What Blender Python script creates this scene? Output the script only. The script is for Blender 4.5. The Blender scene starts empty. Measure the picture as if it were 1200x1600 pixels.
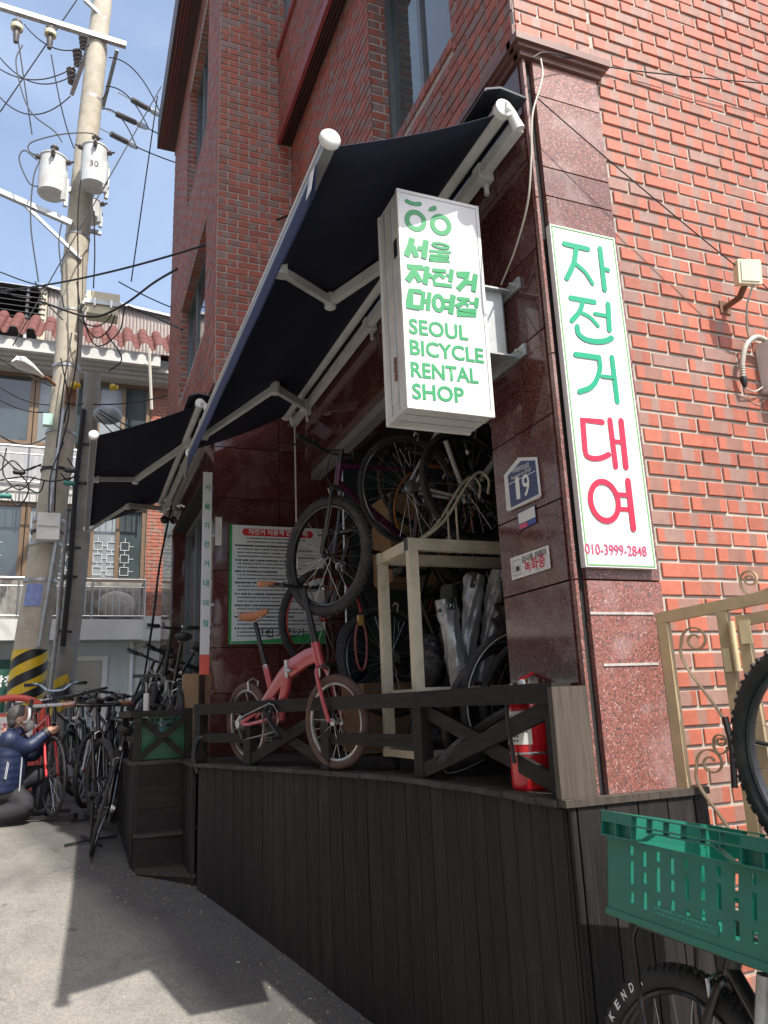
import bpy, math, random
from mathutils import Vector as V, Matrix, Quaternion
R = math.radians
random.seed(7)
sc = bpy.context.scene
C = sc.collection

# ------------------------------------------------------------------ camera
PITCH, ROLL, YAW, FPX = R(14.15), R(-2.33), R(22.1), 1190.0
_f = V((math.sin(YAW)*math.cos(PITCH), math.cos(YAW)*math.cos(PITCH), math.sin(PITCH)))
_r0 = V((math.cos(YAW), -math.sin(YAW), 0)); _u0 = _r0.cross(_f)
_r = _r0*math.cos(ROLL)+_u0*math.sin(ROLL); _u = -_r0*math.sin(ROLL)+_u0*math.cos(ROLL)
cam = bpy.data.cameras.new('camera'); camo = bpy.data.objects.new('camera', cam); C.objects.link(camo)
cam.sensor_fit = 'VERTICAL'; cam.sensor_height = 24; cam.lens = 24*FPX/1600
cam.clip_start = .05; cam.clip_end = 2000
camo.matrix_world = Matrix((( _r.x, _u.x, -_f.x, 0), (_r.y, _u.y, -_f.y, 0), (_r.z, _u.z, -_f.z, 0), (0, 0, 0, 1)))
sc.camera = camo
# ------------------------------------------------------------------ sky, sun, exposure
sun_to = V((.22, -.65, 1)).normalized()
w = bpy.data.worlds.new('World'); sc.world = w; w.use_nodes = True
nt = w.node_tree; nt.nodes.clear()
sky = nt.nodes.new('ShaderNodeTexSky'); sky.sky_type = 'NISHITA'; sky.sun_disc = False
sky.sun_elevation = math.asin(sun_to.z); sky.sun_rotation = math.atan2(sun_to.x, sun_to.y)
sky.air_density = 1.0; sky.dust_density = 3.6; sky.ozone_density = 1.2; sky.altitude = 50
bg = nt.nodes.new('ShaderNodeBackground'); bg.inputs['Strength'].default_value = .15
wo = nt.nodes.new('ShaderNodeOutputWorld')
# thin high cloud over the whole sky
wtc = nt.nodes.new('ShaderNodeTexCoord'); wmp = nt.nodes.new('ShaderNodeMapping'); wmp.inputs['Scale'].default_value = (1.6, 1.6, 3.2); wmp.inputs['Location'].default_value = (.35, .2, .1)
wnz = nt.nodes.new('ShaderNodeTexNoise'); wnz.inputs['Scale'].default_value = 1.3; wnz.inputs['Detail'].default_value = 8; wnz.inputs['Roughness'].default_value = .55; wnz.inputs['Distortion'].default_value = .5
wrp = nt.nodes.new('ShaderNodeValToRGB'); wrp.color_ramp.elements[0].position = .34; wrp.color_ramp.elements[0].color = (.12, .12, .12, 1); wrp.color_ramp.elements[1].position = .74; wrp.color_ramp.elements[1].color = (.62, .62, .62, 1)
wmx = nt.nodes.new('ShaderNodeMix'); wmx.data_type = 'RGBA'; wmx.inputs[7].default_value = (2.5, 3.0, 3.8, 1)
nt.links.new(wtc.outputs['Generated'], wmp.inputs[0]); nt.links.new(wmp.outputs[0], wnz.inputs['Vector']); nt.links.new(wnz.outputs[0], wrp.inputs[0]); nt.links.new(wrp.outputs[0], wmx.inputs[0]); nt.links.new(sky.outputs[0], wmx.inputs[6])
nt.links.new(wmx.outputs[2], bg.inputs[0]); nt.links.new(bg.outputs[0], wo.inputs[0])
sun = bpy.data.lights.new('sun', 'SUN'); sun.energy = 3.5; sun.angle = R(.55); sun.color = (1, .95, .87)
suno = bpy.data.objects.new('sun', sun); C.objects.link(suno); suno.location = sun_to*40
suno.rotation_euler = (-sun_to).to_track_quat('-Z', 'Y').to_euler()
vs = sc.view_settings; vs.view_transform = 'Standard'; vs.look = 'None'; vs.gamma = 1; vs.use_curve_mapping = False
vs.exposure = 1.0

# ------------------------------------------------------------------ pixel rays (photograph 1200x1600) onto known planes of the place
def ray(px, py): return (px-600)/FPX*_r-(py-800)/FPX*_u+_f
def onY(px, py, Y): d = ray(px, py); return d*(Y/d.y)
def onX(px, py, X): d = ray(px, py); return d*(X/d.x)
def onZ(px, py, Z): d = ray(px, py); return d*(Z/d.z)

# ------------------------------------------------------------------ materials
MATS = {}
def _base(name):
    m = bpy.data.materials.new(name); m.use_nodes = True; n = m.node_tree.nodes; l = m.node_tree.links
    return m, n, l, n['Principled BSDF']
def N(n, t, **k):
    x = n.new('ShaderNode'+t)
    for a, b in k.items():
        if a in x.inputs: x.inputs[a].default_value = b
        else: setattr(x, a, b)
    return x
def mapped(n, l, scale, kind='Object'):
    tc = N(n, 'TexCoord'); mp = N(n, 'Mapping'); mp.inputs['Scale'].default_value = scale if isinstance(scale, tuple) else (scale,)*3
    l.new(tc.outputs[kind], mp.inputs[0]); return mp.outputs[0]
def ramp(n, l, src, stops):
    r = N(n, 'ValToRGB'); e = r.color_ramp.elements
    while len(e) < len(stops): e.new(.5)
    for i, (p, c) in enumerate(stops): e[i].position = p; e[i].color = (*c, 1)
    l.new(src, r.inputs[0]); return r.outputs[0]
def mix(n, l, f, a, b, mode='MIX'):
    x = N(n, 'Mix', data_type='RGBA', blend_type=mode)
    for i, s in ((0, f), (6, a), (7, b)):
        if hasattr(s, 'links'): l.new(s, x.inputs[i])
        else: x.inputs[i].default_value = s if i == 0 else (*s, 1)
    return x.outputs[2]
def math_(n, l, op, a, b=0.0, c=None):
    x = N(n, 'Math', operation=op)
    for i, s in enumerate((a, b) if c is None else (a, b, c)):
        if hasattr(s, 'links'): l.new(s, x.inputs[i])
        else: x.inputs[i].default_value = s
    return x.outputs[0]
def bump(n, l, p, src, dist, strength=1.0):
    b = N(n, 'Bump', Strength=strength, Distance=dist); l.new(src, b.inputs['Height']); l.new(b.outputs[0], p.inputs['Normal'])
def mat(name, col, rough=.55, metal=0., var=.18, scale=9., bmp=0., spec=.5, coat=0., dirt=None, dscale=3., rvar=0.):
    if name in MATS: return MATS[name]
    m, n, l, p = _base(name); p.inputs['Roughness'].default_value = rough; p.inputs['Metallic'].default_value = metal
    p.inputs['Specular IOR Level'].default_value = spec; p.inputs['Coat Weight'].default_value = coat
    co = mapped(n, l, scale); nz = N(n, 'TexNoise', Scale=1.0, Detail=5.0, Roughness=.65); l.new(co, nz.inputs['Vector'])
    a = tuple(c*(1-var) for c in col); b = tuple(min(1, c*(1+var)) for c in col)
    c = ramp(n, l, nz.outputs[0], [(.3, a), (.7, b)])
    if dirt:
        d = N(n, 'TexNoise', Scale=1.0, Detail=7.0, Roughness=.7); l.new(mapped(n, l, dscale), d.inputs['Vector'])
        f = ramp(n, l, d.outputs[0], [(.48, (0, 0, 0)), (.72, (1, 1, 1))]); c = mix(n, l, f, c, dirt)
    l.new(c, p.inputs['Base Color'])
    if rvar: l.new(math_(n, l, 'MULTIPLY_ADD', nz.outputs[0], rvar, rough-rvar*.5), p.inputs['Roughness'])
    if bmp: bump(n, l, p, nz.outputs[0], bmp)
    MATS[name] = m; return m
def brick_mat(name, red, band, grey):
    m, n, l, p = _base(name); p.inputs['Roughness'].default_value = .62
    bu = N(n, 'Attribute', attribute_name='bu').outputs['Fac']; br = N(n, 'Attribute', attribute_name='br').outputs['Fac']
    co = mapped(n, l, 22.); nz = N(n, 'TexNoise', Scale=1.0, Detail=6.0, Roughness=.7); l.new(co, nz.inputs['Vector'])
    def rnd(k): return math_(n, l, 'FRACT', math_(n, l, 'MULTIPLY', br, k))
    # a purplish kiln flash across the middle of each brick, its place and width differing
    cen = math_(n, l, 'MULTIPLY_ADD', rnd(17.3), .34, .36); wid = math_(n, l, 'MULTIPLY_ADD', rnd(41.7), .2, .1)
    d = math_(n, l, 'ABSOLUTE', math_(n, l, 'SUBTRACT', bu, cen))
    d = math_(n, l, 'ADD', d, math_(n, l, 'MULTIPLY_ADD', nz.outputs[0], .05, -.025))
    f = N(n, 'MapRange', interpolation_type='SMOOTHSTEP'); l.new(d, f.inputs[0])
    l.new(math_(n, l, 'SUBTRACT', wid, .025), f.inputs[1]); l.new(math_(n, l, 'ADD', wid, .025), f.inputs[2])
    f.inputs[3].default_value = 1; f.inputs[4].default_value = 0
    red2 = mix(n, l, rnd(93.1), tuple(c*.82 for c in red), tuple(min(1, c*1.15) for c in red))
    band2 = mix(n, l, rnd(57.7), band, grey)
    has = math_(n, l, 'GREATER_THAN', rnd(71.9), .16)
    c = mix(n, l, math_(n, l, 'MULTIPLY', f.outputs[0], has), red2, band2)
    allgrey = math_(n, l, 'GREATER_THAN', rnd(131.3), .95); c = mix(n, l, math_(n, l, 'MULTIPLY', allgrey, .8), c, grey)
    c = mix(n, l, .55, c, ramp(n, l, nz.outputs[0], [(.25, (.62, .58, .56)), (.6, (1, 1, 1)), (.85, (1.0, .98, .95))]), 'MULTIPLY')
    ge = N(n, 'NewGeometry'); gm = N(n, 'Mapping'); gm.inputs['Scale'].default_value = (1.7, 1.7, .5); l.new(ge.outputs['Position'], gm.inputs[0])
    lw = N(n, 'TexNoise', Scale=1.0, Detail=6.0, Roughness=.65); l.new(gm.outputs[0], lw.inputs['Vector'])
    c = mix(n, l, .8, c, ramp(n, l, lw.outputs[0], [(.3, (.66, .64, .64)), (.55, (1, 1, 1)), (.8, (1, .97, .93))]), 'MULTIPLY')
    gm2 = N(n, 'Mapping'); gm2.inputs['Scale'].default_value = (5, 5, 2.2); l.new(ge.outputs['Position'], gm2.inputs[0])
    sp = N(n, 'TexNoise', Scale=1.0, Detail=5.0); l.new(gm2.outputs[0], sp.inputs['Vector'])
    eff = ramp(n, l, sp.outputs[0], [(.66, (0, 0, 0)), (.8, (.28, .28, .28))]); c = mix(n, l, eff, c, (.6, .55, .5))
    l.new(c, p.inputs['Base Color']); bump(n, l, p, nz.outputs[0], .0025); MATS[name] = m; return m
def granite_mat(name, dark, red, light, rough, bloom=0.):
    m, n, l, p = _base(name); p.inputs['Specular IOR Level'].default_value = .5
    oi = N(n, 'ObjectInfo'); tc = N(n, 'TexCoord'); ofs = N(n, 'VectorMath', operation='ADD'); cb_ = N(n, 'CombineXYZ')
    for i_, k_ in enumerate((5.1, 9.7, 3.3)): l.new(math_(n, l, 'MULTIPLY', oi.outputs['Random'], k_), cb_.inputs[i_])
    l.new(tc.outputs['Object'], ofs.inputs[0]); l.new(cb_.outputs[0], ofs.inputs[1])
    def mapped(n, l, sc_):
        mp = N(n, 'Mapping'); mp.inputs['Scale'].default_value = (sc_,)*3; l.new(ofs.outputs[0], mp.inputs[0]); return mp.outputs[0]
    v1 = N(n, 'TexVoronoi', Scale=1.0); l.new(mapped(n, l, 190.), v1.inputs['Vector'])
    v2 = N(n, 'TexVoronoi', Scale=1.0); l.new(mapped(n, l, 330.), v2.inputs['Vector'])
    nz = N(n, 'TexNoise', Scale=1.0, Detail=6.0, Roughness=.7); l.new(mapped(n, l, 3.2), nz.inputs['Vector'])
    c = ramp(n, l, v1.outputs['Color'], [(.2, dark), (.45, red), (.75, tuple(x*1.25 for x in red)), (.95, light)])
    c = mix(n, l, math_(n, l, 'MULTIPLY', ramp(n, l, v2.outputs['Color'], [(.62, (0, 0, 0)), (.7, (1, 1, 1))]), .6), c, dark)
    st = ramp(n, l, nz.outputs[0], [(.5, (0, 0, 0)), (.75, (1, 1, 1))])
    c = mix(n, l, math_(n, l, 'MULTIPLY', st, .3+bloom), c, (.34, .25, .24))
    c = mix(n, l, 1.0, c, ramp(n, l, oi.outputs['Random'], [(0, (.72, .72, .72)), (1, (1.12, 1.12, 1.12))]), 'MULTIPLY')
    l.new(c, p.inputs['Base Color']); l.new(math_(n, l, 'MULTIPLY_ADD', st, .3, rough), p.inputs['Roughness'])
    MATS[name] = m; return m
def wood_mat(name, a, b, stretch, worn=(.2, .17, .14), wear=.35):
    m, n, l, p = _base(name); p.inputs['Roughness'].default_value = .7; p.inputs['Specular IOR Level'].default_value = .28
    oi = N(n, 'ObjectInfo'); tc = N(n, 'TexCoord'); mp = N(n, 'Mapping'); mp.inputs['Scale'].default_value = stretch
    ad = N(n, 'VectorMath', operation='ADD'); l.new(tc.outputs['Object'], ad.inputs[0])
    cb = N(n, 'CombineXYZ'); l.new(math_(n, l, 'MULTIPLY', oi.outputs['Random'], 37.), cb.inputs[0]); l.new(math_(n, l, 'MULTIPLY', oi.outputs['Random'], 11.), cb.inputs[2])
    l.new(cb.outputs[0], ad.inputs[1]); l.new(ad.outputs[0], mp.inputs[0])
    nz = N(n, 'TexNoise', Scale=1.0, Detail=8.0, Roughness=.75, Distortion=.4); l.new(mp.outputs[0], nz.inputs['Vector'])
    c = ramp(n, l, nz.outputs[0], [(.3, a), (.7, b)])
    w2 = N(n, 'TexNoise', Scale=1.0, Detail=6.0, Roughness=.75)
    mp2 = N(n, 'Mapping'); mp2.inputs['Scale'].default_value = tuple(s*.35+1.5 for s in stretch); l.new(ad.outputs[0], mp2.inputs[0]); l.new(mp2.outputs[0], w2.inputs['Vector'])
    f = ramp(n, l, w2.outputs[0], [(.55, (0, 0, 0)), (.8, (1, 1, 1))]); c = mix(n, l, math_(n, l, 'MULTIPLY', f, wear), c, worn)
    c = mix(n, l, .5, c, ramp(n, l, oi.outputs['Random'], [(0, (.25, .25, .25)), (1, (1.1, 1.08, 1.05))]), 'MULTIPLY')
    s3 = N(n, 'TexNoise', Scale=1.0, Detail=2.0); mp3 = N(n, 'Mapping'); mp3.inputs['Scale'].default_value = tuple(s_*3.2+2 if s_ > 10 else s_*.9 for s_ in stretch); l.new(ad.outputs[0], mp3.inputs[0]); l.new(mp3.outputs[0], s3.inputs['Vector'])
    c = mix(n, l, math_(n, l, 'MULTIPLY', ramp(n, l, s3.outputs[0], [(.69, (0, 0, 0)), (.74, (1, 1, 1))]), wear*.9), c, worn)
    l.new(c, p.inputs['Base Color']); bump(n, l, p, nz.outputs[0], .003, .8); MATS[name] = m; return m
def asphalt_mat():
    m, n, l, p = _base('asphalt'); p.inputs['Roughness'].default_value = .88
    big = N(n, 'TexNoise', Scale=1.0, Detail=5.0, Roughness=.62); l.new(mapped(n, l, .9), big.inputs['Vector'])
    fine = N(n, 'TexNoise', Scale=1.0, Detail=3.0, Roughness=.8); l.new(mapped(n, l, 95.), fine.inputs['Vector'])
    vo = N(n, 'TexVoronoi', Scale=1.0); l.new(mapped(n, l, 120.), vo.inputs['Vector'])
    c = ramp(n, l, big.outputs[0], [(.3, (.2, .19, .172)), (.55, (.27, .256, .232)), (.75, (.33, .313, .283))])
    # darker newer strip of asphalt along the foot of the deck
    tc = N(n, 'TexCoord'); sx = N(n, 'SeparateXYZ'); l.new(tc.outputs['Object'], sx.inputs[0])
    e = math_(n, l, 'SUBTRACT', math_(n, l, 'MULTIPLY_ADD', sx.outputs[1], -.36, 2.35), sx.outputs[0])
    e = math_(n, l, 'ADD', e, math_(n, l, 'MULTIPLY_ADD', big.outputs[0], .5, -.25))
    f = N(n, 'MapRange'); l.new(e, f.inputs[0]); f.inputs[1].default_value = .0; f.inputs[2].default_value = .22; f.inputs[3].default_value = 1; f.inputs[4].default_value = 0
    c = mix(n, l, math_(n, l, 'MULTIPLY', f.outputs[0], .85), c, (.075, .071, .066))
    st_n = N(n, 'TexNoise', Scale=1.0, Detail=6.0, Roughness=.7, Distortion=.6); l.new(mapped(n, l, 2.6), st_n.inputs['Vector'])
    c = mix(n, l, .8, c, ramp(n, l, st_n.outputs[0], [(.32, (.68, .68, .7)), (.5, (1, 1, 1)), (.72, (1.1, 1.09, 1.06))]), 'MULTIPLY')
    sp_n = N(n, 'TexNoise', Scale=1.0, Detail=2.0); l.new(mapped(n, l, 9.), sp_n.inputs['Vector'])
    c = mix(n, l, .6, c, ramp(n, l, sp_n.outputs[0], [(.24, (.35, .34, .34)), (.3, (1, 1, 1))]), 'MULTIPLY')
    g = ramp(n, l, vo.outputs['Color'], [(.1, (.7, .7, .7)), (.6, (1, 1, 1)), (.93, (1.28, 1.25, 1.2))]); c = mix(n, l, .7, c, g, 'MULTIPLY')
    cr = N(n, 'TexVoronoi', feature='DISTANCE_TO_EDGE', Scale=1.0); wv = N(n, 'VectorMath', operation='MULTIPLY_ADD'); l.new(big.outputs[1], wv.inputs[0]); wv.inputs[1].default_value = (.9, .9, .9); l.new(mapped(n, l, .33), wv.inputs[2]); l.new(wv.outputs[0], cr.inputs['Vector'])
    crf = ramp(n, l, cr.outputs[0], [(0, (.5, .5, .5)), (.0035, (1, 1, 1))]); c = mix(n, l, .45, c, crf, 'MULTIPLY')
    l.new(c, p.inputs['Base Color']); bump(n, l, p, math_(n, l, 'ADD', fine.outputs[0], vo.outputs[0]), .006, .9); MATS['asphalt'] = m; return m
def glass_mat(name, col, rough=.04, alpha=None):
    m, n, l, p = _base(name); nz = N(n, 'TexNoise', Scale=1.0, Detail=2.0); l.new(mapped(n, l, 1.3), nz.inputs['Vector'])
    l.new(ramp(n, l, nz.outputs[0], [(.3, tuple(c*.7 for c in col)), (.7, tuple(c*1.3 for c in col))]), p.inputs['Base Color'])
    p.inputs['Roughness'].default_value = rough; p.inputs['Specular IOR Level'].default_value = 1.0
    bump(n, l, p, nz.outputs[0], .01, .12); MATS[name] = m; return m

brickM = brick_mat('brick red', (.42, .122, .072), (.29, .13, .092), (.31, .185, .15))
brickD = brick_mat('brick shade tone', (.39, .112, .07), (.25, .13, .105), (.28, .19, .17))  # same red brick, its colour toned darker for the walls in shade
mortar = mat('mortar', (.4, .362, .312), .9, var=.2, scale=14, bmp=.003, dirt=(.27, .245, .21), dscale=5)
mortarD = mat('mortar grey', (.42, .4, .37), .9, var=.2, scale=14, bmp=.003)
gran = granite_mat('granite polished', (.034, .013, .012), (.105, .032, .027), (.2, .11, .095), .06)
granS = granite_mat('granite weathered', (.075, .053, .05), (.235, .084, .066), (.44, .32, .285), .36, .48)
woodV = wood_mat('dark stained wood upright', (.009, .0078, .0072), (.034, .0295, .027), (46, 46, 1.8), (.1, .087, .078), .45)
woodH = wood_mat('dark stained wood', (.009, .0075, .0065), (.028, .0235, .02), (3, 3, 34), (.1, .085, .07), .35)
woodT = wood_mat('weathered deck wood', (.03, .026, .022), (.085, .073, .062), (3, 40, 34), (.26, .22, .19), .5)
woodG = wood_mat('greyed bare wood', (.045, .037, .03), (.125, .103, .085), (40, 40, 2.2), (.2, .165, .135), .45)
asph = asphalt_mat()
white = mat('white paint', (.7, .7, .68), .45, var=.05, dirt=(.6, .58, .53), dscale=2.2)
signwhite = mat('sign acrylic', (.62, .63, .645), .25, var=.04, scale=2.5, dirt=(.55, .55, .54), dscale=2)
alum = mat('white aluminium', (.62, .62, .6), .35, var=.07, dirt=(.45, .43, .4), dscale=6)
grey_alu = mat('grey aluminium', (.42, .43, .43), .4, .6, var=.1)
steel = mat('steel', (.5, .5, .5), .32, .9, var=.15, scale=30)
galv = mat('galvanised steel', (.42, .44, .45), .45, .7, var=.2, scale=25, dirt=(.3, .27, .24), dscale=8)
black = mat('black plastic', (.018, .018, .019), .45, var=.2)
blackp = mat('black paint', (.014, .014, .015), .28, var=.15, coat=.3)
rubber = mat('tyre rubber', (.022, .022, .023), .75, var=.25, scale=40, dirt=(.07, .065, .06), dscale=9)
rubberB = mat('brown tyre rubber', (.085, .048, .036), .75, var=.2, scale=40)
navy = mat('navy awning fabric', (.004, .0068, .024), .85, var=.3, scale=2.5, dirt=(.008, .011, .028), dscale=1.2)
navyV = mat('blue valance fabric', (.014, .024, .085), .8, var=.15, scale=30)
cream = mat('cream painted timber', (.56, .5, .38), .6, var=.12, scale=12, dirt=(.36, .31, .23), dscale=5)
beige = mat('beige painted iron', (.4, .3, .17), .5, var=.1, scale=14, dirt=(.28, .22, .14), dscale=6)
greenL = mat('sign green', (.018, .27, .09), .4, var=.03)
greenT = mat('sign teal green', (.006, .3, .16), .35, var=.03)
redL = mat('sign red', (.55, .012, .05), .4, var=.03)
pinkL = mat('sign pink red', (.55, .06, .14), .4, var=.03)
inkL = mat('printed black', (.02, .02, .022), .5, var=.03)
whiteL = mat('printed white', (.75, .75, .72), .5, var=.03)
crateG = mat('green crate plastic', (.012, .15, .1), .4, var=.16, scale=4, dirt=(.025, .125, .095), dscale=7)
crateG2 = mat('emerald crate plastic', (.004, .13, .065), .35, var=.1, scale=4)
extR = mat('extinguisher red', (.55, .012, .02), .25, var=.05, coat=.4)
pinkP = mat('coral pink paint', (.4, .06, .068), .3, var=.05, coat=.4)
redP = mat('red bicycle paint', (.5, .03, .035), .28, var=.05, coat=.4)
whiteP = mat('white bicycle paint', (.7, .7, .7), .3, var=.05, coat=.3)
bluewP = mat('pale blue paint', (.45, .6, .75), .3, var=.06, coat=.3)
purpleP = mat('purple paint', (.05, .008, .03), .3, var=.05, coat=.4)
redrim = mat('red anodised rim', (.3, .04, .03), .3, .6, var=.1)
orim = mat('orange rim', (.55, .18, .03), .4, .2, var=.1)
brownL = mat('brown leather', (.38, .15, .06), .5, var=.15, scale=20)
silverP = mat('silver tarpaulin', (.4, .41, .42), .35, .5, var=.2, scale=12, bmp=.006)
darkG = mat('dark tarpaulin', (.03, .035, .03), .6, var=.2)
concrete = mat('pole concrete', (.44, .4, .32), .85, var=.14, scale=7, bmp=.004, dirt=(.3, .27, .21), dscale=2.6)
concrete2 = mat('pole concrete grey', (.27, .255, .23), .85, var=.16, scale=7, bmp=.004, dirt=(.16, .15, .14), dscale=2.6)
yellow = mat('hazard yellow', (.62, .42, .02), .45, var=.1)
cable = mat('black cable', (.015, .015, .016), .55, var=.1)
cablew = mat('grey cable', (.45, .42, .36), .55, var=.1)
porc = mat('grey porcelain', (.1, .085, .08), .25, var=.2)
trafo = mat('transformer grey', (.6, .62, .62), .4, var=.06, dirt=(.45, .44, .4), dscale=5)
stucco = mat('white stucco', (.5, .5, .475), .85, var=.06, scale=3, bmp=.004, dirt=(.6, .59, .55), dscale=.9)
stuccoB = mat('pale blue stucco', (.62, .68, .68), .85, var=.05, scale=3, bmp=.004)
stonet = mat('grey cornice paint', (.4, .385, .35), .7, var=.12, scale=4)
tilered = mat('terracotta roof tile', (.13, .036, .026), .7, var=.25, scale=6, dirt=(.1, .05, .042), dscale=5)
browna = mat('brown aluminium', (.2, .135, .085), .4, .3, var=.12)
corr = mat('corrugated sheet', (.34, .3, .28), .55, .2, var=.12, scale=3, dirt=(.36, .29, .25), dscale=2)
glassD = glass_mat('dark window glass', (.05, .065, .07))
glassT = glass_mat('tinted window glass', (.03, .06, .062))
glassC = glass_mat('curtained window glass', (.22, .25, .26), .12)
glassG = glass_mat('ground floor glass', (.26, .25, .21), .2)
frameD = mat('grey window frame', (.16, .175, .18), .4, .4, var=.1)
redtrim = mat('maroon trim paint', (.28, .055, .05), .5, var=.15, scale=5)
soffM = mat('dark brown soffit', (.05, .026, .022), .5, var=.2, scale=3)
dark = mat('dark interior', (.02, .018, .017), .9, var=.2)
card = mat('cardboard', (.33, .21, .12), .85, var=.1)
plateB = mat('plate navy', (.025, .035, .11), .35, var=.05)
skin = mat('skin', (.46, .25, .17), .5, var=.08)
hairM = mat('greying hair', (.055, .05, .048), .6, var=.5, scale=60)
jackM = mat('navy quilted nylon', (.011, .02, .058), .5, var=.2, scale=25)
trouM = mat('charcoal trousers', (.016, .016, .02), .8, var=.15)
maskM = mat('white mask', (.62, .62, .6), .7, var=.05)
redplas = mat('red plastic sign', (.65, .09, .06), .4, var=.06)
mint = mat('mint box', (.42, .62, .56), .5, var=.05)
creamP = mat('cream cabinet', (.66, .62, .45), .5, var=.06)
rust = mat('rusty iron', (.17, .08, .045), .8, var=.3)
conduit = mat('grey conduit', (.42, .39, .34), .55, var=.1)
pebble = mat('pale chips', (.3, .25, .18), .85, var=.35, scale=30)

# ------------------------------------------------------------------ mesh builder
class MB:
    def __init__(s): s.v = []; s.f = []
    def add(s, vs, fs):
        k = len(s.v); s.v += [V(x) for x in vs]; s.f += [tuple(i+k for i in f) for f in fs]; return s
    def box(s, a, b):
        x0, y0, z0 = (min(a[i], b[i]) for i in range(3)); x1, y1, z1 = (max(a[i], b[i]) for i in range(3))
        return s.add([(x0,y0,z0),(x1,y0,z0),(x1,y1,z0),(x0,y1,z0),(x0,y0,z1),(x1,y0,z1),(x1,y1,z1),(x0,y1,z1)],
                     [(0,3,2,1),(4,5,6,7),(0,1,5,4),(1,2,6,5),(2,3,7,6),(3,0,4,7)])
    def hexa(s, p): return s.add(p, [(0,3,2,1),(4,5,6,7),(0,1,5,4),(1,2,6,5),(2,3,7,6),(3,0,4,7)])
    def beam(s, p, q, w, h, up=(0, 0, 1)):
        p, q = V(p), V(q); d = (q-p).normalized(); sd = d.cross(V(up))
        if sd.length < 1e-4: sd = d.cross(V((1, 0, 0)))
        sd.normalize(); u = sd.cross(d); a, b = sd*w/2, u*h/2
        return s.hexa([p-a-b, p+a-b, q+a-b, q-a-b, p-a+b, p+a+b, q+a+b, q-a+b])
    def tube(s, pts, r, n=8, closed=False, cap=True):
        pts = [V(p) for p in pts]; m = len(pts); rr = r if isinstance(r, (list, tuple)) else [r]*m
        k = len(s.v); prev = None
        for i, p in enumerate(pts):
            if closed: t = pts[(i+1) % m]-pts[i-1]
            else: t = pts[min(i+1, m-1)]-pts[max(i-1, 0)]
            t.normalize()
            if prev is None:
                a = t.cross(V((0, 0, 1)))
                if a.length < .05: a = t.cross(V((1, 0, 0)))
            else: a = prev-t*prev.dot(t)
            a.normalize(); prev = a; b = t.cross(a)
            for j in range(n):
                th = 2*math.pi*j/n; s.v.append(p+(a*math.cos(th)+b*math.sin(th))*rr[i])
        for i in range(m if closed else m-1):
            i2 = (i+1) % m
            for j in range(n):
                j2 = (j+1) % n; s.f.append((k+i*n+j, k+i*n+j2, k+i2*n+j2, k+i2*n+j))
        if cap and not closed:
            s.f.append(tuple(k+j for j in range(n))[::-1]); s.f.append(tuple(k+(m-1)*n+j for j in range(n)))
        return s
    def ring(s, c, ax, Rr, r, n=40, m=8, flat=1.0, a0=0, a1=2*math.pi):
        c = V(c); ax = V(ax).normalized(); a = ax.orthogonal().normalized(); b = ax.cross(a); k = len(s.v)
        full = abs(a1-a0-2*math.pi) < 1e-6; cnt = n if full else n+1
        for i in range(cnt):
            th = a0+(a1-a0)*i/n; d = a*math.cos(th)+b*math.sin(th)
            for j in range(m):
                ph = 2*math.pi*j/m; s.v.append(c+d*(Rr+r*math.cos(ph))+ax*r*flat*math.sin(ph))
        for i in range(n):
            i2 = (i+1) % cnt
            for j in range(m):
                j2 = (j+1) % m; s.f.append((k+i*m+j, k+i2*m+j, k+i2*m+j2, k+i*m+j2))
        return s
    def lathe(s, o, ax, prof, n=20):
        o = V(o); ax = V(ax).normalized(); a = ax.orthogonal().normalized(); b = ax.cross(a); k = len(s.v)
        for h, r in prof:
            for j in range(n):
                th = 2*math.pi*j/n; s.v.append(o+ax*h+(a*math.cos(th)+b*math.sin(th))*r)
        for i in range(len(prof)-1):
            for j in range(n):
                j2 = (j+1) % n; s.f.append((k+i*n+j, k+i*n+j2, k+(i+1)*n+j2, k+(i+1)*n+j))
        s.f.append(tuple(k+j for j in range(n))[::-1]); s.f.append(tuple(k+(len(prof)-1)*n+j for j in range(n)))
        return s
    def prism(s, pts, nrm, t):
        nrm = V(nrm).normalized()*t; p = [V(x) for x in pts]; m = len(p)
        return s.add(p+[x+nrm for x in p], [tuple(range(m))[::-1], tuple(range(m, 2*m))]+[(i, (i+1) % m, m+(i+1) % m, m+i) for i in range(m)])
    def ball(s, c, r, nu=14, nv=9):
        c = V(c); r = r if isinstance(r, (tuple, list, V)) else (r,)*3; k = len(s.v)
        for i in range(1, nv):
            ph = math.pi*i/nv
            for j in range(nu):
                th = 2*math.pi*j/nu; s.v.append(c+V((r[0]*math.sin(ph)*math.cos(th), r[1]*math.sin(ph)*math.sin(th), r[2]*math.cos(ph))))
        t = len(s.v); s.v += [c+V((0, 0, r[2])), c-V((0, 0, r[2]))]
        for i in range(nv-2):
            for j in range(nu):
                j2 = (j+1) % nu; s.f.append((k+i*nu+j, k+(i+1)*nu+j, k+(i+1)*nu+j2, k+i*nu+j2))
        for j in range(nu):
            j2 = (j+1) % nu; s.f.append((t, k+j, k+j2)); s.f.append((t+1, k+(nv-2)*nu+j2, k+(nv-2)*nu+j))
        return s
    def grid(s, P, nu, nv):
        k = len(s.v); s.v += [V(P(i/nu, j/nv)) for j in range(nv+1) for i in range(nu+1)]
        for j in range(nv):
            for i in range(nu):
                a = k+j*(nu+1)+i; s.f.append((a, a+1, a+nu+2, a+nu+1))
        return s
    def xf(s, M): s.v = [M @ x for x in s.v]; return s
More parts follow.
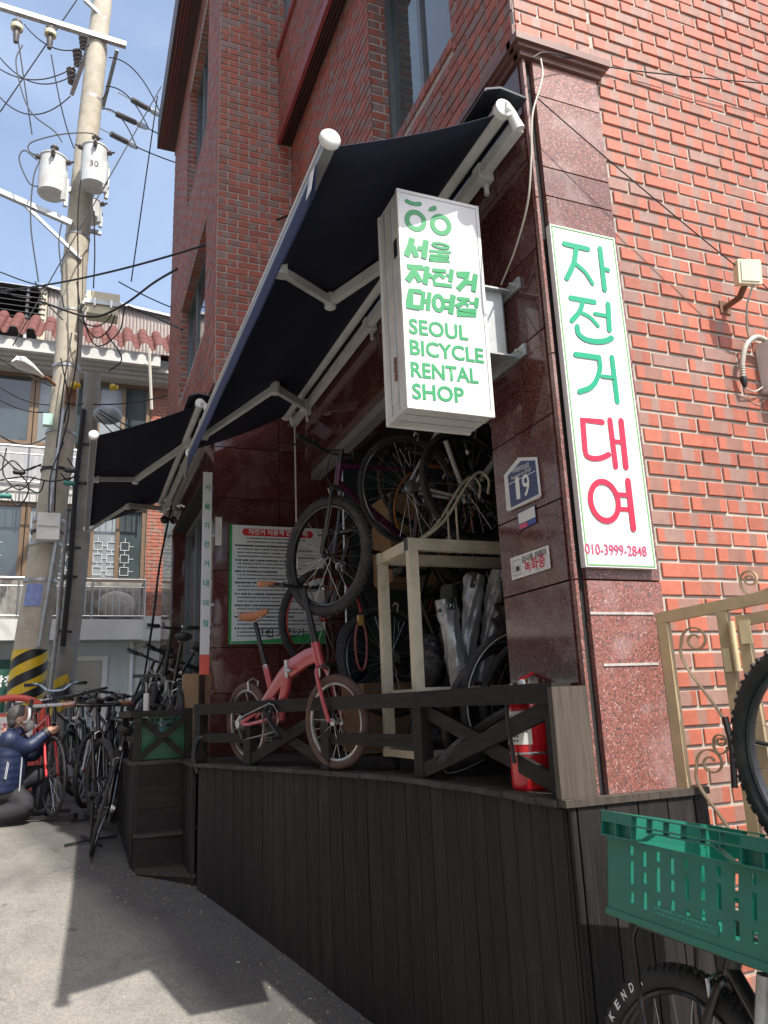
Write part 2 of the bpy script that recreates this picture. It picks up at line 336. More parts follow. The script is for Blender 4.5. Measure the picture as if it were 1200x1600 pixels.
    def mesh(s, name, off=None, smooth=True, ang=38):
        me = bpy.data.meshes.new(name); o = off or V((0, 0, 0))
        me.from_pydata([(x.x-o.x, x.y-o.y, x.z-o.z) for x in s.v], [], s.f); me.update()
        if smooth: me.shade_smooth(); me.set_sharp_from_angle(angle=R(ang))
        return me
    def build(s, name, m, parent=None, smooth=True, ang=38):
        return obj(name, s.mesh(name, OFF.get(parent.name) if parent else None, smooth, ang), m, parent)
OFF = {}
def obj(name, me, m=None, parent=None):
    o = bpy.data.objects.new(name, me); C.objects.link(o)
    if m is not None and not me.materials: me.materials.append(m)
    if parent is not None:
        o.parent = parent; OFF[o.name] = OFF.get(parent.name, V((0, 0, 0)))
    return o
def tag(o, label=None, cat=None, group=None, kind=None):
    for k, x in (('label', label), ('category', cat), ('group', group), ('kind', kind)):
        if x: o[k] = x
    return o
def thing(name, label, cat, loc=(0, 0, 0), group=None):
    o = bpy.data.objects.new(name, None); C.objects.link(o); o.location = loc; OFF[o.name] = V(loc); o.empty_display_size = .1
    return tag(o, label, cat, group)
def local(name, label, cat, M, group=None):
    o = bpy.data.objects.new(name, None); C.objects.link(o); o.matrix_world = M; OFF[o.name] = V((0, 0, 0)); o.empty_display_size = .1
    return tag(o, label, cat, group)
def copy_tree(o, parent=None):
    c = o.copy(); C.objects.link(c); c.parent = parent; OFF[c.name] = OFF.get(o.name)
    for ch in o.children: copy_tree(ch, c)
    return c
def catenary(p, q, sag, n=12):
    p, q = V(p), V(q); return [p.lerp(q, i/n)-V((0, 0, sag*4*(i/n)*(1-i/n))) for i in range(n+1)]
def bez(pts, n=8):
    """Catmull-Rom through points"""
    p = [V(x) for x in pts]; p = [p[0]*2-p[1]]+p+[p[-1]*2-p[-2]]; out = []
    for i in range(1, len(p)-2):
        for k in range(n):
            t = k/n; a, b, c, d = p[i-1], p[i], p[i+1], p[i+2]
            out.append(.5*((2*b)+(c-a)*t+(2*a-5*b+4*c-d)*t*t+(3*b-a-3*c+d)*t**3))
    return out+[p[-2]]
# ---- lettering: text turned to mesh, set into a plane
def text_mesh(s, bold=0.0):
    cu = bpy.data.curves.new('lettering', 'FONT'); cu.body = s; cu.size = 1; cu.offset = bold; cu.resolution_u = 3
    o = bpy.data.objects.new('lettering', cu); C.objects.link(o); dg = bpy.context.evaluated_depsgraph_get(); dg.update()
    me = bpy.data.meshes.new_from_object(o.evaluated_get(dg)); bpy.data.objects.remove(o); return me
def letters(s, m, parent, left, right, nrm, bold=0., lift=.0015, tall=None, up=(0, 0, 1)):
    """the words s along the line left->right, scaled to span it; tall = cap height, else in proportion"""
    me = text_mesh(s, bold); xs = [v.co.x for v in me.vertices]; ys = [v.co.y for v in me.vertices]
    left, right, nrm = V(left), V(right), V(nrm).normalized(); u = (right-left); L = u.length; u.normalize()
    vv = V(up)-nrm*V(up).dot(nrm); vv.normalize()
    sx = L/(max(xs)-min(xs)); sy = tall/(max(ys)-min(ys)) if tall else sx
    off = OFF.get(parent.name, V((0, 0, 0)))
    for q in me.vertices:
        q.co = left+u*((q.co.x-min(xs))*sx)+vv*((q.co.y-(min(ys) if tall else 0))*sy)+nrm*lift-off
    me.materials.clear(); me.materials.append(m); me.name = 'lettering'; return obj('lettering', me, None, parent)
_lift = [0]
def stroke(mb, pts, wd, nrm, round_=True, closed=False):
    """a flat painted stroke through plane points"""
    nrm = V(nrm).normalized(); p = [V(x) for x in pts]; m = len(p); _lift[0] = (_lift[0]+1) % 9
    lf = nrm*(.0012+.00022*_lift[0]); k = len(mb.v)
    for i in range(m):
        if closed: t = p[(i+1) % m]-p[i-1]
        else: t = p[min(i+1, m-1)]-p[max(i-1, 0)]
        t.normalize(); sd = t.cross(nrm)
        if 0 < i < m-1 or closed:
            t2 = (p[(i+1) % m]-p[i]).normalized(); c = max(.5, abs(t2.cross(nrm).dot(sd))); sd = sd/c
        mb.v += [p[i]+sd*wd/2+lf, p[i]-sd*wd/2+lf]
    for i in range(m if closed else m-1):
        a, b = k+2*i, k+2*((i+1) % m); mb.f.append((a, b, b+1, a+1))
    if round_ and not closed:
        for e, d in ((0, p[0]-p[1]), (m-1, p[-1]-p[-2])):
            d.normalize(); sd = d.cross(nrm); kk = len(mb.v)
            for j in range(9):
                th = -math.pi/2+math.pi*j/8; mb.v.append(p[e]+(d*math.cos(th)+sd*math.sin(th))*wd/2+lf)
            mb.f.append(tuple(kk+j for j in range(9)))
# ---- brickwork: real bricks standing proud of the mortar
BL, BH, PU, PV = .182, .0555, .194, .069
def brick_rects(u0, u1, v0, v1, pu, pv, holes=(), su=None):
    out = []; j0 = math.floor((v0-pv)/PV); j = j0
    while pv+j*PV < v1-.01:
        b = pv+j*PV; vb, vt = max(b, v0), min(b+BH, v1)
        if vt-vb > .012:
            sh = pu+(PU/2 if j % 2 else 0); i = math.floor((u0-sh)/PU)-1
            while sh+i*PU < u1:
                a = sh+i*PU; spans = [(max(a, u0), min(a+BL, u1))]
                for (h0, h1, g0, g1) in holes:
                    if vt > g0+.005 and vb < g1-.005:
                        ns = []
                        for s0, s1 in spans:
                            if s1 <= h0 or s0 >= h1: ns.append((s0, s1)); continue
                            if s0 < h0: ns.append((s0, h0))
                            if s1 > h1: ns.append((h1, s1))
                        spans = ns
                for s0, s1 in spans:
                    if s1-s0 > .018: out.append((s0, s1, vb, vt, (s0-a)/BL, (s1-a)/BL, (i*2+(j % 2))*.37+j*1.913))
                i += 1
        j += 1
    return out
def brick_mesh(name, rects, O, U, Vv, Nn, proud=.007, off=V((0, 0, 0)), inset=.03):
    O, U, Vv, Nn = V(O), V(U), V(Vv), V(Nn); vs = []; fs = []; bu = []; br = []
    for (s0, s1, v0, v1, b0, b1, rr) in rects:
        rnd = random.Random(rr*77.7).random(); p = proud+random.uniform(-.0018, .0022); k = len(vs); ch = .0025
        for (d, c) in ((-inset, 0), (p-ch, 0), (p, ch)):
            for (a, b, q) in ((s0+c, v0+c, b0), (s1-c, v0+c, b1), (s1-c, v1-c, b1), (s0+c, v1-c, b0)):
                vs.append(O+U*a+Vv*b+Nn*d-off); bu.append(q); br.append(rnd)
        for z in (0, 4):
            for e in range(4): fs.append((k+z+e, k+z+(e+1) % 4, k+z+4+(e+1) % 4, k+z+4+e))
        fs.append((k+8, k+9, k+10, k+11))
    me = bpy.data.meshes.new(name); me.from_pydata(vs, [], fs)
    if U.cross(Vv).dot(Nn) < 0: me.flip_normals()
    for nm, dat in (('bu', bu), ('br', br)):
        a = me.attributes.new(nm, 'FLOAT', 'POINT'); a.data.foreach_set('value', dat)
    me.update(); return me

# ================================================================== GROUND
GY = [-400, -3, 2, 3, 3.8, 5.5, 6.05, 6.5, 7.7, 10, 14, 20, 60, 400]; GH = [-1.45, -1.45, -1.45, -1.455, -1.45, -1.07, -1.02, -.96, -.87, -.77, -.62, -.5, -.3, -.3]
def gh(x, y):
    for i in range(len(GY)-1):
        if y <= GY[i+1]:
            t = (y-GY[i])/(GY[i+1]-GY[i]); return GH[i]+(GH[i+1]-GH[i])*t
    return GH[-1]
def ghs(x, y): return sum(gh(x, y+d) for d in (-.3, -.15, 0, .15, .3))/5 + .008*math.sin(x*2.3+y*1.1)*math.sin(y*1.7)
gx = [-400, -120, -40, -15, -8]+[-5+.2*i for i in range(36)]+[2.6, 4, 8, 15, 40, 120, 400]
gy = [-400, -100, -30, -10, -4, -2, -1]+[.2*i for i in range(76)]+[16, 18, 22, 30, 60, 150, 400]
mb = MB(); mb.v = [V((x, y, ghs(x, y))) for y in gy for x in gx]
mb.f = [(j*len(gx)+i, j*len(gx)+i+1, (j+1)*len(gx)+i+1, (j+1)*len(gx)+i) for j in range(len(gy)-1) for i in range(len(gx)-1)]
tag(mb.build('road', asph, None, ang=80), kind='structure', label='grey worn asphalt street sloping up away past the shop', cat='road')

# ================================================================== THE BRICK BUILDING
XF, XB, YW, YB = 1.65, .955, 2.30, 6.03          # street face, bay face, side wall, bay flank
ZD = -.33                                        # deck level
B = thing('brick_building', 'red brick shop building with dark red granite ground floor and navy awnings', 'building', (2.0, 3.0, -1.0))
def bx(name, a, b, m, parent=None, **k): return MB().box(a, b).build(name, m, parent or B, smooth=False)
# --- side wall in the sun: mortar bed, then bricks one by one
HT = 9.75
wall = bx('side_wall', (2.06, YW, -2), (6.5, YW+.2, HT), mortar)
pu = onY(1058, 648, YW).x+.005; pv = onY(1110, 904, YW).z
rects = brick_rects(2.052, 6.4, -1.5, HT, pu, pv)
upper = brick_rects(XF+.004, 2.052, 2.75, HT, pu, pv)
def vis(r):
    p = V(((r[0]+r[1])/2, YW, (r[2]+r[3])/2)); z = p.dot(_f); x = 600+FPX*p.dot(_r)/z; y = 800-FPX*p.dot(_u)/z
    near = 1/p.length
    hid = (x < 1245 and y > 1260) or (x > 1160 and y > 1090)
    return near if (-10 < x < 1215 and -10 < y < 1500 and not hid) else -1
allr = sorted(rects+[r for r in upper], key=vis, reverse=True)
offB = OFF[B.name]
share = {}
cnt = 0; rest = []
for r in allr:
    full = abs(r[1]-r[0]-BL) < 1e-4 and abs(r[3]-r[2]-BH) < 1e-4
    if cnt < 298 and vis(r) > 0:
        if full:
            k = random.randrange(26)
            if k not in share:
                share[k] = brick_mesh('brick', [(0, BL, 0, BH, 0, 1, k*3.71)], (0, 0, 0), (1, 0, 0), (0, 0, 1), (0, -1, 0)); share[k].materials.append(brickM)
            o = obj('brick', share[k], None, wall); o.location = V((r[0], YW+random.uniform(-.002, .0015), r[2]))-offB
        else:
            obj('brick', brick_mesh('brick', [r], (0, YW, 0), (1, 0, 0), (0, 0, 1), (0, -1, 0), off=offB), brickM, wall)
        cnt += 1
    else: rest.append(r)
tag(obj('brickwork', brick_mesh('brickwork', rest, (0, YW, 0), (1, 0, 0), (0, 0, 1), (0, -1, 0), off=offB), brickM, wall), kind='stuff')
bx('corner_backing', (XF+.2, YW, 2.74), (2.06, YW+.2, HT), mortar, wall)
# --- street face above the awning
wf = bx('street_wall', (XF, YW+.0, 2.75), (XF+.2, 2.85, HT), mortarD)
for a, b in (((XF, 3.98, 2.75), (XF+.2, YB, HT)), ((XF, 2.85, 2.75), (XF+.2, 3.98, 3.36)), ((XF, 2.85, 5.05), (XF+.2, 3.98, HT))): bx('wall_backing', a, b, mortarD, wf)
fr = brick_rects(-YB, -YW-.004, 2.75, HT, -2.31, pv, holes=[(-3.98, -2.85, 3.36, 5.05), (-3.99, -2.84, 3.29, 3.365)])
tag(obj('brickwork', brick_mesh('brickwork', fr, (XF, 0, 0), (0, -1, 0), (0, 0, 1), (-1, 0, 0), off=offB), brickD, wf), kind='stuff')
sm = []
for i in range(17):  # soldier course under the window
    y = 2.845+i*.0672
    sm.append((y, y+.0575, 3.295, 3.357, .1, .4, i*1.77))
tag(obj('soldier_course', brick_mesh('soldier_course', [(-r[1], -r[0])+r[2:] for r in sm], (XF, 0, 0), (0, -1, 0), (0, 0, 1), (-1, 0, 0), proud=.012, off=offB), brickD, wf), kind='stuff')
# window with deep brick reveals
rv = brick_rects(XF+.004, XF+.17, 3.36, 5.05, XF-.1, pv)
tag(obj('window_reveal', brick_mesh('window_reveal', rv, (0, 3.98, 0), (1, 0, 0), (0, 0, 1), (0, -1, 0), off=offB, proud=.004, inset=.01), brickD, wf), kind='stuff')
def window(parent, name, O, U, Vv, Nn, wd, ht, fm, gm, splits=(.5,), bar=.045, depth=.05):
    O, U, Vv, Nn = V(O), V(U), V(Vv), V(Nn); f = MB()
    def bb(a, b, c, d, n0, n1): f.hexa([O+U*a+Vv*c+Nn*n0, O+U*b+Vv*c+Nn*n0, O+U*b+Vv*d+Nn*n0, O+U*a+Vv*d+Nn*n0, O+U*a+Vv*c+Nn*n1, O+U*b+Vv*c+Nn*n1, O+U*b+Vv*d+Nn*n1, O+U*a+Vv*d+Nn*n1])
    bb(0, bar, 0, ht, 0, depth); bb(wd-bar, wd, 0, ht, 0, depth); bb(bar, wd-bar, 0, bar, .001, depth-.001); bb(bar, wd-bar, ht-bar, ht, .001, depth-.001)
    for s in splits: bb(wd*s-bar*.5, wd*s+bar*.5, bar, ht-bar, .002, depth-.004)
    fo = f.build(name, fm, parent, smooth=False); xs = [bar]+[wd*s for s in splits]+[wd-bar]
    for i in range(len(xs)-1):
        g = MB(); a, b = xs[i]+(bar*.5 if i else 0)-.004, xs[i+1]-(bar*.5 if i < len(xs)-2 else 0)+.004; d = .012+.008*(i % 2)
        g.hexa([O+U*a+Vv*(bar-.004)+Nn*d, O+U*b+Vv*(bar-.004)+Nn*d, O+U*b+Vv*(ht-bar+.004)+Nn*d, O+U*a+Vv*(ht-bar+.004)+Nn*d]+
               [O+U*a+Vv*(bar-.004)+Nn*(d+.006), O+U*b+Vv*(bar-.004)+Nn*(d+.006), O+U*b+Vv*(ht-bar+.004)+Nn*(d+.006), O+U*a+Vv*(ht-bar+.004)+Nn*(d+.006)])
        g.build('pane', gm[i % len(gm)] if isinstance(gm, list) else gm, fo, smooth=False)
    return fo
window(B, 'window', (XF+.17, 3.975, 3.365), (0, -1, 0), (0, 0, 1), (-1, 0, 0), 1.12, 1.68, frameD, [glassT, glassD], (.46,))
# --- balcony over the awning: brick parapet, maroon band, ribbed soffit
ZB = 5.19; bal = bx('balcony', (1.53, 2.6, ZB+.1), (XF-.001, YB, ZB+1.05), mortarD)
bf = brick_rects(-YB, -2.6, ZB+.12, ZB+1.0, -2.55, pv)
tag(obj('brickwork', brick_mesh('brickwork', bf, (1.53, 0, 0), (0, -1, 0), (0, 0, 1), (-1, 0, 0), off=offB), brickD, bal), kind='stuff')
bx('band', (1.505, 2.58, ZB), (1.535, YB+.002, ZB+.115), redtrim, bal); bx('coping', (1.5, 2.58, ZB+1.0), (XF, YB+.003, ZB+1.08), redtrim, bal)
sf = MB(); sf.box((1.54, 2.6, ZB+.02), (XF+.002, YB, ZB+.09))
for i in range(4): x = 1.548+i*.026; sf.box((x, 2.6, ZB+.004), (x+.015, YB, ZB+.021))
sf.build('soffit', soffM, bal, smooth=False)
window(B, 'window', (XF-.012, YB-.004, ZB+1.1), (0, -1, 0), (0, 0, 1), (-1, 0, 0), 2.2, 1.6, frameD, [glassC, glassD], (.33, .66))
# --- the bay: flank towards the viewer, front over the street
YE = 9.92; ZG = 2.68
wb = bx('bay_flank', (XB+.2, YB, ZG), (XF+.5, YB+.2, HT), mortarD)
r2 = brick_rects(XB+.004, XF, ZG, HT, XB-.1, pv)
tag(obj('brickwork', brick_mesh('brickwork', r2, (0, YB, 0), (1, 0, 0), (0, 0, 1), (0, -1, 0), off=offB), brickD, wb), kind='stuff')
wh = [(6.64, 8.65, 3.5, 4.75), (6.75, 8.3, 5.9, 7.62)]
ws = bx('bay_front', (XB, YB, ZG), (XB+.2, 6.64, HT), mortarD)
for a, b in (((XB, 8.65, ZG), (XB+.2, YE, HT)), ((XB, 6.64, ZG), (XB+.2, 8.65, 3.5)), ((XB, 6.64, 4.75), (XB+.2, 8.65, 5.9)), ((XB, 6.64, 7.62), (XB+.2, 8.65, HT)), ((XB, 6.64, 5.9), (XB+.2, 6.75, 7.62)), ((XB, 8.3, 5.9), (XB+.2, 8.65, 7.62))): bx('wall_backing', a, b, mortarD, ws)
r3 = brick_rects(-YE, -YB-.004, ZG, HT, -YB+.01, pv, holes=[(-b, -a, c, d) for a, b, c, d in wh])
tag(obj('brickwork', brick_mesh('brickwork', r3, (XB, 0, 0), (0, -1, 0), (0, 0, 1), (-1, 0, 0), off=offB), brickD, ws), kind='stuff')
for (a, b, c, d) in wh:
    rv = brick_rects(XB+.003, XB+.14, c, d, XB-.09, pv)
    tag(obj('window_reveal', brick_mesh('window_reveal', rv, (0, b, 0), (1, 0, 0), (0, 0, 1), (0, -1, 0), off=offB, proud=.004, inset=.01), brickD, ws), kind='stuff')
    rl = [(-y-.0575, -y, XB+.004, XB+.14, .2, .5, y*3.3) for y in [a+.067*i for i in range(int((b-a)/.067))]]
    tag(obj('lintel_course', brick_mesh('lintel_course', rl, (0, 0, d), (0, -1, 0), (1, 0, 0), (0, 0, -1), off=offB, proud=.004, inset=.004), brickD, ws), kind='stuff')
    window(B, 'window', (XB+.14, b-.003, c+.005), (0, -1, 0), (0, 0, 1), (-1, 0, 0), b-a-.006, d-c-.012, frameD, [glassD, glassT, glassD], (.34, .67))
ev = MB(); ev.box((.69, 6.75, 8.02), (XB+.04, YE+.04, 8.5)); ev.build('eave_box', soffM, B, smooth=False)
for i in range(3): bx('eave_rib', (.735+i*.035, 6.77, 8.004), (.742+i*.035, YE+.02, 8.022), redtrim)
bx('eave_trim', (XB-.012, 6.72, 7.98), (XB+.03, YE+.06, 8.021), mat('pink trim', (.34, .2, .18), .6))
bx('roof_slab', (XB, YW+.05, HT+.002), (6.5, YE, HT+.2), concrete)
bx('rear_wall', (XB+.2, YE, -1.2), (6.5, YE+.2, HT), mortarD)
# --- granite ground floor
def slabs(name, O, U, Nn, u0, u1, zs, m, cols=(0, 1), t=.02):
    """polished slabs with open joints"""
    O, U, Nn = V(O), V(U), V(Nn)
    for ci in range(len(cols)-1):
        a = u0+(u1-u0)*cols[ci]+.0015; b = u0+(u1-u0)*cols[ci+1]-.0015
        for i in range(len(zs)-1):
            q = MB(); z0, z1 = zs[i]+.0015, zs[i+1]-.0015; dd = random.uniform(0, .0012); ch = .002
            A = [O+U*a+V((0, 0, z0)), O+U*b+V((0, 0, z0)), O+U*b+V((0, 0, z1)), O+U*a+V((0, 0, z1))]
            Bq = [p+Nn*(t+dd) for p in (A[0]+(A[1]-A[0]).normalized()*ch+V((0, 0, ch)), A[1]+(A[0]-A[1]).normalized()*ch+V((0, 0, ch)), A[2]+(A[0]-A[1]).normalized()*ch-V((0, 0, ch)), A[3]+(A[1]-A[0]).normalized()*ch-V((0, 0, ch)))]
            q.hexa(A+Bq); q.build(name, m, B, smooth=False)
bx('pillar_core', (XF+.02, YW-.001, ZD-.6), (2.045, 2.755, 2.74), dark)
slabs('granite_slab', (0, YW-.005, 0), (1, 0, 0), (0, -1, 0), 1.703, 2.046, [ZD, .41, 1.0, 1.6, 2.02, 2.16, 2.52, 2.695], granS)
slabs('granite_trim', (0, YW-.005, 0), (1, 0, 0), (0, -1, 0), 1.652, 1.672, [ZD, .41, 1.3, 2.0, 2.695], granS)
slabs('granite_slab', (XF+.02, 0, 0), (0, -1, 0), (-1, 0, 0), -2.77, -2.302, [ZD, .41, .72, 1.06, 1.42, 1.78, 2.2, 2.695], gran)
slabs('granite_slab', (0, 2.757, 0), (1, 0, 0), (0, 1, 0), XF+.02, 2.03, [ZD, .41, 1.06, 1.6], gran)
cp = MB()
for i, (z0, z1, o) in enumerate(((2.697, 2.725, .012), (2.7255, 2.745, .03), (2.7455, 2.78, .045))): cp.box((XF-o, YW-.028-o, z0), (2.05+o, YW+.01, z1)); cp.box((XF-o, YW-.02, z0+.0004), (XF+.03, 2.9, z1-.0004))
cp.build('capital', mat('brown stone moulding', (.17, .085, .07), .5, var=.15), B, smooth=False)
# lintel over the shop opening
bx('lintel_core', (XF+.02, 2.757, 1.96), (XF+.3, YB-.02, 2.75), dark)
slabs('granite_slab', (XF+.02, 0, 0), (0, -1, 0), (-1, 0, 0), -6.0, -2.772, [1.96, 2.18, 2.4, 2.745], gran, cols=(0, .2, .4, .6, .8, 1))
bx('lintel_soffit', (XF+.003, 2.775, 1.94), (XF+.32, 5.97, 1.962), gran)
bx('shutter_rail', (XF+.12, 2.78, 1.87), (XF+.2, 5.97, 1.938), grey_alu)
# bay granite: flank and front with a dark doorway
bx('bay_core', (XB+.02, YB-.03, ZD-.6), (XF+.4, YB+.1, ZG-.003), dark)
slabs('granite_slab', (0, YB-.031, 0), (1, 0, 0), (0, -1, 0), XB, XF+.38, [ZD, .13, .47, 1.07, 1.67, 2.1, 2.68], gran, cols=(0, .5, 1))
zz = [ZD-.25, .47, 1.07, 1.67, 2.05]
slabs('granite_slab', (XB+.02, 0, 0), (0, -1, 0), (-1, 0, 0), -6.55, -6.0, zz, gran)
slabs('granite_slab', (XB+.02, 0, 0), (0, -1, 0), (-1, 0, 0), -YE, -8.9, zz, gran)
slabs('granite_slab', (XB+.02, 0, 0), (0, -1, 0), (-1, 0, 0), -YE, -6.0, [2.05, 2.4, 2.675], gran, cols=(0, .2, .4, .6, .8, 1))
bx('bay_front_core', (XB+.021, YB+.1, ZG-.66), (XB+.24, YE, ZG-.004), dark); bx('bay_post_core', (XB+.021, 8.91, ZD-.3), (XB+.24, YE, 2.03), dark); bx('bay_post_core', (XB+.021, YB+.1, ZD-.3), (XB+.24, 6.54, 2.03), dark)
window(B, 'shop_door', (XB+.2, 8.9, ZD), (0, -1, 0), (0, 0, 1), (-1, 0, 0), 2.35, 2.34, frameD, glassD, (.35, .68), bar=.06)
slabs('granite_slab', (0, 8.902, 0), (1, 0, 0), (0, -1, 0), XB+.02, XB+.22, [ZD, .6, 1.3, 2.04], gran)
# shop interior behind the opening
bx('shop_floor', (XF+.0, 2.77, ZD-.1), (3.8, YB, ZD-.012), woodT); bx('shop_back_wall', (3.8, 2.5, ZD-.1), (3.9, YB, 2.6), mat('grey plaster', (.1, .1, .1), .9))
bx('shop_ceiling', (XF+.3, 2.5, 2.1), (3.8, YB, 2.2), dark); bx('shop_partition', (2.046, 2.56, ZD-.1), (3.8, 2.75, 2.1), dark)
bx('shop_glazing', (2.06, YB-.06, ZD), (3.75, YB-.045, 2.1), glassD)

# ================================================================== AWNINGS
def awning(label, y0, y1, xw, zw, xf, zf, arms, hood, val=.13):
    """fabric from a roller on the wall down to a front bar, on elbowed arms; xw,zw wall bar, xf,zf front bar"""
    A = thing('awning', label, 'awning', (xw, (y0+y1)/2, zw))
    zr, xr = zw+.06, xw-.07
    def P(a, b):   # a 0..1 along y, b 0 roller .. 1 front
        x = xr+(xf+.03-xr)*b; z = zr+(zf+.02-zr)*b-.018*math.sin(math.pi*b)*(1+.35*math.sin(a*9)); return (x, y0+.05+(y1-y0-.1)*a, z)
    g = MB(); g.grid(P, 26, 14); f = g.build('fabric', navy, A)
    md = f.modifiers.new('thick', 'SOLIDIFY'); md.thickness = .0025
    for a_ in (.34, .67): MB().tube([V(P(a_, b_/14))-V((0, 0, .002)) for b_ in range(15)], .0028, 5).build('seam', navy, A)
    MB().beam((xw, y0+.03, zw), (xw, y1-.03, zw), .045, .05).build('wall_bar', alum, A, smooth=False)
    MB().tube([(xr, y0+.05, zr), (xr, y1-.05, zr)], .035, 14).build('roller', alum, A)
    h = MB(); h.prism([(xw+.035, y0, zw+.13), (xr-.02, y0, zw+.145), (xr-.095, y0, zw+.115), (xr-.1, y0, zw+.1), (xr-.093, y0, zw+.1), (xr-.09, y0, zw+.108), (xr-.02, y0, zw+.135), (xw+.035, y0, zw+.12)], (0, 1, 0), y1-y0)
    if hood: h.build('hood', mat('dark hood metal', (.03, .035, .045), .35, .3), A, smooth=False)
    b = MB(); b.prism([(xf-.022, y0, zf-.036), (xf+.024, y0, zf-.026), (xf+.024, y0, zf+.022), (xf, y0, zf+.034), (xf-.022, y0, zf+.022)], (0, 1, 0), y1-y0); b.build('front_bar', grey_alu, A, smooth=False)
    MB().box((xf-.027, y0+.01, zf-.004), (xf-.0215, y1-.01, zf+.01)).build('bar_groove', alum, A, smooth=False)
    for yy, s in ((y0, -1), (y1, 1)):
        c = MB(); c.lathe((xf, yy, zf), (0, s, 0), [(-.004, .04), (.01, .04), (.019, .033), (.024, .02)], 18); c.build('end_cap', white, A)
    if val:
        v = MB(); v.grid(lambda a, q: (xf-.024-.008*q+.0015*math.sin(a*31)*q, y0+.09+(y1-y0-.12)*a, zf-.038-val*q), 40, 4); vo = v.build('valance', navyV, A)
        md = vo.modifiers.new('thick', 'SOLIDIFY'); md.thickness = .002
        t = MB(); t.prism([(xf-.03, y0+.1, zf-.05), (xf-.035, y0+.135, zf-.05), (xf-.05, y0+.15, zf-.16), (xf-.045, y0+.1, zf-.15)], (1, 0, 0), .0015); t.build('care_tag', whiteL, A, smooth=False)
    for s, e, fr_ in arms:
        s, e, fr_ = V(s), V(e), V(fr_)
        a = MB(); a.beam(s, e, .035, .055).build('arm', alum, A, smooth=False)
        a = MB(); a.beam(e+(fr_-e).normalized()*.01+V((0, 0, .002)), fr_, .03, .045).build('arm', alum, A, smooth=False)
        MB().lathe(e+V((0, 0, -.045)), (0, 0, 1), [(0, .025), (.005, .032), (.085, .032), (.09, .025)], 14).build('elbow', alum, A)
        MB().lathe(s+V((0, 0, -.05)), (0, 0, 1), [(0, .03), (.005, .036), (.095, .036), (.1, .03)], 14).build('shoulder', alum, A)
        MB().box(fr_-V((.02, .03, .03)), fr_+V((.025, .03, .03))).build('arm_mount', alum, A, smooth=False)
    for yy in (y0+.03, y1-.03):
        c = MB(); c.tube(bez([(xr, yy, zr), (xr+.035, yy, zr-.005), (xr+.055, yy, zr-.045), (xw, yy, zw-.02)], 4), [.036, .035, .03, .026, .023, .022, .022, .023, .024, .025, .026, .027, .028], 12); c.build('roller_bracket', white, A)
        MB().lathe((xr, yy-.02, zr), (0, 1, 0), [(0, .03), (.004, .04), (.036, .04), (.04, .03)], 16).build('roller_cap', white, A)
    for k in range(3):
        yy = y0+.35+(y1-y0-.7)*k/2; c = MB(); c.box((xw-.03, yy-.03, zw-.04), (xw+.045, yy+.03, zw+.035)); c.tube([(xw+.02, yy, zw-.05), (xw+.02, yy, zw-.1)], .012, 8); c.build('wall_bracket', alum, A, smooth=False)
    return A
aw1 = awning('long navy retractable awning with blue valance over the shop front', 2.24, 5.9, 1.6, 2.325, .755, 2.0,
       [((1.56, 3.0, 2.3), (1.185, 3.578, 2.15), (.8, 3.144, 2.01)), ((1.56, 5.42, 2.3), (1.178, 4.811, 2.15), (.8, 5.466, 2.0))], True)
aw2 = awning('smaller navy awning beyond, over the far doorway beside the utility pole', 6.12, 9.45, .925, 2.47, .03, 2.155,
       [((.88, 7.0, 2.47), (.46, 7.804, 2.31), (.08, 7.372, 2.165)), ((.88, 9.45, 2.45), (.449, 8.83, 2.305), (.08, 9.474, 2.165))], True, val=.0)
mb = MB(); mb.tube([(1.6, 5.86, 2.29), (1.61, 5.87, 1.2)], .007, 8); mb.tube([(1.61, 5.87, 1.2), (1.61, 5.84, 1.14), (1.61, 5.86, 1.08)], .009, 8)
tag(mb.build('awning_crank', white), 'thin white crank rod hanging down from the long awning', 'crank rod')

# ================================================================== PROJECTING SIGN BOX
YS = 2.5; x0, x1, z0, z1 = 1.129, 1.512, 1.10, 2.075; yb = 2.715
S = thing('sign_box', 'white projecting light box sign lettered SEOUL BICYCLE RENTAL SHOP in green', 'sign', ((x0+x1)/2, 2.6, z0))
MB().box((x0+.004, YS+.004, z0+.004), (x1-.004, yb-.004, z1-.004)).build('case', alum, S, smooth=False)
MB().box((x0+.012, YS+.0005, z0+.012), (x1-.012, YS+.0035, z1-.012)).build('face_panel', signwhite, S, smooth=False)
e = MB(); q = .014
for y0_, y1_ in ((YS-.004, YS+.012), (yb-.012, yb+.004)):
    e.box((x0, y0_, z0), (x0+q, y1_, z1)); e.box((x1-q, y0_, z0), (x1, y1_, z1)); e.box((x0+q, y0_+.001, z0), (x1-q, y1_-.001, z0+q)); e.box((x0+q, y0_+.001, z1-q), (x1-q, y1_-.001, z1))
e.build('edge_trim', white, S, smooth=False)
for yy in (2.575, 2.65): MB().box((x0+.0005, yy, z0+.02), (x0+.006, yy+.003, z1-.02)).build('seam', grey_alu, S, smooth=False); 
for yy in (2.565, 2.64): MB().box((x0+.02, yy, z0+.0005), (x1-.02, yy+.003, z0+.006)).build('seam', grey_alu, S, smooth=False)
MB().box((x0+.001, 2.53, 1.78), (x0+.0045, 2.56, 1.86)).build('sticker', black, S, smooth=False)
MB().box((x0-.001, 2.585, z0+.06), (x0+.003, 2.64, z0+.3)).build('access_door', alum, S, smooth=False)
h = MB(); [h.box((x0-.006, 2.578, z0+.15+k*.035), (x0+.001, 2.596, z0+.178+k*.035)) for k in range(3)]; h.build('hinge', rust, S, smooth=False)
